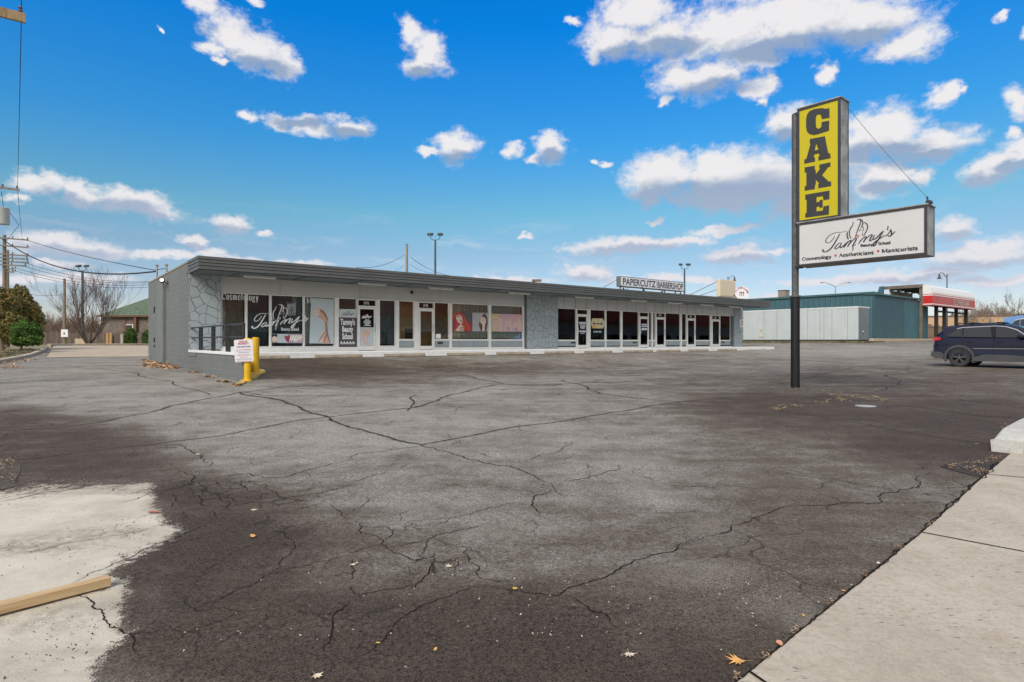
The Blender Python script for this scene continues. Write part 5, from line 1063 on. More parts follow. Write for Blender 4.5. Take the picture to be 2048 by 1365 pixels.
def stx(t, X0, Y0, X1, Y1, cap):
    a, b = Z5(X0, Y0), Z5(X1, Y1); serif_text(lm, t, a[0], b[0], a[1], cap*s_u, .001, 0, slope=(b[1]-a[1])/(b[0]-a[0]), thick=.19, thin=.09)
stx('Cosmetology', 165, 692, 568, 655, 48); stx('Aestheticians', 668, 642, 1145, 598, 50); stx('Manicurists', 1252, 585, 1746, 540, 52)

for a_ in (('Beauty', 960, 503, 1128, 487, 38), ('School', 1207, 476, 1375, 462, 38)):
    a, b = Z5(a_[1], a_[2]), Z5(a_[3], a_[4]); serif_text(lm, a_[0], a[0], b[0], a[1], 38*s_u, .001, 0, slope=(b[1]-a[1])/(b[0]-a[0]), thick=.24, thin=.14)
for (X, Y) in ((622, 621), (1203, 560)):
    x, z = Z5(X, Y); lm.add([(x+.026*math.cos(a), -.001, z+.026*math.sin(a)) for a in np.linspace(0, 2*PI, 14, endpoint=False)], [tuple(range(14))], 2)
lm.build('lettering', [M_LET, mat('lip_red', (.5, .10, .03), .5), mat('dot_red', (.42, .03, .03), .5)], c2)
for z in (3.37, 4.44, 7.25): MB().box(pc[0], -.04, .18, .34, z-.03, z+.03).build('bracket', M_FR, ps)
MB().box(LW-.02, LW+.06, .0, .2, 4.46, 4.52).build('bracket', M_FR, ps); MB().tube([(LW-.0, .1, 4.46), (LW-.02, .1, 4.62)], .02, 6).build('bracket', M_FR, ps)
MB().tube([(LY, .25, 7.2)]+[(LY+(LW-.02-LY)*t, .25-.15*t, 7.2+(4.6-7.2)*t-.05*math.sin(PI*t)) for t in (.25, .5, .75)]+[(LW-.02, .1, 4.6)], .005, 5).build('guy_wire', M_DARKMETAL, ps)
# earth mound, straw and cover plate at the pole foot
pw = F0+AX*pc[0]+NX*pc[1]
mv = []; n1, n2 = 14, 40; mb = MB()
for i in range(n1+1):
    for j in range(n2):
        r = i/n1; a = 2*PI*j/n2; R_ = (.95+.18*math.sin(3*a+1)+.12*math.sin(5*a)); x = pw.x+math.cos(a)*r*R_*1.15; y = pw.y+math.sin(a)*r*R_; mv.append((x, y, h1(x, y)+.0055+.07*(1-r)**1.4*(1+.2*math.sin(4*a+2))*(1 if r < 1 else 0)-.01*(r > .97)))
mb.add(mv, [(i*n2+j, (i+1)*n2+j, (i+1)*n2+(j+1) % n2, i*n2+(j+1) % n2) for i in range(n1) for j in range(n2)])
tag(mb.build('dirt_mound', mat('earth', (.085, .068, .05), .95, .4, 12, .6, 60), smooth=True), kind='structure')
def debris(name, spots, mats, n, size, label, cat, thin=False, flat=.25, seed=1, lift=.008):
    r = random.Random(seed); mb = MB()
    for k in range(n):
        (px, py, rx, ry) = spots[r.randrange(len(spots))]
        for _ in range(8):
            a, b = r.gauss(0, .5), r.gauss(0, .5)
            if a*a+b*b < 1.3: break
        p = gp(px+a*rx, py+b*ry); s = size*r.uniform(.5, 1.4); q = r.uniform(0, 2*PI); u = Vector((math.cos(q), math.sin(q), r.uniform(-flat, flat)))*s; v = Vector((-math.sin(q), math.cos(q), r.uniform(-flat, flat)))*s*(.12 if thin else .6)
        p.z += lift+r.uniform(0, .03 if not thin else .02); mb.add([p-u, p-v*.9, p+u*.9, p+v], [(0, 1, 2, 3)], r.randrange(len(mats)))
    return tag(mb.build(name, mats), label, cat, kind='stuff')
ST = [mat('straw', (.46, .33, .14), .9, .3, 20), mat('straw_brown', (.20, .13, .06), .9, .3, 20), mat('straw_pale', (.55, .42, .22), .9)]
debris('straw_debris', [(1550,777,16,4),(1570,776,20,4),(1640,783,10,3),(1672,790,22,6),(1700,792,26,4),(1740,797,26,4),(1765,801,14,4),(1600,812,50,4),(1560,818,20,3),(1630,805,30,2),(1680,800,24,3)], ST, 520, .055, 'dry straw and broken stalks scattered around the foot of the pole', 'straw', True, seed=4)
LM = [mat('leaf_rust', (.36, .13, .05), .85, .3, 9), mat('leaf_tan', (.45, .28, .14), .85, .3, 9), mat('leaf_brown', (.17, .08, .04), .85, .3, 9), mat('leaf_pale', (.55, .42, .30), .85)]
debris('leaf_litter', [(300,722,22,5),(320,729,26,5),(345,735,20,3),(310,731,26,5),(330,733,30,4)], LM, 900, .075, 'heap of rust-brown leaves against the foot of the grey side wall', 'fallen leaves', False, .6, seed=5)
debris('leaf_litter', [(392,745,16,2),(420,754,16,1.6),(450,764,16,1.6),(475,771,10,1.6)], LM, 260, .05, 'thin line of brown leaf crumbs along the base of the low block wall', 'leaf crumbs', False, .4, seed=6)
debris('leaf_litter', [(10,726,30,4),(50,718,30,4),(30,722,40,3),(80,706,14,5),(20,735,30,3)], LM, 600, .05, 'scattered leaves along the left kerb and grass', 'fallen leaves', False, .4, seed=8)
debris('leaf_litter', [(8,945,16,16),(22,925,12,10),(5,925,14,8),(25,960,8,8)], [LM[2], LM[3], mat('dirt_dark', (.05, .04, .03), .95)], 800, .008, 'dirt and crumbled leaves in the broken patch at the left edge', 'dirt', False, .4, seed=9)
debris('leaf_litter', [(1905,934,20,4),(1940,938,24,5),(1960,945,20,5),(1950,928,30,3),(2010,855,10,5),(1985,920,20,6)], [LM[1], LM[3], MATS['dirt_dark'], LM[2]], 900, .008, 'crumbled leaves and dirt in the pothole beside the sidewalk', 'leaf crumbs', False, .4, seed=10)
hp = [gp(*q) for q in ((1880,934),(1895,927),(1935,926),(1990,930),(1996,936),(1975,948),(1962,955),(1920,946))]
hm = MB(); hm.add([(p.x, p.y, p.z+.006) for p in hp], [tuple(range(len(hp)))[::-1]]); tag(hm.build('pothole', mat('pothole_dirt', (.035, .028, .023), .95, .5, 30, .8, 80)), kind='structure')
hp = [gp(*q) for q in ((-20,985),(-30,915),(8,918),(30,921),(42,932),(40,945),(30,962),(38,972),(10,980))]
hm = MB(); hm.add([(p.x, p.y, p.z+.006) for p in hp], [tuple(range(len(hp)))]); tag(hm.build('dirt_patch', mat('patch_dirt', (.075, .058, .045), .95, .5, 20, .6, 60)), kind='structure')
cv_ = gp(1731, 812.5); c = MB(); c.lathe([(.19, 0), (.19, .012), (.15, .016)], (0, 0, 0), 24); cvo = c.build('cover_plate', mat('pale_steel', (.36, .36, .35), .6), loc=cv_); tag(cvo, 'small round pale metal cover set in the asphalt right of the tall pole', 'cover plate')
debris('leaf_litter', [(1475,1362,8,5),(1530,1318,10,6),(1590,1268,10,5),(1660,1212,10,5),(1730,1152,10,4),(1800,1100,10,4),(1860,1052,8,4),(1930,985,8,4)], [LM[1], LM[3], LM[2], MATS['dirt_dark']], 500, .006, 'fine leaf crumbs caught along the seam between sidewalk and asphalt', 'leaf crumbs', False, .4, seed=30)
# gravel crumbs on the pale concrete
debris('gravel', [(120,1050,200,60),(100,1120,180,40),(150,1260,120,60),(80,1320,120,50),(250,1060,60,30),(40,1010,100,20)], [mat('stone_dark', (.05, .045, .04), .9), mat('stone_brown', (.12, .09, .06), .9)], 300, .007, 'tiny dark stones scattered over the pale concrete', 'gravel', False, .7, seed=12, lift=.004)
debris('gravel', [(700,1250,400,90),(1200,1250,300,90),(1550,1180,160,60),(900,1150,400,60)], [mat('stone_pale', (.5, .46, .38), .9), MATS['stone_brown']], 500, .006, 'tiny pale stones scattered over the dark asphalt', 'gravel', False, .7, seed=13, lift=.004)
# ------------------------------------------------------------------ fallen leaves lying on their own
def leaf_mesh(kind, rr):
    """outline of a lobed leaf, about 1 unit across"""
    if kind == 'maple': ang = [(0, .22), (14, .30), (22, .55), (32, .34), (48, .40), (62, .62), (74, .36), (84, .40), (90, .72), (96, .40), (106, .36), (118, .62), (132, .40), (148, .34), (158, .55), (166, .30), (180, .22), (215, .20), (268, .12), (325, .2)]
    elif kind == 'oak': ang = [(0, .25), (10, .5), (22, .3), (35, .55), (47, .28), (62, .62), (72, .3), (90, .75), (105, .32), (118, .6), (130, .28), (145, .5), (158, .26), (172, .48), (185, .2), (230, .22), (268, .3), (310, .2)]
    else: ang = [(0, .2), (30, .3), (60, .42), (90, .6), (120, .42), (150, .3), (180, .2), (220, .3), (270, .5), (320, .3)]
    vs = [(0, 0, .03)]
    for a, r in ang:
        r *= rr.uniform(.9, 1.1); x, y = r*math.cos(math.radians(a)), r*math.sin(math.radians(a)); vs.append((x, y, .02+rr.uniform(0, .10)*r*2+.12*x*x))
    n = len(ang); mb = MB(); mb.add(vs, [(0, 1+i, 1+(i+1) % n) for i in range(n)]); mb.add([(-.012, -.1, .03), (.012, -.1, .03), (.02, -.62, .05), (.0, -.62, .05)], [(0, 1, 2, 3)])
    return mb
C_PALE = mat('leaf_bleached', (.62, .52, .40), .8, .15, 14); C_OR = mat('leaf_orange', (.62, .33, .10), .8, .2, 10); C_YEL = mat('leaf_yellow', (.60, .40, .06), .8, .2, 10); C_RED = mat('leaf_red', (.35, .10, .07), .8, .2, 10)
LV = [(1258,1310,27,'maple',C_PALE,'pale star-shaped leaf alone on the dark asphalt at the bottom centre right'),(1478,1325,42,'oak',C_OR,'large orange-tan lobed leaf beside the sidewalk edge at the bottom'),(1560,1290,22,'plain',mat('leaf_salmon', (.6,.3,.17), .8),'orange-brown leaf on the edge where sidewalk meets asphalt'),
 (632,1353,26,'maple',C_PALE,'pale leaf cut close to the bottom edge left of centre'),(896,1135,17,'maple',C_PALE,'pale leaf beside the forked crack in the centre foreground'),(707,1132,15,'maple',C_PALE,'pale leaf lying on a crack left of the centre foreground'),
 (1029,1180,14,'maple',C_YEL,'yellow leaf on the crack in the centre foreground'),(508,1022,15,'maple',C_PALE,'pale leaf among the alligator cracks right of the concrete'),(505,1073,21,'plain',C_OR,'curled orange-brown leaf on dark asphalt right of the pale concrete'),
 (308,1026,22,'plain',C_RED,'reddish leaf at the tip of the pale concrete'),(398,910,13,'maple',C_PALE,'pale leaf on a short crack above the alligator cracks'),(871,1301,13,'plain',C_OR,'narrow tan leaf on the dark asphalt at the bottom centre'),
 (198,1181,20,'maple',LM[2],'dark brown leaf caught under the end of the timber'),(1033,812,8,'maple',C_OR,'orange leaf far out in the middle of the lot'),(1607,1233,10,'plain',C_YEL,'small yellow leaf on the seam of the sidewalk'),(1757,1128,13,'plain',C_PALE,'pale scrap leaf against the sidewalk edge under the crack'),
 (1955,889,8,'maple',C_YEL,'small yellow leaf near the end of the white kerb'),(1689,1184,11,'oak',C_OR,'torn brown leaf in the seam halfway along the sidewalk'),(756,1288,10,'plain',C_YEL,'small yellow leaf on the long crack at the bottom')]
for i, (px, py, w, k, m_, l) in enumerate(LV):
    p = gp(px, py); s = w*p.y/FPX*1.05; o = leaf_mesh(k, random.Random(i)).build('fallen_leaf', m_, loc=p+Vector((0, 0, .006)), rotz=random.Random(i+50).uniform(0, 6.28)); o.scale = (s, s, s); tag(o, l, 'leaf', 'single fallen leaves on the ground')
# timber in the lower left
p1 = gp(221, 1178); p0 = gp(-150, 1300); d = (p0-p1); d.z = 0; d.normalize(); d = Vector((-.80, -.60, 0)).normalized()
TA = gp(219, 1172); TB = gp(-30, 1238); ang = math.atan2(TB.y-TA.y, TB.x-TA.x)
h_ = TA.y*17/FPX; tb = MB(); tb.box(0, 3.2, -.036, .036, .01, .01+h_)
m_w = bpy.data.materials.new('pine_board'); m_w.use_nodes = True; T = NT(m_w.node_tree); co = T.n('ShaderNodeTexCoord').outputs['Object']; mp = T.n('ShaderNodeMapping'); T.link(co, mp.inputs[0]); mp.inputs['Scale'].default_value = (.8, 14, 14)
T.link(T.ramp(T.noise(mp.outputs[0], 3, 5, .6, .6), [(.3, (.40, .25, .11)), (.5, (.52, .36, .19)), (.7, (.60, .45, .26))]), T.N['Principled BSDF'].inputs['Base Color']); T.N['Principled BSDF'].inputs['Roughness'].default_value = .7
tbo = tb.build('timber', m_w, loc=TA, rotz=ang, bevel=.003); tag(tbo, 'long sawn pine board lying on the pale concrete in the lower left corner', 'board')
# ------------------------------------------------------------------ bollards with tow sign
M_BOL = mat('bollard_yellow', (.72, .42, .008), .45, .12, 5, .1, 30, streak=.15); bz = []
for (px, py, top, l) in ((495, 762, 676, 'front yellow bollard carrying the white tow-away sign'), (511, 747, 674.5, 'rear yellow bollard behind the signed one')):
    p = gp(px, py); hgt = zat(top, p.y)-p.z; r = 7.2*p.y/FPX; o = thing('bollard', l, 'bollard', p, 0, 'yellow bollards at the end of the block wall')
    b = MB(); b.lathe([(r, -.05), (r, hgt-.06), (r*.93, hgt-.02), (r*.7, hgt-.002), (.001, hgt)], (0, 0, 0), 24); autosmooth(b.build('post', M_BOL, o)); bz.append((p, r, hgt))
    b = MB(); b.lathe([(r+.004, 0), (r+.03, .012), (r+.004, .03)], (0, 0, 0), 24, 0); b.build('collar', M_BOL, o)
p, r, hgt = bz[0]; sg = thing('parking_sign', 'white tow-away sign with red and blue lines fixed to the front bollard', 'sign', (p.x, p.y-r-.03, 0), math.radians(12))
kz = p.y/FPX; ts = MB(); x0, x1 = (479-495)*kz, (514-495)*kz; z1_, z0_ = zat(679, p.y), zat(723.5, p.y); cc = .03
pts = [(x0+cc, z0_), (x1-cc, z0_), (x1, z0_+cc), (x1, z1_-cc), (x1-cc, z1_), (x0+cc, z1_), (x0, z1_-cc), (x0, z0_+cc)]
ts.prism_xz(pts, 0, .006); ts.build('sign_panel', mat('sign_white', (.72, .71, .73), .4, .02), sg); sg.rotation_euler = (0, math.radians(-3), math.radians(10))
tx = MB(); RB = [mat('text_red', (.42, .03, .08), .6), mat('text_blue', (.10, .09, .28), .6), mat('text_grey', (.32, .28, .42), .6)]; xm = (x0+x1)/2; H_ = z1_-z0_
def line(s, zz, w, sz, mi):
    vs, fs = text_mb(s, sz, offset=.002); a, b = min(v[0] for v in vs), max(v[0] for v in vs); k = w/(b-a); tx.add([(xm-w/2+(v[0]-a)*k, -.003+v[1]*.2, zz+v[2]) for v in vs], fs, mi)
line('PRIVATE', z1_-.085, .22, .075, 0); line('PROPERTY', z1_-.145, .29, .075, 0); line('TOW AWAY ZONE', z1_-.225, .36, .062, 1)
for i, (w, mi, zz) in enumerate(((.38, 0, .275), (.42, 2, .315), (.28, 1, .355), (.28, 2, .40), (.38, 0, .435), (.22, 0, .485), (.42, 2, .53), (.42, 2, .555), (.40, 0, .60))):
    rr = random.Random(i); x = xm-w/2
    while x < xm+w/2-.01:
        l = rr.uniform(.02, .05); tx.box(x, min(x+l, xm+w/2), -.0035, -.001, z1_-zz*H_/.62-.008, z1_-zz*H_/.62+.004, mi); x += l+.01
tx.build('lettering', RB, sg)
base = [gp(*q) for q in ((470,773),(486,769),(492,765),(512,757),(524,748),(532,746),(527,742),(512,741),(500,748),(490,757),(480,765))]
bm_ = MB(); n = len(base); bm_.add([(q.x, q.y, q.z-.05) for q in base]+[(q.x, q.y, q.z+.05) for q in base], [tuple(range(n)), tuple(range(2*n-1, n-1, -1))]+[(k, n+k, n+(k+1) % n, (k+1) % n) for k in range(n)]); tag(bm_.build('concrete_footing', mat('yellow_concrete', (.62, .42, .12), .8, .3, 9, .4, 40)), 'yellow-painted concrete wedge under the two bollards', 'concrete base')
# ------------------------------------------------------------------ wheel stops
M_STOP = mat('stop_concrete', (.30, .25, .19), .9, .2, 5, .4, 50)
st = [(518,579),(631,724),(769,849),(895,968),(994,1058),(1091,1147),(1170,1223),(1248,1304),(1315,1359),(1378,1415),(1437,1472),(1489,1532)]
desc = ['behind the yellow bollards','below the tall banner window','below the lit door','below the striped blinds','left of the middle stone pier','at the foot of the middle stone pier','below the razor blade decal','below the door with the arrow','between the arrow door and the next door','below the second door from the right','below the last door by the right pier','past the right end of the building']
s0 = None
for i, ((a, b), l) in enumerate(zip(st, desc)):
    Y_ = -2.75; ta, tb_ = F(a, Y_), F(b, Y_)
    if s0 is None:
        m = MB(); pr = [(-.09, 0), (.09, 0), (.09, .05), (.06, .13), (-.06, .13), (-.09, .05)]; n = 6
        m.add([(x, q[0], q[1]) for x in (-1, 1) for q in pr], [(0, 1, 2, 3, 4, 5)[::-1], (6, 7, 8, 9, 10, 11)]+[(k, (k+1) % n, n+(k+1) % n, n+k) for k in range(n)]); o = s0 = m.build('wheel_stop', M_STOP, bevel=.012)
    else: o = s0.copy(); COL.objects.link(o)
    c = SW((ta+tb_)/2, Y_); o.location = (c.x, c.y, h1(c.x, c.y)+.004); o.rotation_euler = (0, 0, RZ); o.scale = ((tb_-ta)/2, 1, 1)
    if i == len(st)-1: o.data = o.data.copy(); o.data.materials[0] = M_WHITE_KERB
    tag(o, ('white-painted' if i == len(st)-1 else 'tan concrete')+' wheel stop '+l, 'wheel stop', 'wheel stops along the storefront')
# ------------------------------------------------------------------ buildings to the right
def rib_material(name, c0, c1, axis=0, freq=3.3, rough=.5):
    m = bpy.data.materials.new(name); m.use_nodes = True; T = NT(m.node_tree); b = T.N['Principled BSDF']; co = T.n('ShaderNodeTexCoord').outputs['Object']; sp = T.n('ShaderNodeSeparateXYZ'); T.link(co, sp.inputs[0])
    w = T.math('FRACT', T.math('MULTIPLY', sp.outputs[axis], freq)); r_ = T.math('ABSOLUTE', T.math('SUBTRACT', w, .5)); rib = T.remap(r_, .08, .18)
    c = T.mix(T.remap(T.noise(co, .6, 5), .3, .7), c0, c1); c = T.mix(T.math('MULTIPLY', T.math('SUBTRACT', 1.0, rib), .25), c, tuple(min(1, q*1.5) for q in c1))
    sv = T.n('ShaderNodeMapping'); T.link(co, sv.inputs[0]); sv.inputs['Scale'].default_value = (3, 3, .2); c = T.mix(T.math('MULTIPLY', T.remap(T.noise(sv.outputs[0], 1.5, 4), .5, .8), .3), c, tuple(q*.55 for q in c0))
    T.link(c, b.inputs['Base Color']); b.inputs['Roughness'].default_value = rough
    bn = T.n('ShaderNodeBump'); bn.inputs['Strength'].default_value = .9; bn.inputs['Distance'].default_value = .03; T.link(T.math('SUBTRACT', 1.0, rib), bn.inputs['Height']); T.link(bn.outputs[0], b.inputs['Normal'])
    return m
M_TEALX = rib_material('teal_ribbed', (.035, .115, .145), (.045, .14, .17), 0, 3.3); M_TEALY = rib_material('teal_ribbed_side', (.045, .115, .135), (.055, .13, .15), 1, 2.0)
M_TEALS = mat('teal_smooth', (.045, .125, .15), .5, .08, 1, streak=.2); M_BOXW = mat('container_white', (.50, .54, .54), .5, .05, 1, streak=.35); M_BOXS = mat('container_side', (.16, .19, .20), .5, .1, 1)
M_BROWN = mat('brown_steel', (.16, .12, .09), .6, .2, 3); M_DBROWN = mat('dark_post', (.035, .025, .02), .6); M_TRIM = mat('teal_trim', (.05, .13, .14), .5)
tl = thing('flower_shop', 'teal metal-clad shop building with an open porch and red and white awning', 'building', O0, RZ)
# main block: wall facing the shops at t=48.3
TP0, TP1 = ray_plane_y(1757, -2.6), ray_plane_y(1773, -2.6)
mw = MB(); mw.box(48.3, TP0+.3, -2.9, 1.3, 1.2, 5.86); mw.box(48.3, 61.9, 1.31, 40, 1.2, 5.86); mw.box(TP0+.31, 61.9, -2.9, 1.3, 1.2, 5.7); mw.build('wall', M_TEALY, tl); MB().box(48.15, TP0+.2, -3.0, 40.1, 5.87, 6.05).build('roof', M_TRIM, tl)
MB().box(48.3, 59.2, -3.0, -2.901, 1.75, 5.8).build('front_wall', M_TEALX, tl) if False else None
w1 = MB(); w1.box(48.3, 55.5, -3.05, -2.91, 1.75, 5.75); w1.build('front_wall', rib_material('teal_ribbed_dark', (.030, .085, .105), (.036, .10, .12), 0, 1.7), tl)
w2 = MB(); w2.box(55.51, 59.3, -3.08, -2.91, 1.75, 5.75); w2.build('front_wall', M_TEALX, tl)
MB().box(48.2, 59.4, -3.25, -2.3, 5.76, 5.9).build('eave', M_TRIM, tl)
MB().box(59.3, 62, -3.08, -2.91, 1.75, 5.15).build('front_wall', M_TEALX, tl)
# raised porch roof, parapet and beams
YB = ray_plane_t(1768, 59.3); YB2 = ray_plane_t(1755, 59.3)
pp = MB(); q_ = [(YB, 5.7), (YB2, 5.7), (YB2, 6.25), (YB+.55, 6.6), (YB+.35, 7.36), (YB, 7.36)]; n = len(q_)
pp.add([(x, a, b) for x in (59.0, 59.3) for a, b in q_], [tuple(range(n))[::-1], tuple(range(n, 2*n))]+[(k, (k+1) % n, n+(k+1) % n, n+k) for k in range(n)]); pp.build('parapet', M_TEALS, tl)
pr = MB(); pr.box(59.25, 73.1, -3.38, YB-.01, 7.2, 7.34); pr.box(59.25, 59.45, -3.36, YB-.02, 7.02, 7.199); pr.box(59.38, 59.6, -3.36, -3.1, 1.75, 7.0)
for i in range(6): pr.box(60.6+i*2.1, 60.75+i*2.1, -3.3, YB-.05, 6.95, 7.19)
pr.box(59.5, 73, -1.4, -1.2, 6.8, 6.94)
pr.build('porch_roof', M_BROWN, tl); MB().box(59.6, 66, YB-.5, YB-.4, 5.72, 6.9).build('porch_wall', M_CREAM, tl); MB().box(66.1, 73, YB-.5, YB-.4, 1.8, 6.9).build('porch_wall', M_TEALS, tl) if False else None
ZA0, ZA1 = 5.12, 7.28; X0_, X1_ = 59.4, 73.2; YF = -4.25
aw = MB(); pf = [(-3.4, ZA1+.02), (YF+.55, ZA1), (YF+.2, ZA1-.25), (YF, ZA1-.75), (YF-.02, ZA0+.05), (YF+.05, ZA0), (-3.4, ZA0)]
M_AW = mat('awning_white', (.74, .72, .70), .5, .03); M_AR = mat('awning_red', (.50, .02, .02), .45, .08, .5); M_AP = mat('awning_front', (.48, .09, .075), .5, .08, .5)
n = len(pf); aw.add([(x, q[0], q[1]) for x in (X0_, X1_) for q in pf], [tuple(range(n)), tuple(range(2*n-1, n-1, -1))]+[(k, n+k, n+(k+1) % n, (k+1) % n) for k in range(n)])
awo = aw.build('awning', M_AW, tl)
bd = MB(); bd.box(X0_-.02, X1_+.02, YF-.06, -3.42, ZA0+.0, ZA0+1.2, 0); bd.build('awning_band', [M_AP], tl); MB().box(X0_-.03, X0_-.021, YF-.05, -3.45, ZA0+.15, ZA0+1.05).build('awning_band', M_AR, tl)
for z0, z1 in ((ZA0+.10, ZA0+.2), (ZA0+1.02, ZA0+1.12)): MB().box(X0_-.035, X1_+.035, YF-.075, -3.43, z0, z1).build('awning_stripe', M_AW, tl)
tx = MB(); vs, fs = text_mb('FLOWERAMA', .95, offset=.022); m_ = max(v[0] for v in vs); k = (ray_plane_y(1937, YF)-ray_plane_y(1905, YF))/m_; tx.add([(ray_plane_y(1905, YF)+v[0]*k, YF-.085, ZA0+.27+v[2]*1.0) for v in vs], fs, 0)
tx.build('lettering', M_AW, tl)
for t in (62.1, 64.6, 68.5, 71.9): MB().box(t, t+.28, -3.9, -3.6, 1.6, ZA0).build('porch_post', M_DBROWN, tl)
for t in (64.6, 68.5): MB().box(t, t+.2, .6, .8, 1.6, 6.9).build('porch_post', M_DBROWN, tl)
MB().box(62, 73, -3.75, -3.65, 4.55, 4.75).build('porch_beam', M_DBROWN, tl)
tag(MB().box(44, 59.5, -4.6, -3.2, 1.1, 1.72).build('shop_kerb', M_KERB, loc=O0, rotz=RZ, bevel=.02), kind='structure')
fn_ = thing('iron_fence', 'black iron fence panels under the red awning', 'fence', SW(62.4, -2.0, 1.65), RZ)
f = MB()
for i in range(60): f.box(i*.16, i*.16+.025, -.012, .012, 0, 1.5+(.25*math.sin(PI*(i % 15)/15)))
f.build('bars', M_DARKMETAL, fn_); MB().box(0, 9.6, -.02, .02, .2, .25).box(0, 9.6, -.02, .02, 1.35, 1.4).build('rail', M_DARKMETAL, fn_)
# white container
cx = thing('cold_store', 'long low white panelled container box standing beside the teal building', 'container', SW(41.5, 0, 0), RZ)
Y0_, Y1_ = -4.4, 6.0; MB().box(0, 2.2, Y0_, Y1_, 1.62, 4.3).build('body', M_BOXW, cx); MB().box(-.02, 2.25, Y0_-.02, Y1_, 4.3, 4.4).build('cap', mat('cap_white', (.68, .7, .7), .5), cx)
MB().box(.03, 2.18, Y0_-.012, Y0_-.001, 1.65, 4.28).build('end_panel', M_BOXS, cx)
for px in (1528, 1554, 1615, 1640, 1648, 1664, 1695): MB().box(-.012, -.001, ray_plane_t(px, 41.5)-.02, ray_plane_t(px, 41.5)+.02, 1.65, 4.28).build('seam', mat('seam_grey', (.33, .36, .36), .6), cx)
yy_ = ray_plane_t(1523, 41.5); b = MB(); b.box(-.06, -.002, yy_-.18, yy_+.18, 1.9, 1.95); b.box(-.06, -.002, yy_-.18, yy_+.18, 2.5, 2.55); b.box(-.06, -.002, yy_-.2, yy_-.15, 1.9, 2.55); b.box(-.06, -.002, yy_+.12, yy_+.17, 1.9, 2.55); b.build('latch', M_CREAM, cx)
MB().box(.05, 2.15, Y0_+.05, Y1_, 1.3, 1.62).build('plinth', mat('mossy_base', (.06, .06, .035), .9, .5, 5), cx)
wr = MB(); wr.tube([(1.0+.12*math.cos(a), Y0_-.03, 2.25+.1*math.sin(a)) for a in np.linspace(0, 5.5, 12)], .02, 5); wr.build('emblem', M_CHROME, cx)
tag(MB().box(-.8, 3.5, Y0_-.7, 7, 1.0, 1.5).build('container_kerb', mat('mossy_kerb', (.13, .12, .07), .9, .4, 2), loc=SW(41.5, 0, 0), rotz=RZ), kind='structure')
# rooftop units
ac = thing('rooftop_unit', 'boxy beige rooftop unit on the teal roof', 'roof unit', SW(50, 14, 6.3), RZ); p = at(1567.5, 594, 64)
ac.location = (p.x, p.y, p.z); MB().box(-.45, .45, -.4, .4, 0, .65).build('casing', mat('unit_beige', (.28, .24, .19), .6), ac); MB().box(-.5, .5, -.45, .45, .66, .72).build('cap', M_BROWN, ac)
# service mast + conduit at canopy's right end
# far tan store
ft = thing('store_building', 'long low tan building far off behind the red awning', 'building', at(2000, 682, 120), -.2)
MB().box(-14, 40, 0, 12, -.8, 4.9).build('wall', mat('tan_stucco', (.50, .34, .22), .8, .06, .3), ft); MB().box(-14.1, 40.1, -.1, 12, 4.9, 5.15).build('parapet', M_BROWN, ft); MB().box(-3, 30, -.06, -.01, 0, 2.2).build('window', M_GLASSD, ft)
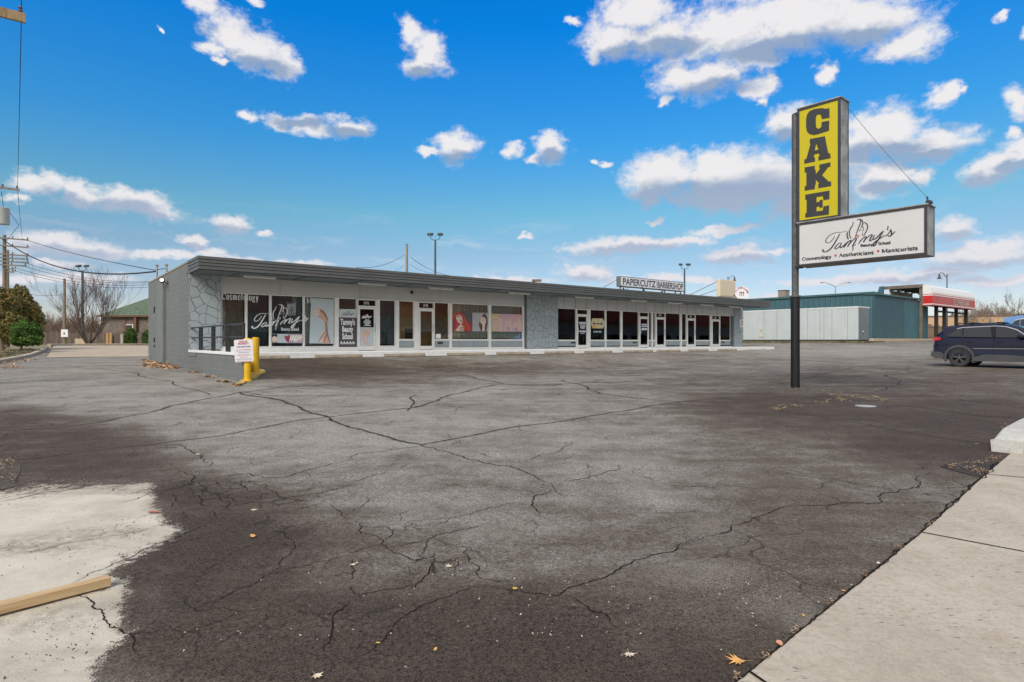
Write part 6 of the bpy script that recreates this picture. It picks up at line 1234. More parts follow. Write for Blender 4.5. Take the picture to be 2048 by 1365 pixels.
# ------------------------------------------------------------------ vehicles
M_TYRE = mat('tyre', (.03, .03, .03), .85, .2, 20); M_RIM = mat('rim_black', (.16, .16, .165), .3, .1, 9, metal=.6); M_CLAD = mat('grey_cladding', (.06, .062, .065), .6); M_ARCH = mat('dark_arch', (.008, .008, .008), .9)
M_CARGL = mat('car_glass', (.012, .014, .015), .03, .1, 2, spec=.9); M_TAIL = mat('tail_lamp', (.55, .02, .02), .2, .1, 6, coat=1); M_CHR = mat('chrome', (.75, .75, .76), .15, .02, metal=1)
def car(name, label, cat, paint, loc, rz, zs=1.0, wheels_full=True):
    o = thing(name, label, cat, loc, rz)
    S = lambda z: z if z < .8 else .8+(z-.8)*zs
    st_ = [(0.0,.62,.44,.80),(.04,.76,.38,.96),(.12,.86,.34,1.10),(.40,.915,.31,1.16),(.9,.925,.30,1.155),(1.5,.925,.28,1.14),(2.2,.925,.26,1.12),(3.0,.925,.26,1.09),(3.35,.92,.27,1.08),(3.9,.91,.28,1.02),(4.3,.87,.30,.95),(4.5,.76,.33,.85),(4.6,.58,.40,.74)]
    b = MB(); vs = []; m = 10
    for (x, w, zb, zt) in st_:
        half = [(0, zb), (w*.82, zb), (w*.965, zb+.05), (w*1.0, zb+.26), (w*.985, zb+.30), (w*1.0, S(zt)-.30), (w*.99, S(zt)-.14), (w*.965, S(zt)-.03), (w*.90, S(zt)), (0, S(zt)+.02)]
        vs += [(x, -y, z) for y, z in half]+[(x, y, z) for y, z in half[::-1][1:-1]]
    R_ = len(vs)//len(st_); b.add(vs, [(i*R_+k, (i+1)*R_+k, (i+1)*R_+(k+1) % R_, i*R_+(k+1) % R_) for i in range(len(st_)-1) for k in range(R_)]+[tuple(range(R_)), tuple((len(st_)-1)*R_+k for k in range(R_-1, -1, -1))])
    body = b.build('body', [paint, M_ARCH], o)
    for wx in (.95, 3.64):
        c = MB(); c.lathe([(.41, -1.2), (.41, 1.2)], (wx, 0, .36), 28, axis='y'); co_ = c.build('cut', M_ARCH)
        bm2 = body.modifiers.new('arch', 'BOOLEAN'); bm2.operation = 'DIFFERENCE'; bm2.object = co_; bm2.solver = 'EXACT'
        dg = bpy.context.evaluated_depsgraph_get(); me = bpy.data.meshes.new_from_object(body.evaluated_get(dg)); body.modifiers.clear(); body.data = me; bpy.data.objects.remove(co_)
    autosmooth(body, 35)
    MB().box(.45, 4.2, -.70, .70, .30, .9).build('chassis', M_ARCH, o)
    gy = lambda z: .885-.235*(z-1.12)/.56
    g_ = [(.10,1.12),(.22,1.26),(.42,1.52),(.40,1.585),(.62,1.625),(1.0,1.66),(1.5,1.675),(2.0,1.665),(2.4,1.625),(2.7,1.55),(3.0,1.41),(3.42,1.09)]
    st2 = [(x, z) for x, z in g_]; vs = []
    for (x, z) in st2:
        w = gy(z)*(1 if x > .3 else .95); half = [(0, 1.06), (.885*(.97 if x < .3 else 1), 1.06), (w+.0, z-.05 if z > 1.2 else z-.005), (w-.07, z), (0, z+.02)]
        vs += [(x, -y, S(q)) for y, q in half]+[(x, y, S(q)) for y, q in half[::-1][1:-1]]
    R_ = len(vs)//len(st2); gm = MB(); gm.add(vs, [(i*R_+k, (i+1)*R_+k, (i+1)*R_+(k+1) % R_, i*R_+(k+1) % R_) for i in range(len(st2)-1) for k in range(R_)]+[tuple(range(R_)), tuple((len(st2)-1)*R_+k for k in range(R_-1, -1, -1))])
    autosmooth(gm.build('roof', paint, o), 50)
    def side(pts, nm, mt, off=.008, s=-1, par=None, th=.006):
        q = [(x, s*(gy(z)+off), S(z)) for x, z in pts] if max(z for x, z in pts) > 1.15 else [(x, s*(.925+off), S(z)) for x, z in pts]
        n = len(q); bb = MB(); bb.add(q+[(x, y+s*th, z) for x, y, z in q], [tuple(range(n)), tuple(range(2*n-1, n-1, -1))]+[(i, (i+1) % n, n+(i+1) % n, n+i) for i in range(n)]); return bb.build(nm, mt, par or o)
    for s in (-1, 1):
        side([(.50,1.19),(.86,1.49),(1.02,1.52),(1.02,1.175)], 'window', M_CARGL, .006, s); side([(1.06,1.175),(1.06,1.53),(1.9,1.565),(1.97,1.155)], 'window', M_CARGL, .006, s)
        side([(2.09,1.15),(2.05,1.565),(2.35,1.53),(2.65,1.41),(3.02,1.14)], 'window', M_CARGL, .006, s)
        side([(.84,1.49),(1.02,1.53),(2.05,1.575),(2.36,1.54),(2.67,1.42),(3.06,1.13),(3.10,1.13),(2.69,1.45),(2.38,1.565),(2.05,1.60),(1.0,1.555),(.82,1.51)], 'window_trim', M_CHR, .010, s)
        side([(1.98,1.15),(1.92,1.565),(2.04,1.565),(2.08,1.15)], 'door_pillar', M_ARCH, .007, s)
        # cladding round arches and sill
        for wx in (.95, 3.64):
            ring = [(wx+.50*math.cos(a), .36+.50*math.sin(a)) for a in np.linspace(-.35, PI+.35, 18)]; inn_ = [(wx+.42*math.cos(a), .36+.42*math.sin(a)) for a in np.linspace(-.35, PI+.35, 18)]
            q = MB(); vs = [(x, s*.905, z) for x, z in ring]+[(x, s*.90, z) for x, z in inn_]+[(x, s*.945, z) for x, z in ring]+[(x, s*.945, z) for x, z in inn_]; n = 18
            q.add(vs, [(2*n+i, 2*n+i+1, 3*n+i+1, 3*n+i) for i in range(n-1)]+[(i, i+1, 2*n+i+1, 2*n+i) for i in range(n-1)]+[(n+i, n+i+1, 3*n+i+1, 3*n+i) for i in range(n-1)]); q.build('arch_trim', M_CLAD, o)
        q = MB(); q.prism_xz([(1.42, .24), (3.16, .24), (3.16, .44), (2.4, .50), (1.75, .50), (1.42, .40)], s*.90, s*.94); q.build('sill_trim', M_CLAD, o)
        q = MB(); q.prism_xz([(.0, .40), (.42, .30), (.46, .50), (.30, .58), (.02, .60)], s*.70, s*.932); q.build('bumper_trim', M_CLAD, o)
        MB().box(1.40, 3.1, s*.918, s*.934, .72, .735).build('side_moulding', M_CHR, o)
        dl = MB()
        for x in (1.06, 2.03): dl.box(x, x+.012, s*.915, s*.931, .5, S(1.12))
        dl.build('door_seam', M_ARCH, o)
        for x in (1.16, 2.14): MB().box(x, x+.22, s*.93, s*.955, S(.97), S(.995)).build('door_handle', paint, o, bevel=.008)
        q = MB(); q.prism_xz([(2.72, S(1.13)), (2.96, S(1.12)), (2.98, S(1.24)), (2.78, S(1.26))], s*.93, s*1.08); q.build('mirror', paint, o, bevel=.03)
        q = MB(); q.add([(x, s*y, S(z)) for x, y, z in ((.02,.72,1.02),(.10,.89,1.00),(.36,.935,1.06),(.34,.925,1.16),(.12,.87,1.17),(.07,.70,1.17))], [(0, 1, 2, 3, 4, 5)]); q.add([(x-.02, s*(y+.012), S(z)) for x, y, z in ((.02,.72,1.02),(.10,.89,1.00),(.30,.925,1.05),(.28,.92,1.15),(.12,.87,1.17),(.07,.70,1.17))], [(0, 1, 2, 3, 4, 5)]); q.build('tail_light', M_TAIL, o)
        MB().tube([(.75, s*.60, S(1.655)), (.85, s*.60, S(1.70)), (2.1, s*.60, S(1.70)), (2.3, s*.60, S(1.655))], .018, 6).build('roof_rail', M_ARCH, o)
        q = MB(); q.add([(4.56, s*.45, .72), (4.48, s*.78, .78), (4.3, s*.88, .86), (4.34, s*.84, .92), (4.5, s*.6, .84)], [(0, 1, 2, 3, 4)]); q.build('headlight', M_CHR, o)
        for wx in (.95, 3.64):
            w = MB(); w.lathe([(.245, -.11), (.33, -.115), (.355, -.08), (.36, 0), (.355, .08), (.33, .115), (.245, .11)], (0, 0, 0), 32, axis='y', cap=False); wo_ = w.build('wheel', M_TYRE, o); autosmooth(wo_, 30); wo_.location = (wx, s*.815, .36)
            r = MB(); r.lathe([(.245, s*.06), (.25, s*.108), (.235, s*.108), (.225, s*.05)], (0, 0, 0), 32, axis='y', cap=False); r.lathe([(.22, s*.02), (.22, s*.03)], (0, 0, 0), 24, 1, axis='y'); r.lathe([(.035, s*.06), (.045, s*.10), (.001, s*.105)], (0, 0, 0), 12, axis='y')
            for k in range(5):
                for dlt in (-.11, .11):
                    a = 2*PI*k/5+PI/2; c1_, s1_ = math.cos(a+dlt*.5), math.sin(a+dlt*.5); c2_, s2_ = math.cos(a+dlt*1.5), math.sin(a+dlt*1.5)
                    nx, nz = -math.sin(a)*.014, math.cos(a)*.014
                    r.add([(c1_*.03-nx, s*.10, s1_*.03-nz), (c1_*.03+nx, s*.10, s1_*.03+nz), (c2_*.235+nx, s*.095, s2_*.235+nz), (c2_*.235-nx, s*.095, s2_*.235-nz),
                           (c1_*.03-nx, s*.05, s1_*.03-nz), (c1_*.03+nx, s*.05, s1_*.03+nz), (c2_*.235+nx, s*.05, s2_*.235+nz), (c2_*.235-nx, s*.05, s2_*.235-nz)], [(0, 1, 2, 3), (0, 4, 5, 1), (3, 2, 6, 7), (1, 5, 6, 2), (0, 3, 7, 4)])
            r.build('rim', [M_RIM, M_ARCH], wo_)
        MB().tube([(.02, s*.55, .36), (.16, s*.55, .36)], .04, 10).build('exhaust', M_CHR, o)
    q = MB(); q.add([(.12, -.72, S(1.20)), (.12, .72, S(1.20)), (.40, .60, S(1.50)), (.40, -.60, S(1.50))], [(0, 1, 2, 3)]); q.add([(x-.012, y, z+.006) for x, y, z in ((.12, -.72, S(1.20)), (.12, .72, S(1.20)), (.40, .60, S(1.50)), (.40, -.60, S(1.50)))], [(0, 1, 2, 3)]); q.build('rear_window', M_CARGL, o)
    q = MB(); q.box(.30, .62, -.58, .58, S(1.575), S(1.60)); q.build('spoiler', paint, o, bevel=.008)
    q = MB(); q.add([(2.72, -.60, S(1.555)), (2.72, .60, S(1.555)), (3.42, .78, S(1.115)), (3.42, -.78, S(1.115))], [(0, 1, 2, 3)]); q.add([(x+.012, y, z+.014) for x, y, z in ((2.72, -.60, S(1.555)), (2.72, .60, S(1.555)), (3.42, .78, S(1.115)), (3.42, -.78, S(1.115)))], [(0, 1, 2, 3)]); q.build('windshield', M_CARGL, o)
    q = MB()
    for x in (1.2, 2.05): q.box(x, x+.1, -.60, .60, S(1.70), S(1.74))
    q.build('roof_bar', M_ARCH, o)
    return o
wc = gp(1918, 733.5); rzc = math.atan2(-.7859, .6184); dF = Vector((.6184, -.7859, 0)); dN = Vector((.7859, .6184, 0))
cpos = wc-dF*.95+dN*.93
P_SUV = mat('suv_navy', (.003, .005, .024), .3, .08, .8, spec=.3, coat=.5); P_VAN = mat('van_blue', (.10, .24, .48), .25, .05, .8, coat=1.0)
car('parked_suv', 'dark navy blue SUV with black wheels parked at the right edge of the lot', 'car', P_SUV, (cpos.x, cpos.y, (wc.z+h1(cpos.x, cpos.y)*0+wc.z)/2-.01), rzc)
v0 = Vector((24.55, 30.35, 0)); v0.z = h1(v0.x, v0.y); car('parked_van', 'light blue van parked behind the navy SUV', 'van', P_VAN, v0, rzc, 1.5)
# ------------------------------------------------------------------ lamp posts
M_LP = mat('lamp_grey', (.07, .10, .11), .5, .15, 4)
def flood(px, top, base_py, D, label, w=1.0, r=.10):
    p = at(px, 682, D); z0 = h1(p.x, p.y); zt = zat(top, D); o = thing('floodlight_pole', label, 'lamp post', (p.x, p.y, z0), 0, 'double floodlight poles'); H = zt-z0
    MB().tube([(0, 0, 0), (0, 0, H-.75*w)], [r*1.3, r], 10).build('pole', M_LP, o)
    for s in (-1, 1):
        MB().tube([(0, 0, H-.7*w), (s*.3*w, 0, H-.68*w), (s*.46*w, 0, H-.5*w), (s*.48*w, 0, H-.25*w)], .035*w, 6).build('arm', M_LP, o)
        q = MB().box(-.24*w, .24*w, -.25*w, .25*w, -.12*w, .14*w).build('lamp_head', M_LP, o, bevel=.03); q.location = (s*.5*w, 0, H-.14*w); q.rotation_euler = (.25, s*-.1, .3*s)
    return o
flood(870.5, 466, 0, 60, 'tall double floodlight pole rising behind the middle of the roof', 1.0, .10)
flood(1369, 527, 0, 75, 'double floodlight pole just right of the long roof sign', .95, .10)
flood(165, 530, 0, 82, 'double floodlight pole in front of the bare tree at the back left', 1.1, .15)
p = at(1671, 682, 110); z0 = h1(p.x, p.y); o = thing('street_lamp', 'street lamp with two curved arms beyond the teal roof', 'street lamp', (p.x, p.y, z0)); H = zat(573, 110)-z0
MB().tube([(0, 0, 0), (0, 0, H)], [.16, .08], 8).build('pole', M_SUP, o)
for s in (-1, 1):
    MB().tube([(0, 0, H-.1)]+[(s*2.3*t, 0, H-.1+.85*math.sin(t*PI/2)) for t in (.25, .5, .75, 1)], .05, 6).build('arm', M_SUP, o)
    q = MB(); q.lathe([(.01, -.5), (.16, -.3), (.19, 0), (.12, .25)], (0, 0, 0), 10, axis='y'); q = q.build('lamp_head', M_SUP, o); q.location = (s*2.55, 0, H+.72); q.rotation_euler = (0, 0, -s*PI/2); q.scale = (1, 1, .5)
def lantern(px, top, D, s, label, k=1.0):
    p = at(px, 682, D); z0 = h1(p.x, p.y); o = thing('lantern_post', label, 'street lamp', (p.x, p.y, z0), 0, 'dark gooseneck lanterns'); H = zat(top, D)-z0
    MB().tube([(0, 0, 0), (0, 0, H)], [.13*k, .07*k], 8).build('pole', M_LP, o); MB().lathe([(.05, 0), (.12, .08), (.02, .2)], (0, 0, H), 8).build('finial', M_LP, o)
    MB().tube([(0, 0, H-.35*k), (s*.3*k, 0, H-.05*k), (s*.6*k, 0, H+.38*k), (s*.95*k, 0, H+.42*k), (s*1.15*k, 0, H+.2*k)], .045*k, 6).build('arm', M_LP, o)
    MB().lathe([(.05*k, .30*k), (.13*k, .2*k), (.12*k, -.05*k), (.30*k, -.38*k), (.27*k, -.40*k)], (s*1.15*k, 0, H-.1*k), 12).build('lamp_head', mat('lantern_brown', (.07, .06, .06), .6), o)
lantern(1894, 551, 90, -1, 'dark gooseneck lantern post rising behind the red awning', 1.0); lantern(1456, 556, 80, 1, 'small dark lantern peeking over the blank cream sign', .75)
p = at(1040, 682, 70); z0 = h1(p.x, p.y); o = thing('area_light', 'single floodlight on a slanted arm peeking over the middle of the roof', 'lamp post', (p.x, p.y, z0)); H = zat(570, 70)-z0
MB().tube([(0, 0, 0), (0, 0, H)], .1, 8).build('pole', M_SUP, o); MB().tube([(0, 0, H-.1), (1.9, 0, H+.45)], .05, 6).build('arm', M_SUP, o); q = MB().box(-.1, 1.0, -.25, .25, -.1, .15).build('lamp_head', M_BROWN, o, bevel=.03); q.location = (1.5, 0, H+.5)
# ------------------------------------------------------------------ utility poles and wires
def wood(name, c0, c1):
    m = bpy.data.materials.new(name); m.use_nodes = True; T = NT(m.node_tree); co = T.n('ShaderNodeTexCoord').outputs['Object']; mp = T.n('ShaderNodeMapping'); T.link(co, mp.inputs[0]); mp.inputs['Scale'].default_value = (9, 9, .6)
    T.link(T.mix(T.remap(T.noise(mp.outputs[0], 2, 5, .6), .3, .7), c0, c1), T.N['Principled BSDF'].inputs['Base Color']); T.N['Principled BSDF'].inputs['Roughness'].default_value = .9; return m
M_WOOD = wood('weathered_wood', (.14, .10, .07), (.30, .23, .16)); M_WOODG = wood('grey_wood', (.20, .18, .15), (.36, .32, .27)); M_ARM = wood('crossarm_wood', (.22, .15, .08), (.45, .33, .18)); M_WIRE = mat('wire', (.02, .022, .025), .7); M_INS = mat('insulator', (.12, .09, .08), .4); M_XF = mat('transformer_grey', (.42, .45, .45), .5, .08, 3)
def upole(label, base, H, arms, r=.16, m=None, rz=RZ, group='utility poles'):
    o = thing('utility_pole', label, 'utility pole', base, rz, group); MB().tube([(0, 0, -.2), (0, 0, H)], [r*1.25, r*.85], 12).build('pole', m or M_WOOD, o); autosmooth(o.children[-1])
    for (z, x0, x1, h) in arms:
        a = MB().box(x0, x1, -r-.1, -r, z-h/2, z+h/2).build('crossarm', M_ARM if h > .15 else M_WOODG, o)
        i = MB()
        for x in (x0+.1, x1-.12, (x0+x1)/2+.5): i.lathe([(.03, 0), (.06, .05), (.03, .09), (.06, .13), (.02, .2)], (x, -r-.05, z+h/2), 8)
        i.build('insulator', M_INS, a)
    return o
def Wp(px, d): return Vector(((px-1024)/FPX*d, d, 0))
a1 = at(43, 26, 17.1); b1 = a1-TD*1.25; b1.z = h1(b1.x, b1.y); upole('near wooden utility pole just outside the left edge with a timber crossarm', b1, a1.z+1.2-b1.z, [(a1.z-b1.z-.22, -1.3, 1.35, .26)], .17)
a2 = at(35, 379, 37.5); b2 = a2-TD*1.2; b2.z = h1(b2.x, b2.y); p2 = upole('utility pole with a grey transformer at the left edge', b2, a2.z+.8-b2.z, [(a2.z-b2.z-.05, -1.3, 1.3, .12)], .16)
tc_ = at(7, 432, 37.2); rel = Matrix.Rotation(-RZ, 3, 'Z') @ (tc_-b2)
MB().lathe([(.02, -.02), (.29, 0), (.31, .06), (.31, .95), (.33, 1.0), (.1, 1.08)], (rel.x, rel.y, zat(449, 37.2)-b2.z), 20).build('transformer', M_XF, p2); autosmooth(p2.children[-1])
MB().tube([(rel.x, rel.y, a2.z-b2.z-1.2), (rel.x-.1, rel.y, a2.z-b2.z-.2)], .015, 5).build('lead_wire', M_WIRE, p2)
MB().tube([(rel.x+.2, rel.y, a2.z-b2.z-1.3), (rel.x+.75, rel.y, a2.z-b2.z-2.2), (rel.x+.1, rel.y, a2.z-b2.z-3.3)], .015, 5).build('lead_wire', M_WIRE, p2)
b3 = Wp(9, 54.5); b3.z = h1(b3.x, b3.y); H3 = zat(470, 54.5)-b3.z
def hz(py): return zat(py, 54.5)-b3.z
p3 = upole('brown utility pole with a ladder of crossarms above the conifer', b3, H3, [(hz(477), -1.6, 1.75, .12), (hz(492), -1.6, 1.75, .12), (hz(509), -1.6, 1.75, .12), (hz(516), -1.6, 1.7, .12), (hz(523), -1.6, 1.75, .12), (hz(530), -1.6, 1.6, .12)], .15)
b4 = Wp(14, 58); b4.z = h1(b4.x, b4.y); upole('paler short utility pole right behind the one with many crossarms', b4, zat(500, 58)-b4.z, [(zat(538, 58)-b4.z, -.3, .55, .14), (zat(544, 58)-b4.z, -.3, .55, .14)], .18, M_WOODG)
b5 = Wp(129, 76); b5.z = h1(b5.x, b5.y); p5 = upole('slim bare utility pole with a small sign left of the bare tree', b5, zat(557, 76)-b5.z, [], .16)
b6 = Wp(813.5, 60); b6.z = h1(b6.x, b6.y); upole('bare wooden pole top rising behind the roof left of the floodlight pole', b6, zat(488, 60)-b6.z, [], .14, M_WOODG)
sgn = thing('pole_notice', 'small white notice board on the slim utility pole', 'sign', (b5.x+.1, b5.y-.3, 0), 0); MB().box(-.3, .55, -.02, .02, zat(674, 76), zat(659, 76)).build('board', M_SIGNF, sgn); MB().box(.0, .2, -.03, -.021, zat(669, 76), zat(665, 76)).build('symbol', M_LP, sgn)
def wire(pts, sag, r, label=None):
    """cable between two world points"""
    a, b = pts; q = [a.lerp(b, t)-Vector((0, 0, sag*4*t*(1-t))) for t in np.linspace(0, 1, 15)]; o = MB().tube(q, r, 5).build('overhead_wire', M_WIRE); tag(o, label, 'wire', 'overhead wires'); return o
wire((at(46, 3, 16.2)+BD*-4, at(43, 17, 17.1)), .0, .012, 'short wire end leaving the near crossarm towards the top of the frame')
wire((at(43, 17, 17.1), at(35, 376, 37.5)), .3, .012, 'wire dropping from the near timber crossarm to the transformer pole')
wire((at(35, 376, 37.5), at(44, 473, 54.5)), .2, .014, 'wire from the transformer pole to the pole with many crossarms')
wire((at(44, 477, 54.5), at(314, 541, 33)), .2, .022, 'upper service wire from the crossarm pole to the corner of the roof')
wire((at(2, 476, 54.5), at(312, 543, 33)), 1.2, .045, 'thick black service cable sagging to the corner of the roof')
for i, (y0, y1, l) in enumerate(((524, 563, 'uppermost'), (530, 565, 'second'), (537, 569, 'third'), (541, 574, 'lowest'))): wire((at(46-i*6, y0, 54.5), at(300, y1, 60)), .6, .018, l+' of the four thin wires crossing in front of the bare tree to the right')
wire((at(40, 584, 60), at(129, 588, 76)), .3, .016, 'thin low wire reaching the slim utility pole')
wire((at(712, 535, 45), at(808, 510, 60)), .4, .018, 'thin wire rising from the roof to the bare pole top on its left side'); wire((at(822, 515, 60), at(905, 552, 60)), .35, .022, 'thin wire falling from the bare pole top past the floodlight pole')
wire((at(818, 528, 60), at(866, 546, 60)), .2, .014, 'fainter lower wire right of the bare pole top'); wire((at(790, 540, 60), at(808, 530, 60)), .1, .014, 'short faint wire left of the bare pole top')
ms = site_thing('service_mast', 'pair of small metal service masts on the rear corner of the roof', 'mast', 0, 0, 0); ms.location = (0, 0, 0); ms.rotation_euler = (0, 0, 0)
for px, t, b, d in ((314, 532, 553, 31), (333, 531, 548, 29)): q = MB(); a = at(px, t, d); c = at(px, b, d); q.tube([(a.x, a.y, 4.3), tuple(a)], .05, 8); q.lathe([(.07, -.02), (.09, .05), (.02, .1)], tuple(a), 8); q.build('mast', M_SUP, ms)
MB().tube([tuple(at(314, 539, 31)), tuple(at(333, 537, 29))], .02, 5).build('crossbar', M_WIRE, ms)
# ------------------------------------------------------------------ left background: house, fence, shrubs
hs_p = at(205, 682, 98); hs_ = thing('brick_house', 'brick house with a green hipped roof behind the wooden fence', 'house', (hs_p.x, hs_p.y, .9), -.05)
M_BRK = block_material('brown_brick', (.10, .078, .064), (.21, .172, .15), (.22, .19, .17), .45, .16, 'x', .012, 1.0)
MB().box(0, 24, 0, 14, 0, 4.7).build('wall', M_BRK, hs_)
rf = MB(); rf.add([(-.6, -.6, 4.7), (24.6, -.6, 4.7), (24.6, 14.6, 4.7), (-.6, 14.6, 4.7), (8.5, 7, 9.9), (16, 7, 9.9)], [(0, 1, 5, 4), (1, 2, 5), (2, 3, 4, 5), (3, 0, 4), (0, 3, 2, 1)])
rf.build('roof', mat('green_shingle', (.085, .12, .08), .9, .3, 2.5, .4, 12), hs_); MB().box(-.6, 24.6, -.65, -.55, 4.5, 4.76).build('gutter', mat('gutter_brown', (.12, .06, .04), .6), hs_)
MB().box(3.6, 4.0, -.1, -.02, .8, 4.5).build('post', mat('rust_post', (.15, .07, .04), .7), hs_) ; MB().box(5.6, 6.0, -.5, -.1, .2, 4.5).build('post', MATS['rust_post'], hs_)
w = MB().box(3.6, 5.2, -.06, -.01, 1.9, 3.3).build('window', M_ALU, hs_); MB().box(3.75, 5.05, -.08, -.061, 2.0, 3.2).build('pane', M_CARGL, w)
for x, y, z in ((6.6, 3, 8.0), (7.4, 2.2, 7.2)): MB().tube([(x, y, z-1.2), (x, y, z+.2)], .09, 8).build('vent_pipe', M_SUP, hs_)
M_PK2 = wood('picket_wood', (.10, .075, .06), (.20, .155, .125)); M_PK3 = wood('picket_wood_dark', (.06, .045, .038), (.13, .10, .085))
def fence(px0, px1, D, top, bot, label, col, gap=.02, missing=()):
    a, b = at(px0, 682, D), at(px1, 682, D); L = (b-a).length; o = thing('wooden_fence', label, 'fence', (a.x, a.y, h1(a.x, a.y)), math.atan2(b.y-a.y, b.x-a.x)); H = zat(top, D)-h1(a.x, a.y); r = random.Random(int(px0)); m = MB(); x = 0; i = 0
    while x < L: 
        if i not in missing: m.box(x, x+.14-gap, 0, .02, .03, H+r.uniform(-.05, .05), r.choice((1, 1, 2)))
        x += .14; i += 1
    m.build('pickets', [col, M_PK2, M_PK3], o); MB().box(0, L, .021, .06, .4, .5).box(0, L, .021, .06, H-.4, H-.3).build('rail', col, o)
    for k in range(int(L/2.4)+1): MB().box(k*2.4, k*2.4+.1, .062, .16, 0, H).build('post', col, o)
fence(85, 140, 90, 664, 690, 'grey board fence left of the slim utility pole', M_WOODG); fence(140, 302, 92, 666, 689, 'grey-brown picket fence in front of the brick house', M_WOOD, .03)
nf_ = thing('board_panel', 'pale new yellow-brown boards leaning in the picket fence', 'boards', at(212, 689, 91.6), 0)
for x in (0, .5): MB().box(x, x+.35, 0, .04, -.1, 1.75).build('board', mat('new_board', (.42, .24, .09), .8), nf_)
MB().box(2.2, 2.6, 0, .1, -.1, 1.6).build('board', mat('grey_board', (.36, .33, .3), .8), nf_)
nf2 = thing('wooden_fence', 'weathered board fence at the far left edge beneath the conifer', 'fence', gp(-20, 706), RZ+PI/2)
nfm = MB(); 
for i in range(40): nfm.box(-i*.15, -i*.15+.13, 0, .02, 0, 1.5+.06*math.sin(i*2.1))
nfm.build('pickets', M_WOOD, nf2)
tag(MB().box(-.7, .7, -.5, .5, -.3, .9).build('lamp_base', M_KERB, loc=(at(165, 682, 82).x, 82, h1(at(165, 682, 82).x, 82)), bevel=.04), 'square concrete base of the back left floodlight pole', 'concrete base')
# ------------------------------------------------------------------ vegetation
def foliage(name, label, cat, blobs, mats, n, size, trunk=None, group=None, seed=1, kind=None, loc=(0, 0, 0), trunkmat=None, up=.3):
    """crown built from many leaf-sized faces; blobs are (cx,cy,cz,rx,ry,rz)"""
    r = np.random.default_rng(seed); o = thing(name, label, cat, loc, 0, group); V = []; Mi = []
    vol = np.array([b[3]*b[4]*b[5] for b in blobs])**.67; cnt = (n*vol/vol.sum()).astype(int)
    for b, c in zip(blobs, cnt):
        d = r.normal(size=(c, 3)); d /= np.linalg.norm(d, axis=1)[:, None]; clump = .86+.14*np.sin(d[:, 0]*6+seed)*np.cos(d[:, 1]*7+b[0])+.10*np.sin(d[:, 2]*9+d[:, 0]*5)
        rad = (1-np.abs(r.normal(0, .17, c)).clip(0, .7))*clump; p = d*rad[:, None]*np.array(b[3:6])+np.array(b[:3])
        u = r.normal(size=(c, 3)); u /= np.linalg.norm(u, axis=1)[:, None]; w = np.cross(u, d+r.normal(0, .5, (c, 3))); w /= np.linalg.norm(w, axis=1)[:, None]+1e-9
        s = size*r.uniform(.5, 1.3, c)[:, None]; V.append(np.stack([p-u*s, p+w*s*.55, p+u*s, p-w*s*.55], 1).reshape(-1, 3)); Mi.append(r.integers(0, len(mats), c))
    V = np.concatenate(V); Mi = np.concatenate(Mi); k = len(V)//4; me = bpy.data.meshes.new('crown'); me.from_pydata(V.tolist(), [], np.arange(4*k).reshape(-1, 4).tolist())
    for m in mats: me.materials.append(m)
    me.polygons.foreach_set('material_index', Mi.astype(np.int32)); me.update(); c_ = bpy.data.objects.new('crown', me); COL.objects.link(c_); c_.parent = o
    if trunk:
        t = MB()
        for q, rr in trunk: t.tube(q, rr, 7)
        t.build('trunk', trunkmat or M_WOOD, o)
    return o
GJ = [mat('juniper_green', (.13, .145, .04), .9), mat('juniper_olive', (.20, .17, .05), .9), mat('juniper_brown', (.29, .18, .065), .9), mat('juniper_dark', (.09, .095, .03), .9)]
GD = [mat('shrub_green', (.06, .13, .02), .85), mat('shrub_light', (.11, .21, .03), .85), mat('shrub_dark', (.035, .075, .015), .9)]
def PB(px, py, D, rpx, rpy, ry=None):
    c = at(px, py, D); return (c.x, c.y, c.z, rpx*D/FPX, (ry or rpx*D/FPX), rpy*D/FPX)
D = 44
foliage('conifer', 'olive brown conifer with several lobes at the left edge', 'tree', [PB(0,620,D,40,50),PB(25,655,D,32,36),PB(38,592,46,20,24),PB(58,625,46,24,28),PB(70,640,46,18,24),PB(30,610,46,22,30),PB(-25,640,D,30,55),PB(52,602,46,14,18)], GJ, 42000, .085,
    [([tuple(at(14, 693, D)), tuple(at(16, 640, D))], [.16, .08]), ([tuple(at(4, 700, D)), tuple(at(0, 640, D))], [.18, .1]), ([tuple(at(14, 670, D)), tuple(at(45, 610, 45))], [.1, .05])], seed=3)
foliage('round_shrub', 'dense bright green rounded shrub under the conifer', 'shrub', [PB(48,665,42,24,27),PB(68,668,42.5,19,25),PB(38,680,42,17,14),PB(60,680,42,24,13)], GD, 26000, .06, [([tuple(at(42, 699, 42)), tuple(at(46, 675, 42))], [.08, .05])], seed=5)
foliage('cone_shrub', 'conical dark green shrub before the picket fence', 'shrub', [PB(261,674,86,13,16),PB(261,684,86,13,9),PB(262,666,86,8,12)], GD, 9000, .10, [([tuple(at(261, 692, 86)), tuple(at(261, 680, 86))], [.1, .06])], seed=6, group='dark shrubs by the brick house')
foliage('cone_shrub', 'partly hidden dark green shrub beside the grey side wall', 'shrub', [PB(294,676,86,10,17),PB(296,684,86,11,9)], GD, 7000, .10, [([tuple(at(294, 692, 86)), tuple(at(294, 680, 86))], [.1, .06])], seed=7, group='dark shrubs by the brick house')
M_BARK = mat('bark', (.12, .09, .075), .95, .3, 5); M_TWIG = mat('twig', (.20, .15, .12), .95)
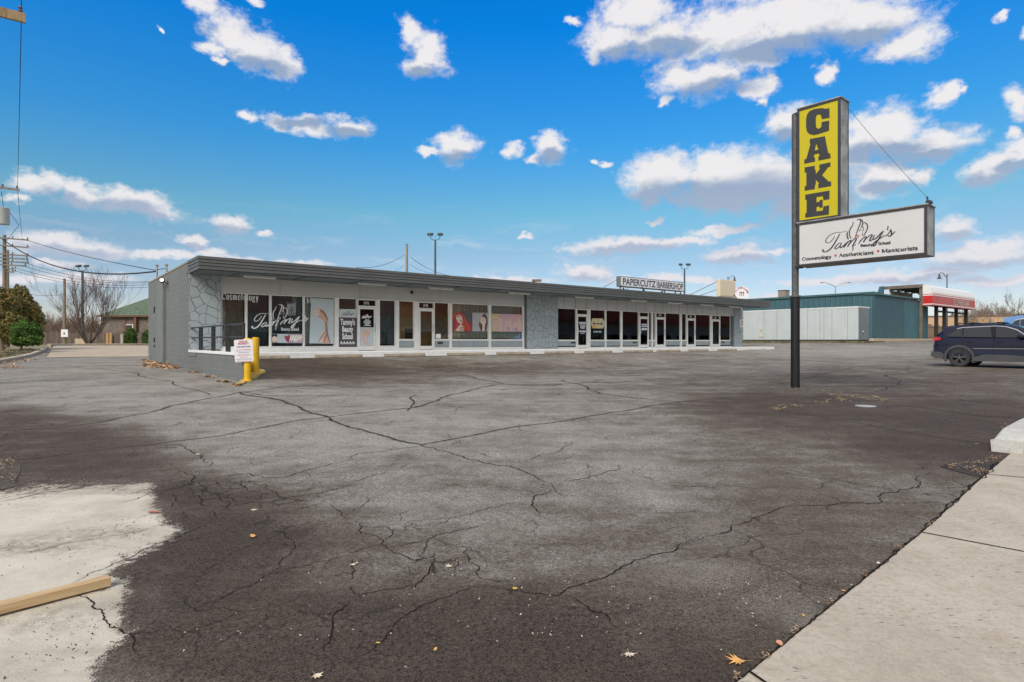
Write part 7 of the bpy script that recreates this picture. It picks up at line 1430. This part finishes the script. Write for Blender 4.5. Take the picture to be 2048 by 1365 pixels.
def bare_tree(H, spread, seed, stems=4, levels=5, r0=.16, flare=1.0):
    r = random.Random(seed); tr = MB(); cr = MB()
    def grow(p, d, L, rad, lev):
        n = 4; pts = [p]; rs = [rad]; q = p.copy(); dd = d.copy()
        for i in range(n):
            dd = (dd+Vector((r.uniform(-.16, .16), r.uniform(-.16, .16), .09))).normalized(); q = q+dd*L/n; pts.append(q.copy()); rs.append(rad*(1-.5*(i+1)/n))
        (tr if lev < 2 else cr).tube(pts, rs, 6 if lev < 2 else (4 if lev < 4 else 3), cap=False)
        if lev >= levels: return
        k = 3 if lev < 3 else r.choice((2, 3, 4))
        for j in range(k):
            t = r.uniform(.35, 1.0) if j else 1.0; i = min(n, max(1, int(t*n))); a = Vector((r.uniform(-1, 1), r.uniform(-1, 1), r.uniform(-.1, .6)))*spread; nd = (dd+a).normalized(); grow(pts[i], nd, L*r.uniform(.55, .8), max(rs[i]*.75, .012), lev+1)
    for s in range(stems):
        a = 2*PI*s/stems+r.uniform(-.4, .4); grow(Vector((math.cos(a)*.1, math.sin(a)*.1, 0)), Vector((math.cos(a)*.42*flare, math.sin(a)*.42*flare, 1)).normalized(), H*r.uniform(.34, .42), r0*r.uniform(.7, 1), 1 if stems > 1 else 0)
    return tr, cr
tr, cr = bare_tree(10.5, .55, 11, 8, 6, .14, 1.9); bp = at(177, 682, 80); bp.z = h1(bp.x, bp.y); o = thing('bare_tree', 'wide leafless tree with many upright branches at the back left', 'tree', bp); tr.build('trunk', M_BARK, o); cr.build('crown', M_BARK, o)
# thickets: a few kinds of bare tree reused
kinds = []
for i, (H, st_, m) in enumerate(((6.5, 3, M_TWIG), (5.5, 4, mat('twig_red', (.20, .12, .09), .95)), (7.0, 2, mat('twig_grey', (.22, .19, .16), .95)))):
    t_, c_ = bare_tree(H, .8, 20+i, st_, 6, .10); kinds.append((t_, c_, m))
def put_tree(px, D, k, s, label, group, first={}):
    p = at(px, 682, D); p.z = h1(p.x, p.y)-.1
    if k not in first:
        o = thing('bare_tree', label, 'tree', p, 0, group); kinds[k][0].build('trunk', M_BARK, o); kinds[k][1].build('crown', kinds[k][2], o); first[k] = o
    else: o = copy_tree(first[k])
    o.location = p; o.rotation_euler = (0, 0, px*.37); o.scale = (s, s, s); o['label'] = label; o['group'] = group
r = random.Random(2)
spots = [(1935, 100, 0, 1.0), (1952, 108, 1, 1.1), (1968, 100, 2, 1.1), (1980, 112, 1, 1.2), (1992, 125, 0, 1.15), (2004, 118, 2, .95), (2016, 128, 1, 1.2), (2030, 122, 0, 1.2), (2044, 108, 2, 1.45), (2056, 116, 1, 1.3), (1922, 140, 1, 1.0), (2010, 150, 0, 1.4), (1985, 150, 2, 1.2), (1960, 140, 0, 1.2)]
for i, (px, d, k, s) in enumerate(spots): put_tree(px, d+18, k, s*1.15, 'brown leafless tree in the thicket beyond the tan building', 'bare trees beyond the tan building')
for i in range(16): put_tree(70+i*8+r.uniform(-3, 3), 108+r.uniform(-6, 12), i % 3, r.uniform(.8, 1.0), 'brown leafless tree in the thicket behind the grey fence', 'bare trees behind the back left fence')
for k in range(3): pass
# hazy scrub mass far behind both
def scrub(name, label, px0, px1, D, top, n, seed, mats, kind='stuff'):
    r = np.random.default_rng(seed); x = r.uniform(px0, px1, n); hgt = (682-top)*(.55+.45*np.abs(np.sin(x*.11)+.4*np.sin(x*.37))/1.4); y = 690-(690-682+hgt)*r.uniform(0, 1, n)**.8
    d = D+r.uniform(0, 14, n); P_ = np.stack([(x-1024)/FPX*d, d, EYE+(682-y)*d/FPX], 1); u = r.normal(size=(n, 3))*[.6, .6, 1.2]; u /= np.linalg.norm(u, axis=1)[:, None]; w = r.normal(size=(n, 3)); w /= np.linalg.norm(w, axis=1)[:, None]
    s = D*.0042*r.uniform(.5, 1.5, n)[:, None]; V = np.stack([P_-u*s, P_+w*s*.16, P_+u*s, P_-w*s*.16], 1).reshape(-1, 3); me = bpy.data.meshes.new(name); me.from_pydata(V.tolist(), [], np.arange(4*n).reshape(-1, 4).tolist())
    for m in mats: me.materials.append(m)
    me.polygons.foreach_set('material_index', r.integers(0, len(mats), n).astype(np.int32)); o = bpy.data.objects.new(name, me); COL.objects.link(o); tag(o, label, 'woodland', kind=kind)
scrub('far_wood', 'hazy brown winter wood far beyond the tan building', 1900, 2120, 165, 622, 9000, 3, [mat('far_brown', (.20, .15, .13), 1), mat('far_olive', (.16, .15, .10), 1), mat('far_grey', (.26, .22, .20), 1)])
scrub('far_wood', 'hazy reddish winter wood far behind the back left fence', 60, 310, 130, 640, 9000, 4, [MATS['far_brown'], mat('far_red', (.22, .14, .12), 1), MATS['far_grey']])
scrub('far_wood', 'distant winter wood seen low beyond the roofs', 300, 1500, 260, 650, 9000, 9, [MATS['far_brown'], MATS['far_grey']]) if False else None
# dry grass tufts left of the kerb
debris('grass', [(10,712,30,6),(40,705,30,6),(60,700,20,4),(20,702,30,4)], [mat('grass_dry', (.35, .27, .13), .9), mat('grass_green', (.13, .15, .05), .9)], 1500, .09, 'short dry grass left of the kerb', 'grass', True, .9, seed=21)
# ------------------------------------------------------------------ what the shop windows mirror: the far side of the street
op = thing('store_building', 'low store with a red fascia across the street, mirrored in the shop windows', 'building', SW(5, -50, 0), RZ)
MB().box(0, 130, -14, 0, .0, 7.0).build('wall', mat('store_tan', (.42, .40, .37), .8), op); MB().box(-.3, 130.3, .01, 1.5, 4.9, 7.3).build('fascia', mat('store_red', (.35, .05, .035), .5), op)
for i in range(18): MB().box(2+i*7, 7+i*7, .011, .03, .6, 2.6).build('window', M_CARGL, op)
for i, t in enumerate((-20, -8, 2, 12, 20, 40, 56)):
    q = SW(t, -42-3*(i % 2)); o = copy_tree([x for x in bpy.data.objects if x.name.startswith('bare_tree') and x.parent is None][1]); o.location = (q.x, q.y, 0); o.scale = (1.5,)*3; o['label'] = 'leafless tree across the street, mirrored in the shop windows'; o['group'] = 'trees across the street'
